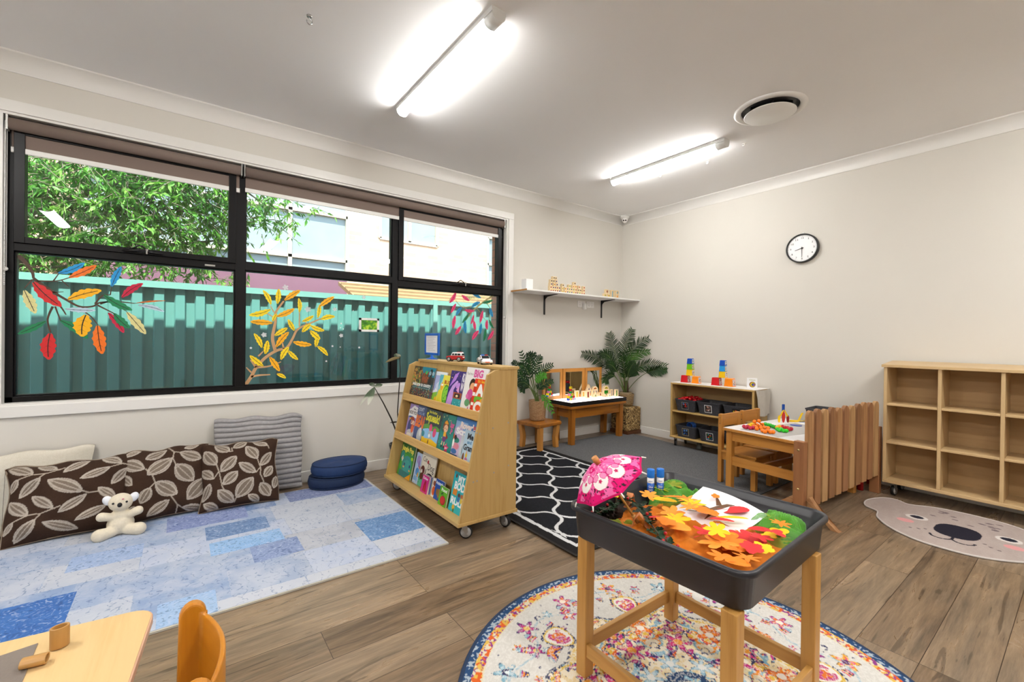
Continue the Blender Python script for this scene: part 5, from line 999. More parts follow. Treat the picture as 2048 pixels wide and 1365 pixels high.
book('dark green picture book with yellow words Not Another Squeak and grey mouse', -.875, -1.105, Z2, .647, X2, '#2e3f43', [
    ('p', '#5a9a3a', [(0, .55), (.25, .6), (.5, .55), (.8, .6), (1, .55), (1, .3), (0, .3)]), ('p', '#86bde6', [(0, .42), (.3, .48), (.6, .44), (1, .48), (1, .15), (0, .15)]), ('p', '#f0c324', [(0, 0), (1, 0), (1, .17), (.6, .24), (.2, .2), (0, .26)]), ('e', '#2f8a9a', .05, .3, .1, .08), ('t', '#e9e04a', 'Not Another', .2, .89, .5, .1), ('t', '#ece63a', 'Squeak!', .06, .68, .85, .3, 0, .04), ('e', '#e0487c', .47, .5, .09, .12, .2), ('e', '#e0487c', .74, .42, .1, .12, -.2), ('e', '#aab4bc', .5, .33, .13, .1, -.5), ('e', '#e8ecee', .46, .3, .06, .05), ('e', '#6a4a3a', .45, .13, .03, .07), ('t', '#a07a18', 'dev petty', .1, .06, .3, .06, 0, 0)], shift=-.006)
book('teal picture book with brown haired girl in a yellow top and red star', -1.108, -1.285, Z2, .645, X2, '#1f8a80', [
    ('p', '#14665f', [(0, 1), (.5, 1), (.2, .5), (0, .6)]), ('star', '#e6cf8a', .12, .9, .05), ('star', '#e6cf8a', .3, .95, .035), ('star', '#e6cf8a', .45, .88, .03), ('s', '#7cc8bc', 9, .05, .05, .95, .5, 14, .016), ('e', '#7a3c1c', .38, .68, .2, .16), ('e', '#f0bf98', .4, .63, .15, .1), ('e', '#1c1414', .33, .63, .018, .02), ('e', '#1c1414', .47, .62, .018, .02), ('p', '#f0a41c', [(.25, .78), (.38, .84), (.52, .77), (.5, .74), (.28, .74)]), ('p', '#f0b01c', rect(.3, .48, .42, .54)), ('p', '#8a2a2a', [(.48, .52), (.66, .42), (.52, .36)]), ('e', '#6a2f7a', .4, .36, .13, .07), ('p', '#f0bf98', rect(.28, .33, .2, .3)), ('p', '#f0bf98', rect(.44, .49, .2, .3)), ('p', '#1c1414', rect(.26, .35, .14, .2)), ('p', '#1c1414', rect(.43, .52, .14, .2)), ('t', '#e0609c', 'Super', .68, .7, .28, .2, 0, .05), ('t', '#e0609c', 'P', .76, .54, .14, .18, 0, .05), ('star', '#d32a6a', .66, .17, .2), ('t', '#f8d8e4', 'girl', .58, .15, .17, .07), ('s', '#e9dfa8', 3, .0, .2, .9, .95, 8, .02)], shift=-.002)
book('sky blue picture book reading Rovers Scri with jumbled animals', -1.283, -1.52, Z2, .648, X2, '#8fb4dc', [
    ('p', '#c9b8d8', [(0, 0), (.4, 0), (.4, .9), (0, .7)]), ('p', '#3f78ba', rect(0, 1, .9, 1)), ('p', '#3f78ba', rect(.6, 1, .7, .92)), ('t', '#f4e2dc', "Rover's", .25, .76, .72, .2, 0, .06), ('t', '#c94b56', 's', .88, .78, .1, .2, 0, .06), ('t', '#f6f4f6', 'Scri', .1, .6, .5, .2, 0, .06), ('p', '#ccd3da', rect(.4, 1, 0, .62)), ('e', '#1f7a6a', .15, .44, .18, .07), ('e', '#d8889c', .2, .3, .16, .08), ('e', '#2c2a30', .12, .5, .06, .06), ('e', '#d95f24', .03, .5, .03, .08), ('e', '#f0f0ee', .05, .36, .05, .1), ('p', '#27507c', rect(0, .35, .02, .1)), ('e', '#3a70b0', .15, .17, .14, .06), ('e', '#2a4a3a', .55, .25, .03, .12), ('e', '#4f7a4a', .58, .35, .02, .06)], shift=0.001)
book('pale blue picture book reading Me and Gran in front of the sky blue book', -1.43, -1.54, Z2, .592, X2, '#b5cfe0', [
    ('t', '#22262e', 'Me', .3, .75, .6, .24, 0, .04), ('t', '#3f7fae', 'and', .38, .62, .42, .14, 0, .03), ('t', '#2a2e38', 'Gran', .08, .42, .85, .24, 0, .04), ('e', '#7a4a30', .2, .2, .1, .12), ('e', '#e6c640', .5, .28, .1, .08), ('e', '#c46a9a', .52, .16, .13, .06), ('e', '#eef2f4', .55, .07, .42, .07), ('e', '#e0a888', .5, .36, .06, .05)], shift=-.012)
book('green picture book reading Jungle Pop with teal elephant, leftmost on the bottom tray', -.53, -.755, Z3, .345, X3 - .02, '#2f8f3c', [
    ('p', '#1f6e33', [(0, 1), (1, 1), (1, .75), (.5, .85), (0, .7)]), ('p', '#4aa83c', [(0, .3), (.3, .7), (1, .6), (1, 0), (0, 0)]), ('e', '#2f9090', .58, .36, .36, .3), ('e', '#2f9090', .18, .6, .13, .16), ('e', '#3aa3a0', .6, .32, .28, .22), ('p', '#2a7f86', rect(.12, .9, 0, .18)), ('e', '#f0efe8', .2, .52, .07, .05), ('e', '#f0efe8', .2, .52, .03, .1), ('e', '#e8c030', .2, .52, .03, .025), ('e', '#27407c', .42, .38, .05, .05), ('e', '#27407c', .82, .38, .05, .05), ('e', '#e6b06a', .38, .3, .06, .03), ('e', '#e6b06a', .85, .26, .06, .03), ('p', '#f0a81c', [(.62, 0), (1, 0), (1, .2)]), ('t', '#ecdc5a', 'Jungle Pop', .06, .78, .88, .2, 0, .05), ('e', '#b8e02a', .9, .62, .08, .05)], spine='#1d2a6a', thick=.014)
book('light blue picture book with lilac elephants beside the jungle book', -.775, -.875, Z3, .318, X3 - .01, '#b3c9e8', [
    ('e', '#a493cc', .45, .78, .3, .14), ('e', '#8f7fc0', .6, .66, .15, .12), ('e', '#4f8fcf', .5, .4, .25, .12), ('e', '#e0b040', .65, .3, .1, .08), ('e', '#7fb0e0', .4, .15, .3, .1), ('e', '#e07a5a', .75, .55, .08, .06), ('t', '#f2f4f8', 'kind', .1, .05, .4, .08)])
book('cream picture book reading Cat and Dog with brown and black dogs', -.86, -1.07, Z3, .342, X3 - .008, '#e3dccb', [
    ('p', '#58b48e', [(0, 0), (1, 0), (.9, .3), (.5, .36), (.2, .42), (0, .38)]), ('s', '#2f7a5a', 6, .0, .05, .5, .3, 10, .03), ('t', '#33292a', 'Cat', .1, .74, .3, .2, 0, .0), ('e', '#b5202a', .47, .76, .06, .055), ('t', '#33292a', 'Dog', .5, .55, .45, .28, 0, .0), ('e', '#6a3224', .2, .48, .14, .13), ('e', '#efe8e0', .14, .4, .06, .1), ('e', '#6a3224', .18, .3, .12, .1), ('p', '#2a201e', [(.36, .35), (.4, .55), (.44, .56), (.41, .33)]), ('e', '#2c1f1a', .72, .36, .24, .12), ('e', '#2c1f1a', .55, .3, .08, .1), ('e', '#2c1f1a', .92, .3, .08, .1), ('e', '#f4f0e8', .66, .38, .03, .03), ('e', '#f4f0e8', .8, .37, .03, .03)], shift=-.002)
M2 = -.018
book('small magenta board book reading Clothes with red dress', -.985, -1.08, Z3, .222, X3 - .045, '#cc2a86', [('t', '#f8f0f4', 'Clothes', .08, .78, .75, .2), ('p', '#a01030', [(.3, .1), (.8, .1), (.72, .5), (.66, .68), (.5, .7), (.44, .66), (.36, .45)]), ('p', '#c4183c', [(.4, .12), (.7, .12), (.62, .5), (.5, .5)])], spine='#8a1a5a', thick=.014, shift=0)
book('small blue board book stacked behind the magenta one', -.995, -1.092, Z3, .220, X3 - .030, '#2a6aa8', [], spine='#2a6aa8', thick=.012)
book('small white board book with orange animal between two others', -1.108, -1.16, Z3, .225, X3 - .03, '#ece6e0', [('e', '#d95f24', .5, .35, .4, .25), ('e', '#8a4a2a', .5, .75, .35, .15)], thick=.012)
book('small blue board book reading Animals with brown elephant', -1.155, -1.262, Z3, .235, X3 - .035, '#1d4fa8', [('t', '#f2f6fa', 'Animals', .06, .76, .86, .22), ('e', '#9a7440', .6, .38, .3, .2), ('e', '#86642f', .35, .4, .14, .16), ('p', '#9a7440', rect(.45, .55, .1, .35)), ('p', '#9a7440', rect(.72, .82, .1, .35))], thick=.012)
book('small green board book reading Food with red apple', -1.255, -1.352, Z3, .222, X3 - .055, '#5cab1c', [('t', '#f6f8f0', 'Food', .2, .76, .7, .24), ('e', '#9a1a1e', .55, .3, .34, .25), ('e', '#c4262a', .5, .32, .26, .2), ('e', '#2a5a1a', .36, .64, .14, .06, .5), ('p', '#4a3018', rect(.5, .54, .5, .68))], thick=.012)
book('turquoise picture book reading MY BODY MY RULES with two children, rightmost on the bottom tray', -1.37, -1.565, Z3, .335, X3 - .045, '#26b3bd', [
    ('t', '#f4f8f8', 'MY', .28, .78, .4, .24, 0, .05), ('t', '#f4f8f8', 'BODY', .12, .58, .82, .26, 0, .05), ('t', '#f4f8f8', 'MY', .62, .36, .34, .2, 0, .05), ('t', '#f4f8f8', 'RULES', .06, .2, .9, .24, 0, .05), ('p', '#e08a24', rect(.1, .34, .42, .58)), ('e', '#5a3220', .48, .46, .07, .06), ('e', '#c06a3a', .64, .46, .07, .06), ('e', '#2f6fb0', .48, .36, .07, .07), ('e', '#e0c040', .64, .36, .06, .07), ('e', '#e0b030', .28, .12, .08, .07), ('e', '#3a7a3a', .3, .05, .04, .05), ('p', '#1a99a4', rect(0, 1, .94, 1)), ('e', '#7a3a5a', .93, .72, .05, .08), ('e', '#6a4030', .16, .9, .05, .05)])
# things on top of it
t = thing('sign_holder', 'blue tabletop sign holder with white sheet on top of the book display', 'sign holder', (-2.98, -.575, .973))
mb = MB(); mb.lathe([(0, .973), (.058, .973), (.056, .977), (.02, .984), (.012, .998), (.012, 1.008), (0, 1.008)], plain('sign_blue', '#1f5fc0', .3), (-2.98, -.575, 0), 28, Matrix.Diagonal((.7, 1.2, 1, 1))); mb.build('base', t)
M_sb = plain('sign_blue', '#1f5fc0', .3); y_, z_ = -.575, 1.005
mb = MB()
for q in ((-.12, .12, .0, .018), (-.12, .12, .152, .17), (-.12, -.098, .018, .152), (.098, .12, .018, .152)): mb.box(-2.986, -2.974, y_ + q[0], y_ + q[1], z_ + q[2], z_ + q[3], M_sb)
mb.build('frame', t, bevel=.002)
mb = MB(); mb.box(-2.983, -2.977, y_ - .098, y_ + .098, z_ + .018, z_ + .152, plain('paper', '#e8e8ec', .7)); M_gt = plain('grey_print', '#b4aeb8', .8)
for k in range(9):
    w_ = .15 - (k * 37 % 5) * .012; mb.box(-2.9834, -2.983, y_ + .08 - w_, y_ + .08, z_ + .136 - k * .0125, z_ + .1385 - k * .0125, M_gt)
mb.build('sheet', t)
M_carred = plain('toy_red', '#a8161a', .22); M_carwhite = plain('toy_white', '#e9ebef', .22); M_carblk = plain('toy_tyre', '#18181a', .5); M_cargl = plain('toy_window', '#1c2024', .1); M_blu = plain('toy_blue', '#1e5fc4', .3)
def wheels(t, xs, w, r, M):
    for x in xs:
        for s in (-1, 1):
            mb = MB(); Q = M @ Matrix.Translation((x, s * w, r)) @ Matrix.Rotation(PI / 2, 4, 'X')
            mb.lathe([(r * .6, -.006), (r, -.005), (r, .005), (r * .6, .006)], M_carblk, (0, 0, 0), 20, Q); mb.lathe([(0, -.0065), (r * .6, -.0062), (r * .6, .0062), (0, .0065)], M_greyrim, (0, 0, 0), 16, Q)
            for k in range(5): mb.box(-.0012, .0012, 0, r * .58, -.0078, -.0062, M_chrome, Q @ Matrix.Rotation(k * 1.2566, 4, 'Z')); mb.box(-.0012, .0012, 0, r * .58, .0062, .0078, M_chrome, Q @ Matrix.Rotation(k * 1.2566, 4, 'Z'))
            mb.build('wheel', t)
# red rescue wagon: rear towards the right
cx, cy_ = -2.985, -.95
t = thing('toy_car', 'red toy rescue wagon with white roof on top of the book display', 'toy car', (cx, cy_, .973)); M = Matrix.Translation((cx, cy_, .973)) @ Matrix.Rotation(R(125), 4, 'Z')
mb = MB(); mb.prism([(-.06, .014), (.056, .014), (.06, .028), (.058, .038), (.03, .042), (-.062, .042), (-.064, .024)], -.026, .026, 'Y', M_carred, M); mb.build('body', t, bevel=.003)
mb = MB(); mb.prism([(-.06, .0415), (.026, .0415), (.016, .062), (.008, .066), (-.05, .066), (-.058, .060)], -.0235, .0235, 'Y', M_carwhite, M); cb = mb.build('cabin', t, bevel=.003)
mb = MB()
for s in (-1, 1):
    for (a, b_) in ((-.05, -.028), (-.024, -.006), (-.002, .012)): mb.prism([(a, .045), (b_ + (.004 if b_ > 0 else 0), .045), (b_, .058), (a, .058)], s * .0236 - .0004, s * .0236 + .0004, 'Y', M_cargl, M)
mb.box(-.0612, -.0595, -.018, .018, .046, .058, M_cargl, M); mb.build('windows', cb)
mb = MB(); mb.box(-.0655, -.064, -.014, .014, .028, .035, plain('rescue_text', '#f4f0ee', .5), M); mb.box(-.05, -.02, -.018, .018, .066, .070, M_carred, M); mb.build('trim', t)
wheels(t, (-.04, .038), .023, .0165, M)
# white police sports car
cx, cy_ = -2.975, -1.315
t = thing('toy_car', 'white toy police sports car with blue and red roof lights', 'toy car', (cx, cy_, .973)); M = Matrix.Translation((cx, cy_, .973)) @ Matrix.Rotation(R(-112), 4, 'Z')
mb = MB(); mb.prism([(-.088, .012), (.085, .010), (.092, .02), (.086, .028), (.06, .034), (.03, .038), (-.05, .042), (-.085, .036), (-.09, .024)], -.036, .036, 'Y', M_carwhite, M); bo = mb.build('body', t, bevel=.006, seg=3)
mb = MB(); mb.prism([(-.06, .040), (.036, .037), (.006, .054), (-.024, .056), (-.044, .05)], -.028, .028, 'Y', M_carwhite, M); mb.build('roof', t, bevel=.004)
mb = MB(); mb.prism([(.034, .0385), (.008, .0545), (.006, .0535), (.03, .037)], -.024, .024, 'Y', M_cargl, M); mb.prism([(-.03, .042), (.022, .041), (.004, .052), (-.02, .053)], -.0285, .0285, 'Y', M_cargl, M); mb.build('windscreen', t)
mb = MB(); mb.box(-.018, -.006, -.022, -.002, .0555, .0625, M_blu, M); mb.build('blue_light', t); mb = MB(); mb.box(-.018, -.006, .002, .022, .0555, .0625, M_carred, M); mb.build('red_light', t)
mb = MB(); mb.box(.05, .072, -.015, .015, .0325, .0365, M_blu, M @ Matrix.Rotation(.18, 4, 'Y')); mb.box(-.03, .03, -.0368, -.036, .018, .024, plain('police_navy', '#23345c', .4), M); mb.box(-.03, .03, .036, .0368, .018, .024, plain('police_navy', '#23345c', .4), M); mb.build('decal', bo)
mb = MB(); mb.box(.088, .0925, -.014, .014, .015, .02, plain('grille_orange', '#d8531c', .4), M)
mb.build('grille', bo)
for s in (-1, 1): mb = MB(); mb.prism([(.07, .022), (.09, .02), (.086, .027)], s * .030 - .005, s * .030 + .0062, 'Y', M_cargl, M); mb.build('headlight', bo)
wheels(t, (-.056, .056), .031, .0185, M)
# ================================================================ FLOATING SHELF
t = thing('wall_shelf', 'long white floating shelf on black brackets in the corner', 'shelf', (-.9, -.14, 1.63))
mb = MB(); mb.box(-1.80, -.002, -.28, -.001, 1.628, 1.644, M_white); mb.build('board', t, bevel=.001)
mb = MB(); mb.box(-1.802, -1.799, -.28, -.001, 1.6285, 1.6435, plain('raw_chipboard', '#c08a4c', .7, var=.2, nscale=120)); mb.build('raw_edge', t)
for x in (-1.325, -.39):
    mb = MB(); mb.box(x - .012, x + .012, -.006, -.001, 1.412, 1.628, M_black); mb.box(x - .012, x + .012, -.205, -.001, 1.622, 1.628, M_black)
    mb.prism([(-.006, 1.622), (-.006, 1.56), (-.018, 1.585), (-.05, 1.607), (-.19, 1.622)], x - .004, x + .004, 'X', M_black); mb.build('bracket', t, bevel=.001)
mb = MB(); mb.box(-1.745, -1.655, -.2, -.12, 1.6445, 1.755, plain('white_card_box', '#f4f4f4', .5)); tag(mb.build('card_box', bevel=.003), 'plain white card box at the left end of the wall shelf', 'box')
DC = dict(r='#a8323a', b='#3a2f7a', y='#dcc22a', o='#e08a1c', g='#6aa83a', k='#2a1c24', lime='#b8c020', yellow='#f0cf1a', red='#8a1c2a', sky='#7ab8e0', orange='#f09018')
M_blk = {c: wood('block_' + c, '#e6cfa6', '#d9bb88', c, .5, 30) for c in 'X'}['X']
CNT = {'r': 'red', 'b': 'purple', 'y': 'yellow', 'o': 'orange', 'g': 'green', 'k': 'dark'}
ORD = 'first second third fourth fifth sixth seventh eighth ninth tenth eleventh twelfth thirteenth fourteenth fifteenth sixteenth'.split()
RN = ['bottom', 'second', 'third', 'fourth', 'top']
for i, (x, r, c) in enumerate(CASTLE):
    s = .0335; z = 1.6442 + r * (s + .0004)
    if r == 3 and x > -.95 - .2 and x < -1.0: z = z
    mb = MB(); mb.box(x - s / 2 + .0006, x + s / 2 - .0006, -.165 - s, -.165, z, z + s, M_blk); o = mb.build('wooden_block', bevel=.0015)
    d = MB(); d.lathe([(.0075, 0), (.0075, .002), (.004, .004), (0, .0045)], plain('gem_' + c, DC[c], .15), (x, -.165 - s, z + s / 2), 10, Matrix.Rotation(PI / 2, 4, 'X')); d.build('gem', o)
    nth = sorted(q[0] for q in CASTLE if q[1] == r).index(x)
    tag(o, 'wood block with %s gem, %s, %s row of the shelf castle' % (CNT[c], ORD[nth] + ' from the left', RN[r]), 'block', 'gem blocks stacked as a castle on the wall shelf')
for i, (x, r, c, h) in enumerate(WBLK):
    s = .05; z = 1.6442 + r * (s + .0004); H2 = s * h; mb = MB(); y1 = -.14; y0_ = y1 - s * .6; b_ = .011
    for q in ((x - s / 2, x + s / 2, z, z + b_), (x - s / 2, x + s / 2, z + H2 - b_, z + H2), (x - s / 2, x - s / 2 + b_, z + b_, z + H2 - b_), (x + s / 2 - b_, x + s / 2, z + b_, z + H2 - b_)): mb.box(q[0] + .0004, q[1] - .0004, y0_, y1, q[2], q[3], M_blk)
    o = mb.build('window_block'); g = MB(); g.box(x - s / 2 + b_, x + s / 2 - b_, y1 - .017, y1 - .013, z + b_, z + H2 - b_, plain('acrylic_' + c, DC[c], .1)); g.build('acrylic_window', o)
    tag(o, {0: 'lime windowed wood block at the left on the shelf right end', 1: 'yellow windowed wood block under the red one on the wall shelf', 2: 'dark red windowed wood block resting on two others on the wall shelf', 3: 'tall wood block with sky blue window on the wall shelf', 4: 'orange windowed wood block at the bottom near the corner', 5: 'sky blue windowed wood block on top of the orange one'}[i], 'block', 'coloured window blocks on the wall shelf')
# power points under the shelf
for (x0, x1, lab) in ((-.81, -.685, 'white power point with plug in it under the wall shelf, left one'), (-.655, -.53, 'white double power point under the wall shelf, right one')):
    t = thing('power_point', lab, 'power outlet', ((x0 + x1) / 2, 0, 1.56), 'power points under the wall shelf')
    mb = MB(); mb.box(x0, x1, -.009, 0, 1.525, 1.6, M_white); mb.build('plate', t, bevel=.003)
    for k in (.3, .7):
        mb = MB(); xx = x0 + (x1 - x0) * k; mb.box(xx - .006, xx + .006, -.013, -.009, 1.578, 1.592, M_white); mb.build('switch', t, bevel=.001)
        mb = MB()
        for dx, an in ((-.008, .5), (.008, -.5)): mb.box(-.0012, .0012, -.0095, -.0085, -.004, .004, M_black, Matrix.Translation((xx + dx, 0, 1.556)) @ Matrix.Rotation(an, 4, 'Y'))
        mb.box(xx - .0012, xx + .0012, -.0095, -.0085, 1.538, 1.546, M_black); mb.build('socket', t)
mb = MB(); mb.box(-.735, -.695, -.045, -.0095, 1.50, 1.572, M_white); tag(mb.build('plug_adapter', bevel=.005), 'white plug-in adapter in the left power point', 'plug')
# ================================================================ LIGHT TABLE CORNER
t = thing('light_table', 'stained pine table with black edged light panel in the corner', 'table', (-.8, -.2, 0))
mb = MB(); mb.box(-1.25, -.345, -.365, -.03, .396, .424, M_dkpine['X']); mb.build('table_top', t, bevel=.004)
mb = MB(); mb.box(-1.20, -.40, -.335, -.318, .295, .3955, M_dkpine['X']); mb.build('apron', t)
mb = MB(); mb.box(-1.20, -.40, -.07, -.053, .295, .3955, M_dkpine['X']); mb.build('apron', t)
for x in (-1.20, -.417): mb = MB(); mb.box(x, x + .017, -.318, -.07, .295, .3955, M_dkpine['Y']); mb.build('apron', t)
for x, y, tp in ((-1.213, -.345, 1), (-.43, -.345, -1), (-1.213, -.105, 1), (-.43, -.105, -1)):
    mb = MB(); mb.prism([(x - .002, .0095), (x + .05, .0095), (x + .062 if tp < 0 else x + .052, .3955), (x - .0 if tp > 0 else x, .3955)], y, y + .06, 'Y', M_dkpine['Z']); mb.build('leg', t, bevel=.003)
t2 = thing('light_pad', 'glowing white light panel with black frame on the corner table', 'light panel', (-.8, -.19, .435))
mb = MB(); x0, x1, y0_, y1_ = -1.245, -.335, -.362, -.02
for q in ((x0, x1, y0_, y0_ + .02), (x0, x1, y1_ - .02, y1_), (x0, x0 + .02, y0_ + .02, y1_ - .02), (x1 - .02, x1, y0_ + .02, y1_ - .02)): mb.box(q[0], q[1], q[2], q[3], .4245, .466, M_black)
mb.build('frame', t2, bevel=.002)
mb = MB(); mb.box(x0 + .02, x1 - .02, y0_ + .02, y1_ - .02, .4245, .465, emis('lit_acrylic', '#fff6fb', 1.6)); mb.build('lit_surface', t2)
# triptych mirror
t = thing('folding_mirror', 'three panel folding mirror in orange pine frame behind the blocks', 'mirror', (-.9, -.055, .466))
M_mir = plain('mirror_glass', '#d8dcdc', .02, 1.0, var=.0)
for i, (xa, ya, xb, yb) in enumerate(((-1.40, -.075, -1.075, -.036), (-1.065, -.036, -.735, -.06), (-.728, -.06, -.408, -.03))):
    d = Vector((xb - xa, yb - ya, 0)); L = d.length; M = Matrix.Translation((xa, ya, .467)) @ Matrix.Rotation(math.atan2(d.y, d.x), 4, 'Z'); f = .038; h = .34
    mb = MB()
    for q in ((0, f, 0, h), (L - f, L, 0, h), (f, L - f, 0, f), (f, L - f, h - f, h)): mb.box(q[0], q[1], -.009, .009, q[2], q[3], M_pine['Z'] if q[1] - q[0] < .05 else M_pine['X'], M)
    po = mb.build('mirror_panel', t, bevel=.0015); g = MB(); g.box(f - .002, L - f + .002, -.003, .006, f - .002, h - f + .002, M_mir, M); g.build('mirror_glass', po)
# window blocks on the panel
for i, (ty, c, x, y, w_, h_) in enumerate(LTB):
    col_ = {'yellow': '#e6b81e', 'grey': '#8a8a98', 'red': '#8a2a24', 'orange': '#c8701c', 'green': '#17801c', 'lime': '#b0a81c', 'sky': '#b4d0ec'}[c]
    A = plain('acr_' + c, col_, .1); z = .4665; d_ = .028; M = Matrix.Translation((x, min(y, -.1), z)) @ Matrix.Rotation(R(-8), 4, 'Z'); mb = MB(); g = MB(); f = .011 if w_ > .04 else .008
    if ty in ('rect', 'sq'):
        for q in ((-w_ / 2, -w_ / 2 + f, 0, h_), (w_ / 2 - f, w_ / 2, 0, h_), (-w_ / 2 + f, w_ / 2 - f, 0, f), (-w_ / 2 + f, w_ / 2 - f, h_ - f, h_)): mb.box(q[0], q[1], 0, d_, q[2], q[3], M_blk, M)
        g.box(-w_ / 2 + f, w_ / 2 - f, d_ * .4, d_ * .55, f, h_ - f, A, M)
    elif ty == 'tri':
        o_ = [(-w_ / 2, 0), (w_ / 2, 0), (0, h_)]; i_ = [(-w_ / 2 * .5, h_ * .14), (w_ / 2 * .5, h_ * .14), (0, h_ * .66)]
        for k in range(3): a, b_ = o_[k], o_[(k + 1) % 3]; c_, e_ = i_[(k + 1) % 3], i_[k]; mb.prism([a, b_, c_, e_], 0, d_, 'Y', M_blk, M)
        g.prism(i_, d_ * .4, d_ * .55, 'Y', A, M)
    else:
        hb = h_ * .62
        for q in ((-w_ / 2, -w_ / 2 + f, 0, hb), (w_ / 2 - f, w_ / 2, 0, hb), (-w_ / 2 + f, w_ / 2 - f, 0, f), (-w_ / 2 + f, w_ / 2 - f, hb - f, hb)): mb.box(q[0], q[1], 0, d_, q[2], q[3], M_blk, M)
        g.box(-w_ / 2 + f, w_ / 2 - f, d_ * .4, d_ * .55, f, hb - f, plain('acr_green', '#17801c', .1) if c == 'lime' else plain('acr_grey', '#8a8a98', .1), M)
        n_ = 14; ro = w_ / 2; ri = ro - f * 1.3; hz = hb + .0005
        for k in range(n_):
            a, b_ = PI * k / n_, PI * (k + 1) / n_; mb.prism([(ri * math.cos(a), hz + ri * math.sin(a)), (ro * math.cos(a), hz + ro * math.sin(a)), (ro * math.cos(b_), hz + ro * math.sin(b_)), (ri * math.cos(b_), hz + ri * math.sin(b_))], 0, d_, 'Y', M_blk, M)
        g.prism([(ri * math.cos(PI * k / n_), hz + .006 + ri * .9 * math.sin(PI * k / n_)) for k in range(n_ + 1)], d_ * .4, d_ * .55, 'Y', A, M); mb.box(-ri, ri, 0, d_, hz, hz + .006, M_blk, M)
    o = mb.build('window_block'); g.build('acrylic_window', o)
    labs = ['yellow windowed tall wood block, left of the pair', 'yellow windowed tall wood block, right of the pair', 'slim grey windowed wood block among the tall blocks', 'dark red windowed tall wood block at the front', 'arched wood block with orange half moon window', 'small triangular wood block with green window', 'small square wood block with red window', 'arched wood block with lime half moon over green window', 'small triangular wood block with orange window', 'small square wood block with pale blue window', 'slim grey windowed wood block beside the green arch', 'green windowed tall wood block at the right end']
    tag(o, labs[i] + ' on the light panel', 'block', 'coloured window blocks on the light panel')
mb = MB(); x, y = -.725, -.13; o_ = [(-.04, .142), (.04, .142), (0, .215)]
i_ = [(-.022, .152), (.022, .152), (0, .19)]
for k in range(3): mb.prism([o_[k], o_[(k + 1) % 3], i_[(k + 1) % 3], i_[k]], 0, .028, 'Y', M_blk, Matrix.Translation((x, y, .400)))
o = mb.build('window_block'); g = MB(); g.prism(i_, .01, .014, 'Y', plain('acr_grey', '#8a8a98', .1), Matrix.Translation((x, y, .400))); g.build('acrylic_window', o)
tag(o, 'triangular wood block with grey window perched on the slim blocks', 'block', 'coloured window blocks on the light panel')
MC = dict(blue='#1c3fb0', yellow='#e6cf10', pink='#e88ac0', sky='#9ac4ee', green='#1c9a4a', red='#c41c24')
for i, (c, x, z) in enumerate(MINI):
    s = MINI_S * .96; z = .4665 + round((z - .481) / .0262) * (s + .0005); mb = MB(); yb = -.2
    mb.box(x - s / 2, x + s / 2, yb - s / 2, yb + s / 2, z, z + s, plain('cube_' + c, MC[c], .12)); mb.lathe([(s * .28, 0), (s * .28, .002), (0, .002)], plain('cube_dot', '#3a3a2a', .4), (x, yb - s / 2, z + s / 2), 12, Matrix.Rotation(PI / 2, 4, 'X'))
    tag(mb.build('mini_cube', bevel=.002), 'tiny %s translucent cube, %s in the little tower on the light panel' % (c, ['row one', 'row one', 'row one', 'row one', 'row two', 'row two', 'row two', 'row three', 'row three', 'row four', 'row five', 'topmost'][i]), 'cube', 'tiny coloured cubes on the light panel')
# ================================================================ PLANTS
M_palm = leafmat('palm_leaf', [(.3, '#0f260a'), (.5, '#1f3f12'), (.65, '#2f5a1c'), (.8, '#447526')]); M_zz = leafmat('waxy_leaf', [(.3, '#122d1a'), (.5, '#1e4220'), (.65, '#336b26'), (.8, '#4a8a30')])
M_stem = plain('green_stem', '#54682c', .5, var=.15); M_bright = leafmat('bright_leaf', [(.3, '#3f8a22'), (.6, '#5fae38'), (.8, '#84c452')])
def frond(path, nl, L, w, m, seed, droop=.3, start=.38, wide=1.0):
    rnd = random.Random(seed); P = bez(path[0], path[1], path[2], 24); mb = MB(); mb.tube(P, [.005 * (1 - .75 * i / 24) for i in range(25)], M_stem, 6, False)
    V = []; F_ = []; n0 = int(24 * start); side = None
    for i in range(nl):
        s = start + (1 - start) * (i + .5) / nl; k = min(23, int(s * 24)); f = s * 24 - k; p = P[k].lerp(P[k + 1], f); tg = (P[k + 1] - P[k]).normalized()
        view = Vector((.6, .8, 0)); sd = tg.cross(view).normalized()
        ll = L * (.45 + .55 * math.sin(PI * min(1, .25 + .8 * (s - start) / (1 - start)))) * rnd.uniform(.88, 1.08)
        for sg in (-1, 1):
            d = (tg * rnd.uniform(.55, .8) + sd * sg * .75 + view * rnd.uniform(-.22, .12) + Vector((0, 0, -droop * .25))).normalized()
            q = d.cross(view).normalized() * w * wide; e = p + d * ll + Vector((0, 0, -droop * ll * .35)); e.x = min(e.x, -.012); e.y = min(e.y, -.012)
            o = len(V); V += [p + q * .75, p + d * ll * .3 + q, p.lerp(e, .7) + q * .8, e, p.lerp(e, .7) - q * .8, p + d * ll * .3 - q, p - q * .75]; F_ += [(o, o + 1, o + 2, o + 3, o + 4, o + 5, o + 6)]
    for v_ in V:
        v_.x = min(v_.x, -.012); v_.y = min(v_.y, -.012)
    mb.add(V, F_, m); return mb
t = thing('potted_palm', 'tall feathery green palm in woven pot standing in the room corner', 'plant', (-.14, -.2, .33))
m, tt, b = nm('woven_seagrass'); v = mapped(tt); wv = N(tt, 'TexWave', Scale=22.0, Distortion=6.0, Detail=2.0, bands_direction='Z'); tt.links.new(v, wv.inputs['Vector'])
tt.links.new(ramp(tt, wv.outputs[0], [(.1, '#5e4526'), (.5, '#9c7c50'), (.9, '#c0a272')]), b.inputs['Base Color']); bump(tt, b, wv.outputs[0], .8, .006); M_sea = m
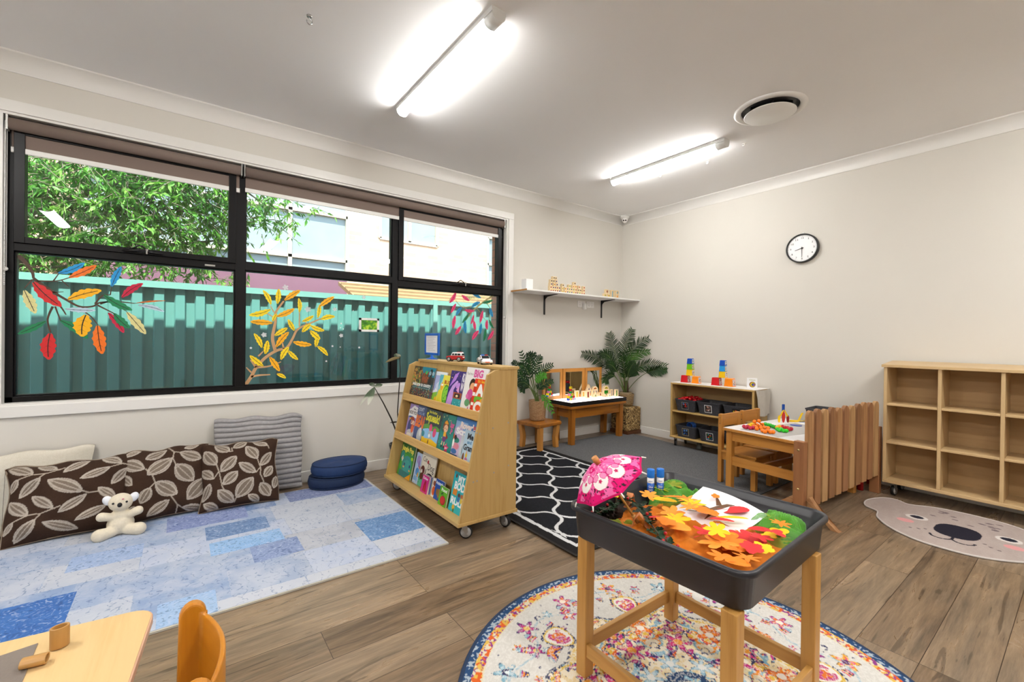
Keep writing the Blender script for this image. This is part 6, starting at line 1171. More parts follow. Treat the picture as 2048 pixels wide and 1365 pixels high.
mb = MB(); mb.lathe([(0, .331), (.075, .331), (.09, .36), (.096, .45), (.1, .478), (.094, .48), (.09, .46), (0, .455)], M_sea, (-.125, -.185, 0), 32); mb.build('woven_pot', t)
mb = MB(); mb.lathe([(.07, .45), (.075, .495), (.068, .5), (.06, .48), (0, .478)], plain('inner_pot', '#8c7a5c', .6), (-.135, -.19, 0), 24, cap=False); mb.build('inner_pot', t)
mb = MB()
for dx, dy, r in ((-.02, .01, .016), (.0, -.015, .02), (.015, .005, .014)): mb.tube([(-.14 + dx, -.2 + dy, .478), (-.14 + dx * .8, -.2 + dy, .56), (-.14 + dx * .5, -.2 + dy, .64)], [r, r * .9, r * .5], plain('palm_base', '#4a3826', .8, var=.3), 10)
mb.build('trunk', t)
for i, (a, b_, c) in enumerate(PALM):
    L = .135 if i in (0, 1, 2, 5, 6) else .11
    a = Vector((-.14 + (Vector(a).x + .14) * .3, -.2 + (Vector(a).y + .2) * .3, .5))
    frond([a, b_, c], 22, L, .0056, M_palm if i not in (3, 7) else leafmat('palm_light', [(.3, '#284f18'), (.55, '#48782c'), (.75, '#6a9a3e')]) if i == 3 else M_palm, i, start=.42 if i != 7 else .55).build('frond', t)
# banana-fibre cube
m, tt, b = nm('banana_fibre'); v = mapped(tt); vo = N(tt, 'TexNoise', Scale=26.0, Detail=3.0, Distortion=3.0); tt.links.new(v, vo.inputs['Vector'])
tt.links.new(ramp(tt, vo.outputs[0], [(.38, '#2c1a0c'), (.46, '#7a5a2c'), (.55, '#b8955c'), (.66, '#dcc48c')]), b.inputs['Base Color']); bump(tt, b, vo.outputs[0], 1.0, .012); b.inputs['Roughness'].default_value = .7
t = thing('woven_cube', 'chunky woven fibre cube basket under the corner palm', 'basket', (-.14, -.2, 0))
mb = MB(); mb.box(-.27, -.018, -.335, -.07, .045, .328, m); mb.build('woven_body', t, bevel=.02, seg=3); mb = MB(); mb.box(-.275, -.018, -.34, -.066, 0, .045, plain('brown_base', '#5a3214', .5, var=.15)); mb.build('base', t, bevel=.006)
# stool and plant
t = thing('wooden_stool', 'small rustic wooden stool carrying a potted plant beside the bookcase', 'stool', (-1.54, -.17, 0))
SM = Matrix.Translation((-1.535, -.185, 0)) @ Matrix.Rotation(R(8), 4, 'Z')
mb = MB(); mb.box(-.17, .17, -.165, .165, .245, .285, M_dkpine['X'], SM); mb.build('seat', t, bevel=.008)
for sx in (-1, 1):
    for sy in (-1, 1):
        mb = MB(); c = .125; vs = []
        for z, e in ((.0095, c + .0), (.12, c - .006), (.245, c + .008)):
            for (a, b_) in ((-1, -1), (1, -1), (1, 1), (-1, 1)): vs.append(SM @ Vector((sx * e + a * .024, sy * (e - .0) + b_ * .024, z)))
        mb.add(vs, [(3, 2, 1, 0), (8, 9, 10, 11)] + [(l * 4 + k, l * 4 + (k + 1) % 4, l * 4 + 4 + (k + 1) % 4, l * 4 + 4 + k) for l in (0, 1) for k in range(4)], M_pine['Z']); mb.build('leg', t, bevel=.005)
m, tt, b = nm('basket_weave'); v = mapped(tt, (1, 1, 1)); ck = N(tt, 'TexBrick'); ck.offset = .5
for k, x in {'Scale': 1.0, 'Mortar Size': .0012, 'Brick Width': .016, 'Row Height': .008}.items(): ck.inputs[k].default_value = x
ck.inputs['Color1'].default_value = (*lin('#c4a078'), 1); ck.inputs['Color2'].default_value = (*lin('#a9835c'), 1); ck.inputs['Mortar'].default_value = (*lin('#6e5034'), 1)
cs = N(tt, 'SeparateXYZ'); tt.links.new(v, cs.inputs[0]); at = N(tt, 'Math', operation='ARCTAN2'); tt.links.new(cs.outputs[1], at.inputs[0]); tt.links.new(cs.outputs[0], at.inputs[1]); ms = N(tt, 'Math', operation='MULTIPLY'); tt.links.new(at.outputs[0], ms.inputs[0]); ms.inputs[1].default_value = .09
cb_ = N(tt, 'CombineXYZ'); tt.links.new(ms.outputs[0], cb_.inputs[0]); tt.links.new(cs.outputs[2], cb_.inputs[1]); tt.links.new(cb_.outputs[0], ck.inputs['Vector']); tt.links.new(ck.outputs[0], b.inputs['Base Color']); bump(tt, b, ck.outputs['Fac'], -.5, .004)
b.inputs['Roughness'].default_value = .8
PX, PY = -1.535, -.155
t = thing('potted_plant', 'bushy artificial green plant in beige woven pot on the rustic stool', 'plant', (PX, PY, .286))
mb = MB(); mb.lathe([(0, .287), (.076, .287), (.082, .3), (.093, .45), (.094, .488), (.097, .496), (.088, .496), (.085, .47), (0, .465)], m, (PX, PY, 0), 36); mb.build('woven_pot', t)
for i, (a, b_, c) in enumerate(ZPLANT):
    a = Vector((PX + (i % 3 - 1) * .02, PY + (i % 2) * .02 - .01, .46)); bri = i == 9
    frond([a, b_, c], 10 if not bri else 8, .08 if not bri else .075, .0072, M_bright if bri or i == 11 else M_zz, 40 + i, droop=.5 if bri else .2, start=.45).build('frond', t)
# rubber-leaf plant behind the bookcase
t = thing('potted_plant', 'leggy plant with few variegated leaves in black pot behind the bookcase', 'plant', (-3.045, -.13, 0)); c = (-3.045, -.13, 0)
mb = MB(); mb.lathe([(0, .002), (.068, .002), (.085, .19), (.07, .19), (.06, .02)], M_sea, c, 28, cap=False); mb.build('basket', t)
mb = MB(); mb.lathe([(0, .02), (.06, .02), (.08, .18), (.092, .215), (.094, .235), (.086, .235), (.076, .19), (0, .19)], M_black, c, 28); mb.build('pot', t)
mb = MB()
rr = random.Random(2)
for k in range(60): a = rr.random() * 2 * PI; q = rr.random() ** .5 * .07; mb.ball((c[0] + q * math.cos(a), c[1] + q * math.sin(a), .197), .008, M_white, 6)
g = mb.build('white_pebbles', t); g['kind'] = 'stuff'
mb = MB(); st_ = [(-3.05, -.13, .18), (-3.07, -.14, .30), (-3.14, -.16, .46), (-3.22, -.19, .60), (-3.30, -.20, .735)]; mb.tube(st_, [.007, .006, .006, .005, .003], plain('dark_twig', '#2c2420', .8), 8)
mb.tube([(-3.04, -.12, .18), (-3.06, -.1, .5), (-3.04, -.1, .85), (-3.09, -.2, 1.0)], [.006, .005, .004, .003], plain('dark_twig', '#2c2420', .8), 8); mb.build('stem', t)
M_var = leafmat('variegated_leaf', [(.35, '#3e4f38'), (.5, '#6f8268'), (.58, '#d8dccb'), (.7, '#eef0e6')])
def bigleaf(a, d, L, w, m, nrm):
    a = Vector(a); d = Vector(d).normalized(); q = d.cross(Vector(nrm)).normalized(); n = 8; V = []; F_ = []
    for i in range(n + 1):
        s = i / n; p = a + d * L * s + Vector((0, 0, -.25 * L * s * s)); h = w * math.sin(PI * min(1, s * .95 + .03)) ** .8; V += [p - q * h, p + Vector((0, 0, -.01 * math.sin(PI * s))), p + q * h]
    for i in range(n): o = i * 3; F_ += [(o, o + 1, o + 4, o + 3), (o + 1, o + 2, o + 5, o + 4)]
    mb = MB(); mb.add(V, F_, m, True); mb.build('leaf', t)
nv = (.5, .8, .3)
bigleaf((-3.30, -.20, .735), (-.45, -.1, -.9), .12, .022, M_var, nv); bigleaf((-3.30, -.20, .735), (-.8, .0, -.7), .15, .012, M_var, nv); bigleaf((-3.30, -.20, .735), (.4, -.1, .25), .075, .018, M_var, nv); bigleaf((-3.30, -.20, .74), (-.5, 0, .6), .06, .02, M_var, nv)
bigleaf((-3.09, -.2, .97), (-.9, -.15, -.02), .13, .016, plain('dry_leaf', '#a8966a', .6, var=.2), nv); bigleaf((-3.08, -.15, .95), (-.3, -.5, .55), .13, .03, M_var, nv)
bigleaf((-3.07, -.14, .42), (-.9, -.2, .3), .09, .005, plain('grey_twig_leaf', '#6e6a62', .7), nv)
# ================================================================ SMALL SHELF UNIT ON THE RIGHT WALL
t = thing('toy_shelf', 'low birch toy shelf on castors holding grey baskets against the right wall', 'shelf unit', (-.17, -1.36, 0))
SX0, SX1, SY0, SY1 = -.305, -.022, -.925, -1.795
mb = MB(); mb.prism(rounded(.87, .59, .02, 4, -1.36, .395), SX0, SX0 + .001, 'X', M_ply['Y']) if 0 else None
for y_ in (SY0, SY1 + .02):
    mb = MB(); mb.box(SX0, SX1, y_ - .02, y_, .118, .672, M_ply['Z']); mb.build('side_panel', t, bevel=.004)
mb = MB(); mb.box(SX0, SX1, SY1 - .004, SY0 + .004, .672, .69, M_ply['Y']); mb.build('top_board', t, bevel=.006)
mb = MB(); mb.box(SX0 - .002, SX1, SY1 - .006, SY0 + .006, .098, .118, M_ply['Y']); mb.build('base_board', t, bevel=.006)
mb = MB(); mb.box(SX0 + .004, SX1, SY1 + .02, SY0 - .02, .376, .394, M_ply['Y']); mb.build('shelf', t, bevel=.004)
mb = MB(); mb.box(SX1 - .006, SX1 - .001, SY1 + .02, SY0 - .02, .118, .672, M_beechd); mb.build('back_panel', t)
for x, y in ((-.26, -.965), (-.07, -.965), (-.26, -1.75), (-.07, -1.75)): caster(x, y, .098, t, R=.036, yaw=.4)
mb = MB(); mb.lathe([(.03, .0), (.03, .02), (.024, .03), (.024, .098)], plain('grey_foot', '#5c605e', .5), (-.16, -1.18, 0), 18); mb.build('support_foot', t)
# cloth runner on top
M_lin = plain('linen_white', '#efedea', .9, var=.03, nscale=90, bmp=.15); M_ling = wood('linen_grey', '#cdc7bd', '#b8b2a8', 'Z', .95, 60)
t = thing('table_runner', 'white linen runner laid over the low toy shelf and hanging down its end', 'cloth', (-.16, -1.4, .69))
mb = MB(); mb.box(SX0 + .004, SX1, SY1 - .012, SY0 - .0, .6905, .694, M_lin); mb.build('top_cloth', t)
mb = MB(); n = 16; vs = []; fs = []
for i in range(n + 1):
    s = i / n; x = SX0 + .004 + s * (.275)
    for k, z in enumerate((.694, .62, .53, .455)): vs.append((x, SY1 - .014 - .010 * abs(math.sin(s * 7 + k)) - .012 * k * (.5 + .5 * math.sin(s * 5)), z - .008 * math.sin(s * 3)))
fs = [(i * 4 + k, i * 4 + k + 1, i * 4 + k + 5, i * 4 + k + 4) for i in range(n) for k in range(3)]
mb.add(vs, fs, M_ling, True); mb.build('hanging_end', t)
# stacking cups
CUP = dict(red='#cc1420', orange='#f48a14', yellow='#f6c50e', green='#7ac41e', blue='#1750b8', sky='#2496dc', white='#f0f0f2')
def cup(cx, cy_, z, s, c, label, art='#e8e2ea'):
    t = thing('stacking_cup', label, 'stacking cup', (cx, cy_, z), 'square stacking cups on the low shelf')
    M = Matrix.Translation((cx, cy_, z)) @ Matrix.Rotation(R(3), 4, 'Z'); m = plain('cup_' + c, CUP[c], .3); mb = MB(); a, b_ = s / 2, s / 2 * .9
    ro = rounded(2 * a, 2 * a, s * .08, 3); ri = rounded(2 * b_, 2 * b_, s * .09, 3); n = len(ro)
    vs = [M @ Vector((x, y, .004)) for x, y in ro] + [M @ Vector((x, y, s * .93)) for x, y in ri] + [M @ Vector((x * .88, y * .88, s)) for x, y in ri]
    mb.add(vs, [tuple(range(n))[::-1], tuple(range(2 * n, 3 * n))], m); mb.add([], [], m)
    o = len(mb.v) - 3 * n
    for l in (0, 1):
        for i in range(n): j = (i + 1) % n; mb.f.append((o + l * n + i, o + l * n + j, o + (l + 1) * n + j, o + (l + 1) * n + i)); mb.fm.append(0); mb.fs.append(False)
    rr = rounded(2 * a * 1.07, 2 * a * 1.07, s * .1, 3); mb.prism(rr, .0, .005, 'Z', m, M); mb.build('shell', t)
    g = MB(); q = b_ * 1.02
    g.add([M @ Vector((-q * .62, -a * .995 - .0004, s * .1)), M @ Vector((q * .62, -a * .995 - .0004, s * .1)), M @ Vector((q * .62, -b_ - .0008, s * .86)), M @ Vector((-q * .62, -b_ - .0008, s * .86))], [(0, 1, 2, 3)], plain('sticker_' + art.strip('#'), art, .5))
    rnd = random.Random(int(z * 1000) + int(cy_ * 100)); 
    for k in range(9):
        ax, az = rnd.uniform(-.45, .45) * q, rnd.uniform(.2, .76) * s; yy = -a + (a - b_) * (az / s) - .0016; r_ = s * rnd.uniform(.04, .1)
        g.add([M @ Vector((ax + r_ * math.cos(u * PI / 4), yy, az + r_ * math.sin(u * PI / 4))) for u in range(8)], [tuple(range(8))], plain('dab_' + str(k % 4), ['#5a4a6a', '#c8782a', '#3a6a9a', '#d0b040'][k % 4], .5))
    g.build('picture', t)
zt = .6945
for (cy_, lst) in ((-1.085, (('red', -1.03, 0, .076), ('orange', -1.155, 0, .072), ('yellow', -1.085, 1, .066), ('green', -1.085, 2, .06), ('blue', -1.085, 3, .056))), (-1.44, (('red', -1.375, 0, .078), ('orange', -1.51, 0, .08), ('yellow', -1.44, 1, .064), ('sky', -1.44, 2, .058), ('blue', -1.44, 3, .054)))):
    zz = zt + .0005; left = cy_ > -1.2; h0 = 0
    for (c, y_, lv, s) in lst:
        if lv == 0: z = zt + .0005; h0 = max(h0, s); top = z + h0
        else: z = top; top += s
        nth = {0: 'at the bottom', 1: 'third from the top', 2: 'second from the top', 3: 'topmost'}[lv]
        cup(-.19, y_, z + (.0004 if lv else 0), s, c, '%s square stacking cup, %s of the %s tower' % ({'sky': 'light blue'}.get(c, c), nth, 'left' if left else 'right'), ['#e8e2ea', '#d9dde8', '#e9e0c8', '#cfe0e6'][lv])
# colours book
t = thing('board_book', 'white square board book with rainbow circles standing on the low shelf', 'book', (-.16, -1.715, zt))
M = Matrix.Translation((-.17, -1.715, zt)) @ Matrix.Rotation(R(-56), 4, 'Z'); mb = MB(); mb.prism(rounded(.088, .098, .006, 3, 0, .0495), 0, .012, 'Y', plain('book_white', '#f2f2f4', .4), M); mb.build('cover', t)
mb = MB(); fn = lambda a, b_: M @ Vector((a, -.0012, b_)); add_text(mb, 'Colours', fn, -.026, .074, .017, plain('olive_print', '#a8a878', .6), width=.052)
for k, (c, r_) in enumerate((('#6a3418', .027), ('#d8a01e', .0225), ('#e0c830', .019), ('#2f6a4a', .0155), ('#2f4a9a', .012), ('#8a5aa8', .008))):
    mb.add([fn(.002 + k * .0022 + r_ * math.cos(u * PI / 12), .036 - k * .0006 + r_ * math.sin(u * PI / 12)) - Vector((k * .0003, k * .0001, 0)) for u in range(24)], [tuple(range(24))], plain('ring' + str(k), c, .4))
mb.build('picture', t)
# baskets
m, tt, b = nm('grey_basket'); v = mapped(tt, (1, 1, 1), (0, 0, 0)); w1 = N(tt, 'TexWave', Scale=28.0, Distortion=.0, bands_direction='DIAGONAL'); tt.links.new(v, w1.inputs['Vector'])
v2 = mapped(tt, (1, -1, 1)); w2 = N(tt, 'TexBrick'); w2.offset = .5
for k, x in {'Scale': 1.0, 'Mortar Size': .0016, 'Mortar Smooth': .6, 'Brick Width': .013, 'Row Height': .0065}.items(): w2.inputs[k].default_value = x
w2.inputs['Color1'].default_value = (*lin('#4a4b52'), 1); w2.inputs['Color2'].default_value = (*lin('#3d3e45'), 1); w2.inputs['Mortar'].default_value = (*lin('#1d1d22'), 1)
sx_ = N(tt, 'SeparateXYZ'); tt.links.new(v, sx_.inputs[0]); ad = N(tt, 'Math', operation='ADD'); tt.links.new(sx_.outputs[0], ad.inputs[0]); tt.links.new(sx_.outputs[1], ad.inputs[1])
sk = N(tt, 'Math', operation='MULTIPLY_ADD'); tt.links.new(ad.outputs[0], sk.inputs[0]); sk.inputs[1].default_value = -.35; tt.links.new(sx_.outputs[2], sk.inputs[2])
cx_ = N(tt, 'CombineXYZ'); tt.links.new(ad.outputs[0], cx_.inputs[0]); tt.links.new(sk.outputs[0], cx_.inputs[1]); tt.links.new(cx_.outputs[0], w2.inputs['Vector'])
tt.links.new(w2.outputs[0], b.inputs['Base Color']); bump(tt, b, w2.outputs['Fac'], -.6, .004); b.inputs['Roughness'].default_value = .45; M_bsk = m
M_bskin = plain('basket_rim', '#34353b', .4)
def basket(x0, x1, yc, w, z, h, label, pic, frame='#c8c8c6', seed=0, cat='basket'):
    t = thing('storage_basket', label, cat, ((x0 + x1) / 2, yc, z), 'dark grey woven storage baskets'); cx = (x0 + x1) / 2; dx = (x1 - x0) / 2; mb = MB()
    def ring(sc, zz, ins=0): return [(cx + (a) , yc + b_, zz) for a, b_ in rounded((dx * 2 - ins) * sc, (w - ins) * sc, .02, 3)]
    L = [ring(.86, z + .001), ring(1, z + h * .92), ring(1, z + h * .92, -.008), ring(1, z + h, -.008), ring(1, z + h, .008), ring(.86, z + .006, .01)]
    n = len(L[0]); vs = [p for l in L for p in l]
    o = 0; fs = [tuple(range(n))[::-1]] + [(l * n + i, l * n + (i + 1) % n, (l + 1) * n + (i + 1) % n, (l + 1) * n + i) for l in range(5) for i in range(n)] + [tuple(range(5 * n, 6 * n))]
    mb.add(vs, fs, M_bsk); mb.build('body', t)
    g = MB(); s = .038; lean = -dx * .14 / h; zc = z + h * .48; rnd = random.Random(seed)
    def q(a, b_, d): return (x0 + (1 - .0) * (dx * .14 * (1 - (zc + b_ - z) / h)) - .0022 - d, yc - a, zc + b_)
    fr = plain('label_' + frame.strip('#'), frame, .5)
    g.add([q(-s, -s, 0), q(s, -s, 0), q(s, s, 0), q(-s, s, 0)], [(0, 1, 2, 3)], fr); g.add([q(-s * .86, -s * .86, .0006), q(s * .86, -s * .86, .0006), q(s * .86, s * .86, .0006), q(-s * .86, s * .86, .0006)], [(0, 1, 2, 3)], plain('label_dark', '#0d0f12', .4))
    for k in range(14):
        ax, az, r_ = rnd.uniform(-.6, .6) * s, rnd.uniform(-.6, .6) * s, rnd.uniform(.1, .22) * s; c = rnd.choice(pic)
        g.add([q(ax + r_ * math.cos(u * PI / 3), az + r_ * math.sin(u * PI / 3), .001 + k * .00008) for u in range(6)], [tuple(range(6))], plain('pic_' + c.strip('#'), c, .4))
    g.build('picture_label', t); return t
basket(-.30, -.04, -1.09, .235, .395, .125, 'grey basket of red pieces, left on the upper shelf', ['#2f7ac8', '#4aa83a', '#e0c020', '#c83020'], '#8a8a88', 1)
basket(-.30, -.04, -1.345, .245, .395, .125, 'grey basket with white bordered picture, middle on the upper shelf', ['#c88a6a', '#e0d0c8', '#8a5a4a'], '#f0f0f0', 2)
basket(-.30, -.04, -1.625, .26, .395, .125, 'grey basket with orange flower picture, right on the upper shelf', ['#e0601c', '#c8b820', '#e03020'], '#0d0f12', 3)
basket(-.30, -.04, -1.10, .235, .119, .125, 'grey basket holding a blue spiral, left on the lower shelf', ['#3a6ac8', '#6aa0e0', '#2a4a9a'], '#a8987a', 4)
basket(-.30, -.04, -1.365, .245, .119, .125, 'grey basket with many coloured shapes picture, on the lower shelf', ['#e04a20', '#2f7ac8', '#e0c020', '#3a9a3a'], '#d8d8d6', 5)
basket(-.30, -.04, -1.63, .25, .119, .125, 'grey basket behind the chairs on the lower shelf', ['#4a6ac8', '#c8c020'], '#d8d8d6', 6)
rr = random.Random(5); M_rb = plain('red_bead', '#b8101a', .25)
mb = MB()
for k in range(90): x, y = rr.uniform(-.27, -.08), rr.uniform(-1.18, -1.0); mb.ball((x, y, .505 + .035 * (1 - ((y + 1.09) / .11) ** 2) * rr.uniform(.3, 1)), .013, M_rb, 8)
tag(mb.build('red_pieces'), 'heap of shiny red pieces filling the upper left basket', 'toy pieces', kind='stuff')
t = thing('spiral_toy', 'blue spring spiral toy poking out of the lower left basket', 'toy', (-.2, -1.09, .2)); mb = MB()
mb.tube([(-.2 + .0011 * k, -1.09 + .034 * math.cos(k * .55), .232 + .034 * math.sin(k * .55)) for k in range(70)], .0038, plain('spiral_blue', '#2c5aa8', .2), 6); mb.build('coil', t)
# ================================================================ TALL CUBBY
TX0, TX1, TY0 = -.315, -.03, -2.735
t = thing('cubby_shelf', 'tall empty beech cubby shelf on castors at the right edge', 'shelf unit', (-.17, -3.5, 0)); TY1 = TY0 - .297 * 4 - .02
mb = MB(); mb.prism([(TX0 - .012, .962), (TX1, .985), (TX1, 1.006), (TX0 - .012, .982)], TY1 - .012, TY0 + .012, 'Y', M_beech['Y']); mb.build('top_board', t, bevel=.002)
mb = MB(); mb.box(TX0 - .004, TX1, TY1, TY0, .098, .122, M_beech['Y']); mb.build('base_board', t, bevel=.003)
for k in range(5):
    y_ = TY0 - .297 * k; mb = MB(); mb.prism([(TX0, .122), (TX1 - .008, .122), (TX1 - .008, .985), (TX0, .963)], y_ - .02, y_, 'Y', M_beech['Z']); mb.build('side_panel' if k in (0, 4) else 'divider', t, bevel=.003)
for z in (.392, .676):
    for k in range(4): mb = MB(); mb.box(TX0 + .001, TX1 - .008, TY0 - .297 * (k + 1), TY0 - .297 * k - .02, z, z + .018, M_beech['Y']); mb.build('shelf', t, bevel=.003)
mb = MB(); mb.box(TX1 - .008, TX1 - .002, TY1 + .0, TY0 - .0, .122, .985, M_beechd); mb.build('back_panel', t)
for x, y in ((-.265, -2.79), (-.07, -2.79), (-.265, -3.85), (-.07, -3.85)): caster(x, y, .098, t, R=.036, yaw=-.2)
mb = MB(); mb.box(-.30, -.298, -3.42, -3.36, .6765, .694, plain('name_label', '#e6d8d4', .6)); mb.box(-.3004, -.300, -3.385, -3.37, .679, .692, plain('label_red', '#b85a5a', .6)); mb.build('name_label', t)
# ================================================================ RED LEGGED TABLE BEHIND THE FENCE
M_redl = plain('red_leg', '#b0121c', .35)
t = thing('small_table', 'small brown table with red legs mostly hidden behind the picket fence', 'table', (-.2, -2.42, 0))
mb = MB(); mb.box(-.335, -.03, -2.63, -2.15, .43, .455, M_dkpine['Y']); mb.build('table_top', t, bevel=.003)
for x, y in ((-.32, -2.605), (-.07, -2.6), (-.32, -2.18), (-.07, -2.18)): mb = MB(); mb.tube([(x, y, 0), (x, y, .43)], .02, M_redl, 14); mb.build('leg', t)
basket(-.33, -.08, -2.36, .28, .456, .13, 'grey basket standing on the small table behind the fence', ['#4a4a50'], '#3a3a40', 7)
# ================================================================ CHILD'S TABLE, CHAIRS AND FENCE
AR = R(-6); AO = Vector((-1.215, -1.975, 0)); AM = Matrix.Translation(AO) @ Matrix.Rotation(AR, 4, 'Z')
t = thing('activity_table', 'low pine activity table with white top covered in plastic toys', 'table', (-.8, -2.3, 0)); AL, AW = .87, .565
mb = MB(); mb.box(0, AL, -AW, 0, .458, .478, M_pine['X'], AM); mb.build('table_top', t, bevel=.003)
mb = MB(); mb.box(.004, AL - .004, -AW + .004, -.004, .4785, .4798, plain('white_laminate', '#eeeef0', .3), AM); mb.build('laminate', t)
for y_ in (-.035, -AW + .018): mb = MB(); mb.box(.05, AL - .05, y_ - .018 + .0, y_, .39, .457, M_pine['X'], AM); mb.build('apron', t)
for x in (.028, AL - .046): mb = MB(); mb.box(x, x + .018, -AW + .05, -.05, .385, .457, M_pine['Y'], AM); mb.build('apron', t)
for x in (.018, AL - .062):
    for y_ in (-.062, -AW + .018): mb = MB(); mb.box(x, x + .044, y_, y_ + .044, .0095 if y_ > -.2 else 0, .457, M_pine['Z'], AM); mb.build('leg', t, bevel=.003)
for x in (.03, AL - .048): mb = MB(); mb.box(x, x + .018, -AW + .05, -.05, .20, .265, M_pine['Y'], AM); mb.build('stretcher', t)
mb = MB(); mb.box(.05, AL - .05, -.29, -.27, .215, .26, M_dkpine['X'], AM); mb.build('stretcher', t)
M_org = plain('grey_organza', '#b5b2ae', .8, var=.04, nscale=60)
mb = MB(); mb.box(.06, .72, -.40, -.10, .4802, .4808, M_org, AM @ Matrix.Rotation(R(-6), 4, 'Z')); tag(mb.build('table_mat'), 'light grey cloth mat spread on the white activity table', 'cloth')
TZ = .4812
BC = dict(red='#b81c3c', yellow='#f0c81e', orange='#f57c10', orange2='#f57c10', green='#1fae2a', amber='#f0a01c', red2='#b81828', green2='#2cc42c')
NMB = dict(red=('crimson', 'at the left'), yellow=('yellow', 'behind the crimson one'), orange=('orange', 'with branching balls in the middle'), orange2=('orange', 'nearest the table edge'), green=('green', 'at the back'), amber=('yellow orange', 'between the green and red ones'), red2=('dark red', 'at the right'), green2=('bright green', 'in front at the right'))
for n_, P_ in BEADS.items():
    P_ = sorted(P_, key=lambda q: q[0]) if n_ not in ('orange',) else P_
    t = thing('pop_bead_chain', '%s pop bead chain on the activity table, %s' % NMB[n_], 'bead chain', (P_[0][0], P_[0][1], TZ), 'pop bead chains on the activity table'); m = plain('bead_' + n_, BC[n_], .25); r_ = .0145
    for (x, y) in P_: mb = MB(); mb.ball((x, y, TZ + r_), r_, m, 12); mb.build('bead', t)
    if n_ == 'orange':
        for (x, y, z) in BEADTOP: mb = MB(); mb.ball((x, y, z), r_, m, 12); mb.tube([(x, y, z), (x + .01, y - .01, z - .03)], .005, m, 8); mb.build('bead', t)
    mb = MB(); mb.tube([(x, y, TZ + r_) for x, y in P_], .005, m, 6, False); mb.build('links', t)
# slotted plastic construction pieces
T_ = TOOLP; M_py = plain('piece_yellow', '#f0c814', .3); M_pr = plain('piece_red', '#c42a1e', .3); M_pb = plain('piece_blue', '#1a4aa0', .3)
t = thing('plastic_model', 'standing model of slotted blue, yellow and red plastic pieces', 'toy', (T_['red'][0], T_['red'][1], TZ)); c = Vector((T_['red'][0], T_['red'][1], TZ)); M = Matrix.Translation(c) @ Matrix.Rotation(R(-37), 4, 'Z')
def disc(mb, cx, cz, rx, rz, m, y0_=-.002, y1_=.002, ro=0): mb.prism([(cx + rx * math.cos(a) * math.cos(ro) - rz * math.sin(a) * math.sin(ro), cz + rx * math.cos(a) * math.sin(ro) + rz * math.sin(a) * math.cos(ro)) for a in [2 * PI * i / 24 for i in range(24)]], y0_, y1_, 'Y', m, M)
mb = MB(); disc(mb, 0, .045, .013, .045, M_pr); mb.build('red_disc', t); mb = MB(); mb.prism(rounded(.022, .06, .004, 3, 0, .12), .002, .006, 'Y', M_pb, M); mb.build('blue_strip', t)
mb = MB(); mb.prism([(-.01, .10), (.0, .105), (-.022, .055), (-.04, .045)], -.006, -.002, 'Y', M_py, M); disc(mb, -.038, .03, .010, .03, M_py, -.0062, -.0018); mb.build('yellow_leg', t)
mb = MB(); mb.prism([(.01, .10), (0, .105), (.024, .05), (.036, .055)], -.006, -.002, 'Y', M_py, M); mb.build('yellow_arm', t); mb = MB(); disc(mb, .036, .031, .011, .031, plain('piece_dkred', '#8a1418', .3)); mb.build('dark_disc', t)
mb = MB(); x, y = T_['disc']; mb.lathe([(.04, 0), (.041, .002), (.04, .004)], M_pb, (x, y, TZ), 28); tag(mb.build('plastic_disc'), 'flat blue plastic disc lying on the activity table', 'toy')
t = thing('plastic_model', 'yellow slotted plastic pieces forming a bird shape on the table', 'toy', (T_['bird'][0], T_['bird'][1], TZ)); x, y = T_['bird']; M = Matrix.Translation((x - .01, y, TZ)) @ Matrix.Rotation(R(-37), 4, 'Z')
mb = MB(); mb.prism([(-.05, .006), (.02, .0), (.05, .01), (.03, .014), (-.045, .018)], -.018, -.014, 'Y', M_py, M); mb.box(-.055, .02, -.02, .01, .0, .004, M_py, M); mb.build('body', t)
mb = MB(); mb.prism([(.025, .008), (.045, .012), (.066, .062), (.074, .068), (.068, .076), (.056, .07)], -.004, 0, 'Y', M_py, M); mb.build('neck', t)
mb = MB(); mb.box(.03, .12, -.02, .0, .0, .004, M_pb, M); mb.build('blue_wing', t); mb = MB(); mb.box(.04, .11, -.016, .004, .0045, .008, M_py, M); mb.build('yellow_wing', t)
# chairs
def child_chair(label, M, parent_group):
    t = thing('child_chair', label, 'chair', tuple(M @ Vector((.14, -.14, 0))), parent_group); w, d, sh, bh = .275, .30, .27, .555
    for x in (0, w - .04):
        mb = MB(); mb.box(x, x + .04, -.032, 0, .0095, bh, M_pine['Z'], M); lg = mb.build('leg', t, bevel=.004); mb = MB(); mb.box(x, x + .04, -d, -d + .036, .0095, sh - .018, M_pine['Z'], M); mb.build('leg', t, bevel=.003)
        s_ = MB()
        for z in (bh - .03, bh - .075): s_.tube([M @ Vector((x + .02, .0, z)), M @ Vector((x + .02, .0015, z))], .004, M_zinc, 8); s_.tube([M @ Vector((x - .0015 if x == 0 else x + .0415, -.016, z)), M @ Vector((x + .001 if x == 0 else x + .039, -.016, z))], .004, M_chrome, 8)
        s_.build('screws', lg)
    mb = MB(); mb.box(-.004, w + .004, -d - .008, -.033, sh - .018, sh, M_pine['X'], M); mb.build('seat', t, bevel=.004)
    mb = MB(); mb.box(.04, w - .04, -.030, -.012, bh - .098, bh - .002, M_pine['X'], M); mb.build('backrest', t, bevel=.003)
    for (x0, x1, y0_, y1_) in ((.036, w - .036, -d + .008, -d + .024), (.008, .024, -d + .036, -.032), (w - .024, w - .008, -d + .036, -.032)): mb = MB(); mb.box(x0, x1, y0_, y1_, sh - .075, sh - .0185, M_pine['X'], M); mb.build('rail', t)
    return t
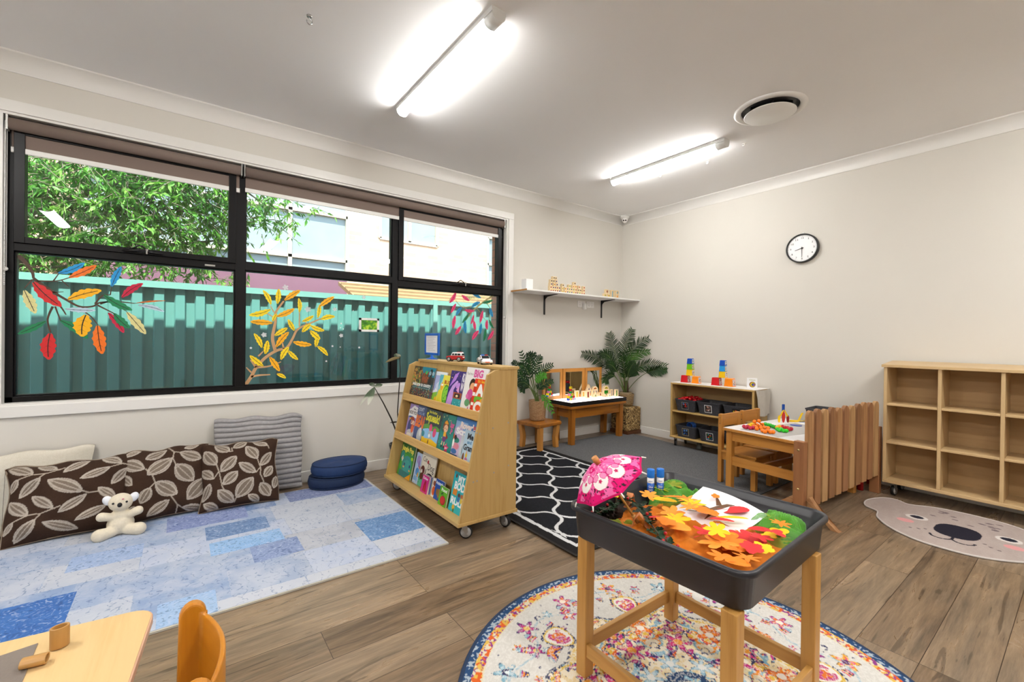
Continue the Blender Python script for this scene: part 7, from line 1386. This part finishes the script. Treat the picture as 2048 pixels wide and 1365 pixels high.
child_chair('left pine child chair tucked under the activity table', Matrix.Translation((-1.075, -1.865, 0)) @ Matrix.Rotation(R(-3), 4, 'Z'), 'pine chairs behind the activity table')
child_chair('right pine child chair tucked under the activity table', Matrix.Translation((-.74, -1.875, 0)) @ Matrix.Rotation(R(-3), 4, 'Z'), 'pine chairs behind the activity table')
# picket fence
FO = Vector((-1.335, -2.585, 0)); FM = Matrix.Translation(FO) @ Matrix.Rotation(R(-6.6), 4, 'Z')
t = thing('picket_fence', 'freestanding low cedar picket fence beside the activity table', 'fence', tuple(FM @ Vector((.5, 0, 0))))
for x in (-.055, 1.03): mb = MB(); mb.box(x, x + .045, -.012, .05, .0, .505, M_redcedar, FM); po = mb.build('post', t, bevel=.003); 
for z in (.15, .42): mb = MB(); mb.box(-.01, 1.03, .012, .03, z - .028, z + .028, M_cedar['X'], FM); mb.build('rail', t)
hts = [.0, .006, -.002, .004, -.006, .002, -.004, .004, .008, .0, .004]
for k in range(11):
    x = .0 + k * .095; z1 = .70 + hts[k]; z0 = .068 + .007 * k; w_ = .072; n = 8
    pts = [(x, z0), (x + w_, z0), (x + w_, z1 - .036)] + [(x + w_ / 2 + w_ / 2 * math.cos(a), z1 - .036 + .036 * math.sin(a)) for a in [PI * i / n for i in range(1, n)]] + [(x, z1 - .036)]
    mb = MB(); mb.prism(pts, -.010, .012, 'Y', wood('cedar_%d' % (k % 4), ['#b98c5f', '#a87850', '#c29a6a', '#9c7048'][k % 4], ['#94683f', '#835838', '#9c7449', '#7a5234'][k % 4], 'Z', .6, 14, dark2='#6a4428'), FM); mb.build('picket', t, bevel=.002)
for x in (-.02, 1.05):
    for s in ((-1, 1) if x < 0 else ()):
        mb = MB(); A_, B_ = Vector((x, s * .03, .15)), Vector((x, s * .20, .018)); d = (B_ - A_).normalized(); q = Vector((0, -d.z, d.y)) * .016
        mb.prism([((A_ + q).y, (A_ + q).z), ((B_ + q).y, (B_ + q).z), (B_.y + s * .004, .0), (B_.y - s * .035, .0), ((A_ - q).y, (A_ - q).z)], x - .018, x + .018, 'X', M_cedar['Y'], FM); mb.build('foot_brace', t, bevel=.002)
mb = MB()
for z in (.45, .20): mb.lathe([(0, -.003), (.007, -.0025), (.008, 0)], plain('brass_bolt', '#b8a070', .3, .9), tuple(FM @ Vector((-.0555, .02, z))), 10, Matrix.Rotation(-PI / 2 , 4, 'Y') @ Matrix.Rotation(PI, 4, 'X'))
mb.build('bolts', po)
# ================================================================ SENSORY TUB TABLE
TO = Vector((-3.178, -2.905, 0)); TM = Matrix.Translation(TO) @ Matrix.Rotation(R(2.5), 4, 'Z'); TW, TD = .625, .60
t = thing('tub_stand', 'pine frame stand with four square legs carrying the dark grey tub', 'stand', tuple(TO))
LX, LY = .272, .2675; LM = Matrix.Translation((-3.198, -2.9175, 0))
for sx in (-1, 1):
    for sy in (-1, 1):
        x0 = sx * LX - (.041 if sx > 0 else 0); y0_ = sy * LY - (.041 if sy > 0 else 0); mb = MB(); mb.box(x0, x0 + .041, y0_, y0_ + .041, .0105, .474, M_pale['Z'], LM); mb.build('leg', t, bevel=.003)
for sx in (-1, 1): mb = MB(); x = sx * (LX - .014); mb.box(x - .009, x + .009, -LY + .041, LY - .041, .082, .125, M_pale['Y'], LM); mb.build('stretcher', t, bevel=.002)
for sy in (-1, 1): mb = MB(); y_ = sy * (LY - .014); mb.box(-LX + .041, LX - .041, y_ - .009, y_ + .009, .082, .125, M_pale['X'], LM); mb.build('stretcher', t, bevel=.002)
M_tub = plain('charcoal_tub', '#25252b', .36, var=.08, nscale=5)
mb = MB()
def tring(w, d, r, z): return [TM @ Vector((a, b_, z)) for a, b_ in rounded(w, d, r, 7)]
L = [tring(TW - .055, TD - .055, .04, .4745), tring(TW - .038, TD - .038, .045, .481), tring(TW - .022, TD - .022, .05, .566), tring(TW - .006, TD - .006, .05, .568), tring(TW, TD, .052, .570), tring(TW, TD, .052, .580), tring(TW - .006, TD - .006, .05, .585), tring(TW - .018, TD - .018, .046, .585), tring(TW - .026, TD - .026, .044, .579), tring(TW - .040, TD - .040, .044, .56), tring(TW - .044, TD - .044, .044, .556), tring(TW - .062, TD - .062, .048, .485), tring(TW - .085, TD - .085, .045, .479)]
n = len(L[0]); vs = [p for l in L for p in l]; fs = [tuple(range(n))[::-1]] + [(l * n + i, l * n + (i + 1) % n, (l + 1) * n + (i + 1) % n, (l + 1) * n + i) for l in range(len(L) - 1) for i in range(n)] + [tuple(range((len(L) - 1) * n, len(L) * n))]
mb.add(vs, fs, M_tub, True); tub = mb.build('sensory_tub'); tag(tub, 'large dark grey plastic tub full of autumn leaves and scarves', 'tub')
# cloth heaps
def scarf(name, label, m, cx, cy_, rx, ry, z0, h, seed, th=0, amp=1.0):
    rs = np.random.RandomState(seed); n = 76; mb = MB(); vs = []
    for j in range(n + 1):
        for i in range(n + 1):
            u, v_ = i / n * 2 - 1, j / n * 2 - 1; r_ = min(1, math.hypot(u, v_)); x = u * rx; y = v_ * ry; X = cx + x * math.cos(th) - y * math.sin(th); Y = cy_ + x * math.sin(th) + y * math.cos(th)
            f = float(vnoise(np.array([[X * 9 + 30]]), np.array([[Y * 9 + 30]]), 1, seed)[0, 0]); g = float(vnoise(np.array([[X * 22 + 30]]), np.array([[Y * 22 + 30]]), 1, seed + 1)[0, 0])
            g2 = float(vnoise(np.array([[X * 24 + 90 + f * 2]]), np.array([[Y * 20 + 90 - g]]), 1, seed + 2)[0, 0]); rd = 1 - min(1, abs(g2 - .5) * 5)
            P_ = Vector((X, Y, z0 + (h * (1 - r_ ** 3) * (.2 + .9 * f)) + (.018 * g + .020 * rd) * (1 - r_ ** 6) * amp))
            q = TM.inverted() @ P_; lim_x, lim_y = TW / 2 - .048, TD / 2 - .048; q.x = max(-lim_x, min(lim_x, q.x)); q.y = max(-lim_y, min(lim_y, q.y)); q.z = max(q.z, .481); vs.append(TM @ q)
    fs = [(j * (n + 1) + i, j * (n + 1) + i + 1, (j + 1) * (n + 1) + i + 1, (j + 1) * (n + 1) + i) for j in range(n) for i in range(n)]
    keep = [f for f in fs if sum(((vs[k][0] - cx) ** 2 + 0) for k in f) >= 0 and math.hypot((f[0] % (n + 1)) / n * 2 - 1, (f[0] // (n + 1)) / n * 2 - 1) < 1.06 + .1 * math.sin(f[0])]
    mb.add(vs, keep, m, True); return tag(mb.build(name), label, 'scarf')
M_go = sheer('green_organza', '#5fb82a', .55); M_oo = plain('orange_felt', '#d3760c', .8, var=.3, nscale=25); M_mo = plain('moss', '#6f7a14', .95, var=.35, nscale=60, bmp=.5)
scarf('orange_scarf', 'crumpled orange and brown scarf lying across the tub bottom', M_oo, -3.19, -2.90, .28, .28, .492, .03, 3)
scarf('green_scarf', 'sheer green scarf heaped in the back corner of the tub behind the glue sticks', M_go, -2.985, -2.71, .10, .13, .486, .05, 11, .4, 2.0)
scarf('green_scarf', 'sheer green scarf heaped at the right end of the tub', M_go, -2.97, -3.07, .10, .11, .486, .055, 17, -.3, 2.0)
scarf('moss_mat', 'olive moss heap under the twigs in the left corner of the tub', M_mo, -3.37, -2.72, .10, .075, .485, .035, 23)
# paper sheet with a tree print
t = thing('paper_sheet', 'white paper with printed brown tree lying in the tub', 'paper', (-3.04, -2.91, .53)); mb = MB(); P4 = [Vector((-3.185, -2.79, .534)), Vector((-3.175, -3.02, .534)), Vector((-2.955, -3.035, .552)), Vector((-2.93, -2.79, .575))]
def pp(u, v_, d=0): p = (P4[0] * (1 - u) + P4[1] * u) * (1 - v_) + (P4[3] * (1 - u) + P4[2] * u) * v_; return p + Vector((0, 0, .012 * math.sin(PI * u) * (v_) - .010 * math.sin(PI * v_) + d))
n = 12; M_pap = plain('white_paper', '#f0f0f4', .7)
for dz in (0, .0016): vs = [pp(i / n, j / n, dz) for j in range(n + 1) for i in range(n + 1)]; mb.add(vs, [(j * (n + 1) + i, j * (n + 1) + i + 1, (j + 1) * (n + 1) + i + 1, (j + 1) * (n + 1) + i) for j in range(n) for i in range(n)], M_pap, True)
mb.build('sheet', t)
mb = MB(); M_tk = plain('tree_print', '#6b4a30', .7)
def strip(pts, ws, dz=.0024):
    vs = []
    for i, (u, v_) in enumerate(pts):
        a = Vector(pts[min(i + 1, len(pts) - 1)]) - Vector(pts[max(i - 1, 0)]); a.normalize(); q = Vector((-a.y, a.x)) * ws[i]; vs += [pp(u + q.x, v_ + q.y, dz), pp(u - q.x, v_ - q.y, dz)]
    mb.add(vs, [(2 * i, 2 * i + 1, 2 * i + 3, 2 * i + 2) for i in range(len(pts) - 1)], M_tk)
strip([(.62, .82), (.55, .76), (.48, .62), (.42, .50), (.32, .42)], [.005, .03, .045, .035, .02]); strip([(.28, .9), (.36, .8), (.46, .68)], [.003, .02, .04]); strip([(.42, .50), (.25, .55), (.05, .56)], [.03, .014, .004]); strip([(.42, .5), (.3, .34), (.15, .25)], [.03, .012, .004]); strip([(.42, .5), (.5, .35), (.52, .2)], [.03, .02, .006])
mb.build('tree_print', t)
# paper leaves
LCOL = dict(lorange='#f59a2c', orange='#f0800e', yellow='#f5c90a', red='#d8282c')
LN = dict(lorange='light orange', orange='bright orange', yellow='yellow', red='red')
LT_ = dict(flower='six lobed', sun='pointed', frill='jagged', round='scalloped oval', long='long scalloped', oval='smooth oval', tulip='tulip shaped')
def leaf_outline(ty):
    n = 96; P = []
    for i in range(n):
        a = 2 * PI * i / n
        if ty == 'flower': r = .42 + .58 * abs(math.cos(a * 3)) ** .8; r *= (1.12 if i % 96 < 20 else 1)
        elif ty == 'sun': r = .36 + .64 * (1 - abs(((a * 7 / (2 * PI)) % 1) * 2 - 1)) ** 1.1
        elif ty == 'frill': r = .62 + .25 * abs(math.cos(a * 2.5)) + .10 * (((a * 22 / (2 * PI)) % 1))
        elif ty == 'tulip': r = .5 + .45 * abs(math.cos(a * 1.5)) ** 1.5
        else: r = 1
        x, y = r * math.cos(a), r * math.sin(a)
        if ty == 'round': y *= .62; s = 1 + .05 * abs(math.sin(a * 9)); x *= s; y *= s
        if ty == 'long': y *= .32 ; s = 1 + .06 * abs(math.sin(a * 10)); x *= s; y *= s
        if ty == 'oval': y = y * .42 * (1 - .25 * abs(math.cos(a)) ** 2); 
        P.append((x, y))
    return P
PL2 = []
for ty, c, lx, ly, r_ in (('flower', 'orange', -.235, -.20, .019), ('sun', 'orange', -.19, -.25, .018), ('frill', 'yellow', -.10, -.255, .015), ('round', 'orange', -.24, -.24, .014), ('frill', 'red', -.13, -.23, .016), ('flower', 'yellow', -.10, -.12, .017), ('tulip', 'red', .02, -.235, .016), ('sun', 'orange', .10, -.22, .016), ('long', 'orange', .05, .10, .02), ('sun', 'lorange', .0, .02, .018)):
    p = TM @ Vector((lx, ly, 0)); PLEAF.insert(0 if c == 'x' else len(PLEAF), (ty, c, p.x, p.y, r_))
for i, (ty, c, x, y, r_) in enumerate(PLEAF):
    rnd = random.Random(i + 3); r_ = r_ * 2.1; an = rnd.uniform(0, 2 * PI) if ty not in ('long', 'round', 'oval') else R(-52) + rnd.uniform(-.2, .2)
    P = leaf_outline(ty); tx, ty2 = rnd.uniform(-.18, .18), rnd.uniform(-.18, .18); q = TM.inverted() @ Vector((x, y, 0)); q.x = max(-.285 + r_ * .8, min(.285 - r_ * .8, q.x)); q.y = max(-.272 + r_ * .8, min(.272 - r_ * .8, q.y)); p = TM @ q; x, y = p.x, p.y
    z = .532 + .0014 * i + (.018 if i in (2, 3, 4, 5, 6, 7, 20) else 0) + (.02 if i in (0, 1) else 0); mb = MB(); m = plain('leafpaper_' + c, LCOL[c], .75, var=.03)
    n = len(P); rings = []
    for s in (1.0, .66, .33):
        for a, b_ in P:
            a, b_ = a * r_ * s, b_ * r_ * s; X = a * math.cos(an) - b_ * math.sin(an); Y = a * math.sin(an) + b_ * math.cos(an); rings.append((x + X, y + Y, z + X * tx + Y * ty2 + .10 * abs(b_) - (a * a) / max(r_, .01) * .05))
    ctr = (x, y, z); vs = rings + [ctr]; fs = [(l * n + k, l * n + (k + 1) % n, (l + 1) * n + (k + 1) % n, (l + 1) * n + k) for l in (0, 1) for k in range(n)] + [(2 * n + k, 2 * n + (k + 1) % n, 3 * n) for k in range(n)]
    mb.add(vs, fs, m, False)
    if ty in ('flower', 'round', 'long'):
        a0 = Vector((math.cos(an), math.sin(an))); q = Vector((-a0.y, a0.x)) * r_ * .035; e = a0 * -r_ * 1.35; b0 = a0 * -r_ * .6
        mb.add([(x + b0.x + q.x, y + b0.y + q.y, z - .001), (x + e.x + q.x, y + e.y + q.y, z - .003), (x + e.x - q.x, y + e.y - q.y, z - .003), (x + b0.x - q.x, y + b0.y - q.y, z - .001)], [(0, 1, 2, 3)], m)
    q = TM.inverted() @ Vector((x, y, 0))
    where = ('lying on the white paper' if i in (2, 3, 4, 5, 6, 7, 20) else 'by the glue sticks' if q.y > .12 and q.x > .05 else 'near the umbrella' if q.y > .08 else 'at the right end' if q.x > .08 else 'in the near corner' if q.y < -.1 else 'near the front rim')
    PL2.append((mb.build('paper_leaf'), '%s %s paper leaf %s' % (LN[c], LT_[ty], where)))
seen = {}
for o, l in PL2:
    k = seen.get(l, 0); seen[l] = k + 1
    if k: l += [' of the tub, partly covered', ' of the tub, underneath another', ' of the tub, at the bottom'][min(k - 1, 2)]
    else: l += ' in the tub' if 'end' not in l and 'corner' not in l and 'rim' not in l else ' of the tub'
    tag(o, l, 'paper leaf', 'cut paper autumn leaves in the tub')
# glue sticks
M_gb = plain('glue_cap', '#1676d8', .3); M_gl = plain('glue_blue', '#1458b4', .35); M_gw = plain('glue_white', '#eceef2', .35)
for i, (x, y, z, lab) in enumerate(((-3.06, -2.645, .52, 'left glue stick with blue cap standing at the back of the tub'), (-3.03, -2.668, .522, 'right glue stick with blue cap standing at the back of the tub'))):
    t = thing('glue_stick', lab, 'glue stick', (x, y, z), 'glue sticks in the tub'); mb = MB(); c = (x, y, z)
    mb.lathe([(0, 0), (.0135, 0), (.0135, .058), (.0, .0585)], M_gl, c, 22); mb.lathe([(.01365, .058), (.01365, .078), (0, .0785)], M_gw, c, 22, cap=False)
    def cyl(a, b_): an = R(215) + a / .0138; return Vector((x + .0139 * math.cos(an), y + .0139 * math.sin(an), z + b_))
    add_text(mb, 'Glue', cyl, -.009, .04, .012, M_gw, width=.018, bold=.01); add_text(mb, 'Stick', cyl, -.009, .028, .012, M_gw, width=.018, bold=.01)
    add_text(mb, 'school', cyl, -.008, .064, .006, M_gl, width=.015); mb.build('barrel', t)
    mb = MB(); mb.lathe([(.0142, .0785), (.0146, .082), (.0146, .108), (.0138, .111), (0, .1115)], M_gb, c, 24); mb.build('cap', t)
# umbrella
H0 = Vector((-3.336, -2.793, .536)); F0 = Vector((-3.458, -2.712, .7485)); ax = (F0 - H0).normalized()
t = thing('toy_umbrella', 'open miniature pink owl print umbrella with wooden handle leaning in the tub', 'umbrella', tuple(H0))
mb = MB(); mb.tube([H0, F0 - ax * .01], .0042, M_pale['X'], 12); mb.tube([H0, H0 + ax * .03], .0062, M_pale['X'], 12); mb.build('shaft', t)
mb = MB(); mb.tube([F0 - ax * .022, F0 - ax * .012, F0 - ax * .011, F0 + ax * .006], [.009, .009, .0115, .010], plain('turned_wood', '#c98a4e', .45), 16); mb.build('ferrule', t)
u_ = ax.cross(Vector((0, 0, 1))).normalized(); w_ = ax.cross(u_).normalized(); RU, HU = .132, .066
def canopy(s, a):
    k = (a * 8 / (2 * PI)) % 1; sc = 1 - .10 * math.sin(PI * k) * s ** 2; r_ = RU * s * sc; return F0 - ax * (.020 + HU * (s ** 1.9) - .008 * math.sin(PI * k) * s * (1 - s) * 2) + u_ * r_ * math.cos(a) + w_ * r_ * math.sin(a)
nr, na = 60, 256; vs = [canopy(i / nr, 2 * PI * k / na) for i in range(nr + 1) for k in range(na)]
A_, S_ = np.meshgrid(np.arange(na) * 2 * PI / na, np.arange(nr + 1) / nr); Cc = np.ones(A_.shape + (3,)) * LC('#e86aa8'); kk = (A_ * 8 / (2 * PI)) % 1
X_ = S_ * np.cos(A_) + 2; Y_ = S_ * np.sin(A_) + 2
Cc = blend(Cc, (vnoise(X_, Y_, 9, 3) > .55) * 1.0, '#d4146c'); Cc = blend(Cc, ((vnoise(X_, Y_, 26, 5) > .72) & (S_ > .55)) * 1.0, '#33202c'); Cc = blend(Cc, ((vnoise(X_, Y_, 20, 7) > .7) & (S_ < .5)) * 1.0, '#f0a0c8')
dd = ((kk - .5) * S_ * 1.6 / .42) ** 2 + ((S_ - .60) / .20) ** 2; Cc = blend(Cc, dd < 1.15, '#c8306c'); Cc = blend(Cc, dd < 1.0, '#efe8e6')
d2 = np.hypot((kk - .5) * S_ * .8, S_ - .62); an2 = np.arctan2((kk - .5) * S_ * .8, S_ - .62); Cc = blend(Cc, d2 < .055 * (.5 + .5 * np.abs(np.cos(an2 * 2.5))), '#c22860')
for sg in (-1, 1): d3 = np.hypot((kk - .5 - sg * .27) * S_ * .8, S_ - .50); Cc = blend(Cc, d3 < .09, '#c83878'); Cc = blend(Cc, d3 < .075, '#e78ab6')
Cc = blend(Cc, (S_ > .95) * 1.0, '#c00f5c'); Cc = blend(Cc, (np.minimum(kk, 1 - kk) * S_ < .012) * .5, '#d02a78')
fs = [(i * na + k, i * na + (k + 1) % na, (i + 1) * na + (k + 1) % na, (i + 1) * na + k) for i in range(nr) for k in range(na)]
me = bpy.data.meshes.new('canopy'); ctr = F0 - ax * .05; me.from_pydata([tuple(v - ctr) for v in vs], [], fs); at = me.color_attributes.new('Col', 'FLOAT_COLOR', 'POINT'); at.data.foreach_set('color', np.hstack([Cc.reshape(-1, 3), np.ones((Cc.size // 3, 1))]).astype(np.float32).ravel())
me.polygons.foreach_set('use_smooth', [True] * len(fs)); me.materials.append(attr_mat('umbrella_cotton', .8, .1, 300)); finish(me, 'canopy', ctr, t)
for k in range(8):
    a = 2 * PI * k / 8; mb = MB(); mb.tube([canopy(s, a) - ax * .0018 for s in (.1, .4, .7, 1.0)], .0013, M_white, 6); mb.tube([H0.lerp(F0, .72), canopy(.55, a) - ax * .002], .0011, M_white, 6)
    d = (canopy(1, a) - canopy(.9, a)).normalized(); mb.tube([canopy(1, a) - d * .002, canopy(1, a) + d * .014], [.0026, .0018], M_white, 8); mb.build('rib', t)
# wooden curl pieces, pine cone, twigs
M_cop = plain('copper_foam', '#dc8a54', .6)
def curl(label, x, y, z, ang, s=1.0):
    mb = MB(); M = Matrix.Translation((x, y, z)) @ Matrix.Rotation(ang, 4, 'Z'); P = [(-.03 * s, .004), (-.012 * s, .005), (-.004 * s, .03 * s), (.008 * s, .046 * s), (.02 * s, .034 * s), (.022 * s, .018 * s), (.034 * s, .008)]
    vs = []; 
    for (a, h) in P: vs += [M @ Vector((a, -.012, h)), M @ Vector((a, .012, h)), M @ Vector((a, .012, h + .003)), M @ Vector((a, -.012, h + .003))]
    mb.add(vs, [(i * 4 + k, i * 4 + (k + 1) % 4, i * 4 + 4 + (k + 1) % 4, i * 4 + 4 + k) for i in range(len(P) - 1) for k in range(4)] + [(0, 1, 2, 3)], M_cop, True); tag(mb.build('foam_curl'), label, 'craft piece', 'copper curled craft strips in the tub')
curl('copper coloured curled strip at the front rim beside the twigs', -3.355, -2.80, .515, R(-55), 1.25); curl('copper coloured curled strip behind the umbrella handle', -3.21, -2.66, .52, R(20))
M_cone = plain('pine_cone_brown', '#2c1a12', .7, var=.3, nscale=60); mb = MB(); c = Vector((-3.335, -2.675, .525)); rr = random.Random(8)
mb.ball(c, (.03, .024, .02), M_cone, 12)
for i in range(90):
    ph = i * 2.399; zz = 1 - 2 * (i + .5) / 90; rr_ = math.sqrt(1 - zz * zz); n_ = Vector((zz * .045, rr_ * math.cos(ph) * .028, rr_ * math.sin(ph) * .024)); d = n_.normalized(); q = d.cross(Vector((1, .2, 0))).normalized() * .006; mb.add([c + n_ * .7 + q, c + n_ * .7 - q, c + n_ * 1.25 - q * .6, c + n_ * 1.3, c + n_ * 1.25 + q * .6], [(0, 1, 2, 3, 4)], M_cone)
tag(mb.build('pine_cone'), 'dark open pine cone in the left corner of the tub', 'pine cone')
M_holly = leafmat('holly_leaf', [(.3, '#0f2413'), (.5, '#1d3a1f'), (.65, '#35573a'), (.8, '#5a7a56')]); M_berry = plain('red_berry', '#c01a20', .3)
def twig(label, P, nl, seed, L=.028, berries=6):
    rr = random.Random(seed); t = thing('leafy_twig', label, 'twig', P[0], 'dark green twigs in the tub'); mb = MB(); mb.tube(P, [.003] * len(P), M_bark, 6); mb.build('stem', t); mb = MB(); pb = MB()
    for i in range(nl):
        s = (i + .5) / nl * (len(P) - 1); k = int(s); p = Vector(P[k]).lerp(Vector(P[k + 1]), s - k); a = rr.uniform(0, 2 * PI); d = Vector((math.cos(a), math.sin(a), rr.uniform(-.1, .8))).normalized(); q = d.cross(Vector((0, 0, 1))).normalized() * L * .34; up = Vector((0, 0, .004)); l = L * rr.uniform(.8, 1.3)
        mb.add([p, p + d * l * .3 + q + up, p + d * l * .45 + q * .6, p + d * l * .65 + q * .9 + up, p + d * l, p + d * l * .65 - q * .9 + up, p + d * l * .45 - q * .6, p + d * l * .3 - q + up], [(0, 1, 2, 3, 4, 5, 6, 7)], M_holly)
    mb.build('leaves', t)
    for i in range(berries): k = rr.randrange(len(P)); pb.ball(Vector(P[k]) + Vector((rr.gauss(0, .012), rr.gauss(0, .012), rr.uniform(0, .015))), .0055, M_berry, 8)
    if berries: g = pb.build('berries', t); g['kind'] = 'stuff'
twig('long dark green holly twig with red berries running along the front rim', [(-3.22, -2.70, .535), (-3.27, -2.76, .55), (-3.32, -2.82, .55), (-3.37, -2.90, .54), (-3.40, -2.95, .53)], 46, 4, .034, 12)
twig('dark green twig lying under the umbrella canopy', [(-3.42, -2.66, .53), (-3.36, -2.68, .55), (-3.28, -2.67, .555), (-3.22, -2.66, .55)], 36, 9, .028, 5)
twig('small upright green twig behind the umbrella handle', [(-3.26, -2.64, .50), (-3.255, -2.635, .56), (-3.25, -2.63, .60)], 16, 12, .026, 0)
# ================================================================ FOREGROUND TABLE AND CHAIR
FT = .5; M = Matrix.Translation((-4.592, -2.375, 0)) @ Matrix.Rotation(R(-6.0), 4, 'Z')
t = thing('classroom_table', 'light wood table with rounded corners in the near left corner', 'table', (-5.2, -2.7, 0)); M_maple = wood('maple_laminate', '#dfc08c', '#cfa96f', 'Y', .35, 16); M_band = plain('pink_edge_band', '#cfa487', .45)
mb = MB(); mb.prism([(x, y) for x, y in rounded(1.25, .68, .045, 6, -.625, -.34)], FT - .018, FT - .001, 'Z', M_band, M); mb.build('edge_band', t, bevel=.002)
mb = MB(); mb.prism([(x, y) for x, y in rounded(1.243, .673, .042, 6, -.625, -.34)], FT - .001, FT, 'Z', M_maple, M); mb.build('table_top', t)
for x, y in ((-.06, -.06), (-.06, -.62), (-1.19, -.06), (-1.19, -.62)): mb = MB(); mb.tube([M @ Vector((x, y, 0)), M @ Vector((x, y, FT - .018))], .018, M_zinc, 14); mb.build('leg', t)
mb = MB(); mb.prism([(-1.20, -.205), (-.255, -.065), (-.185, -.045), (-.165, -.20), (-.175, -.56), (-1.2, -.60)], FT + .0003, FT + .0015, 'Z', plain('grey_linen', '#7d736b', .95, var=.06, nscale=150, bmp=.2), M); tag(mb.build('place_mat'), 'grey brown cloth spread on the near left table', 'cloth')
M_bam = {a: wood('bamboo_' + a, '#bd8f52', '#a47638', a, .35, 14) for a in 'XZ'}
def bamboo(label, M, h, rx, ry, m):
    mb = MB(); n = 28; vs = []
    for (s, z) in ((1, 0), (1, h), (.74, h), (.74, .0)): vs += [M @ Vector((rx * s * math.cos(2 * PI * k / n), ry * s * math.sin(2 * PI * k / n), z)) for k in range(n)]
    fs = [(l * n + k, l * n + (k + 1) % n, ((l + 1) % 4) * n + (k + 1) % n, ((l + 1) % 4) * n + k) for l in range(4) for k in range(n)]
    mb.add(vs, fs, m, False); o = mb.build('bamboo_ring', bevel=.001)
    for p_ in o.data.polygons: p_.use_smooth = abs(p_.normal.z) < .5
    return tag(o, label, 'bamboo ring', 'bamboo rings on the near table')
bamboo('hollow bamboo ring standing upright at the cloth edge', Matrix.Translation((-4.743, -2.440, FT + .0018)) @ Matrix.Rotation(R(20), 4, 'Z'), .041, .0150, .0118, M_bam['Z'])
bamboo('hollow bamboo ring lying on its side on the grey cloth', Matrix.Translation((-4.788, -2.483, FT + .0108)) @ Matrix.Rotation(R(-8), 4, 'Z') @ Matrix.Rotation(PI / 2, 4, 'Y'), .036, .009, .013, M_bam['X'])
bamboo('hollow bamboo ring half out of view at the left picture edge', Matrix.Translation((-4.862, -2.50, FT + .0108)) @ Matrix.Rotation(R(10), 4, 'Z') @ Matrix.Rotation(PI / 2, 4, 'Y'), .036, .009, .013, M_bam['X'])
# bent plywood chair
t = thing('plywood_chair', 'orange varnished bent plywood child chair at the bottom beside the table', 'chair', (-4.60, -2.75, 0)); CH = .60; mc = M_chairply
def upright(y):
    mb = MB(); pts = []
    xc = -4.522
    prof = [(-.030, 0), (.03, 0), (.03, .26), (.026, .40), (.022, CH - .03)] + [(-.004 + .026 * math.cos(a), CH - .03 + .028 * math.sin(a)) for a in [PI * i / 10 for i in range(1, 10)]] + [(-.030, CH - .03), (-.034, .40), (-.06, .26), (-.06, .0)]
    prof = [(-.028, 0), (.022, 0), (.018, .26), (.018, CH - .03)] + [(-.005 + .023 * math.cos(a), CH - .03 + .028 * math.sin(a)) for a in [PI * i / 10 for i in range(1, 10)]] + [(-.028, CH - .03), (-.034, .26)]
    mb.prism([(xc + a, b_) for a, b_ in prof], y - .011, y + .011, 'Y', mc['Z']); return mb.build('upright', t, bevel=.006, seg=3)
upright(-2.605); upright(-2.862)
mb = MB(); n = 16; vs = []; 
for i in range(n + 1):
    s = i / n; y = -2.616 - s * .235; bx = -4.515 + .026 * math.sin(PI * s) ** .85
    zt_ = .575 - .0 * s; zb_ = .44
    vs += [(bx, y, zb_), (bx + .009, y, zb_), (bx + .009, y, zt_), (bx, y, zt_)]
fs = [(i * 4 + k, i * 4 + (k + 1) % 4, i * 4 + 4 + (k + 1) % 4, i * 4 + 4 + k) for i in range(n) for k in range(4)] + [(0, 1, 2, 3), (4 * n + 3, 4 * n + 2, 4 * n + 1, 4 * n)]
mb.add(vs, fs, mc['Y'], True); mb.build('backrest', t, bevel=.003)
mb = MB(); mb.prism(rounded(.29, .24, .03, 4, -4.675, -2.733), .285, .30, 'Z', mc['X']); mb.build('seat', t, bevel=.004)
for y in (-2.605, -2.862): mb = MB(); mb.box(-4.80, -4.755, y - .011, y + .011, 0, .285, mc['Z']); mb.build('leg', t, bevel=.004); mb = MB(); mb.box(-4.755, -4.545, y - .011, y + .011, .24, .284, mc['X']); mb.build('side_rail', t, bevel=.003)
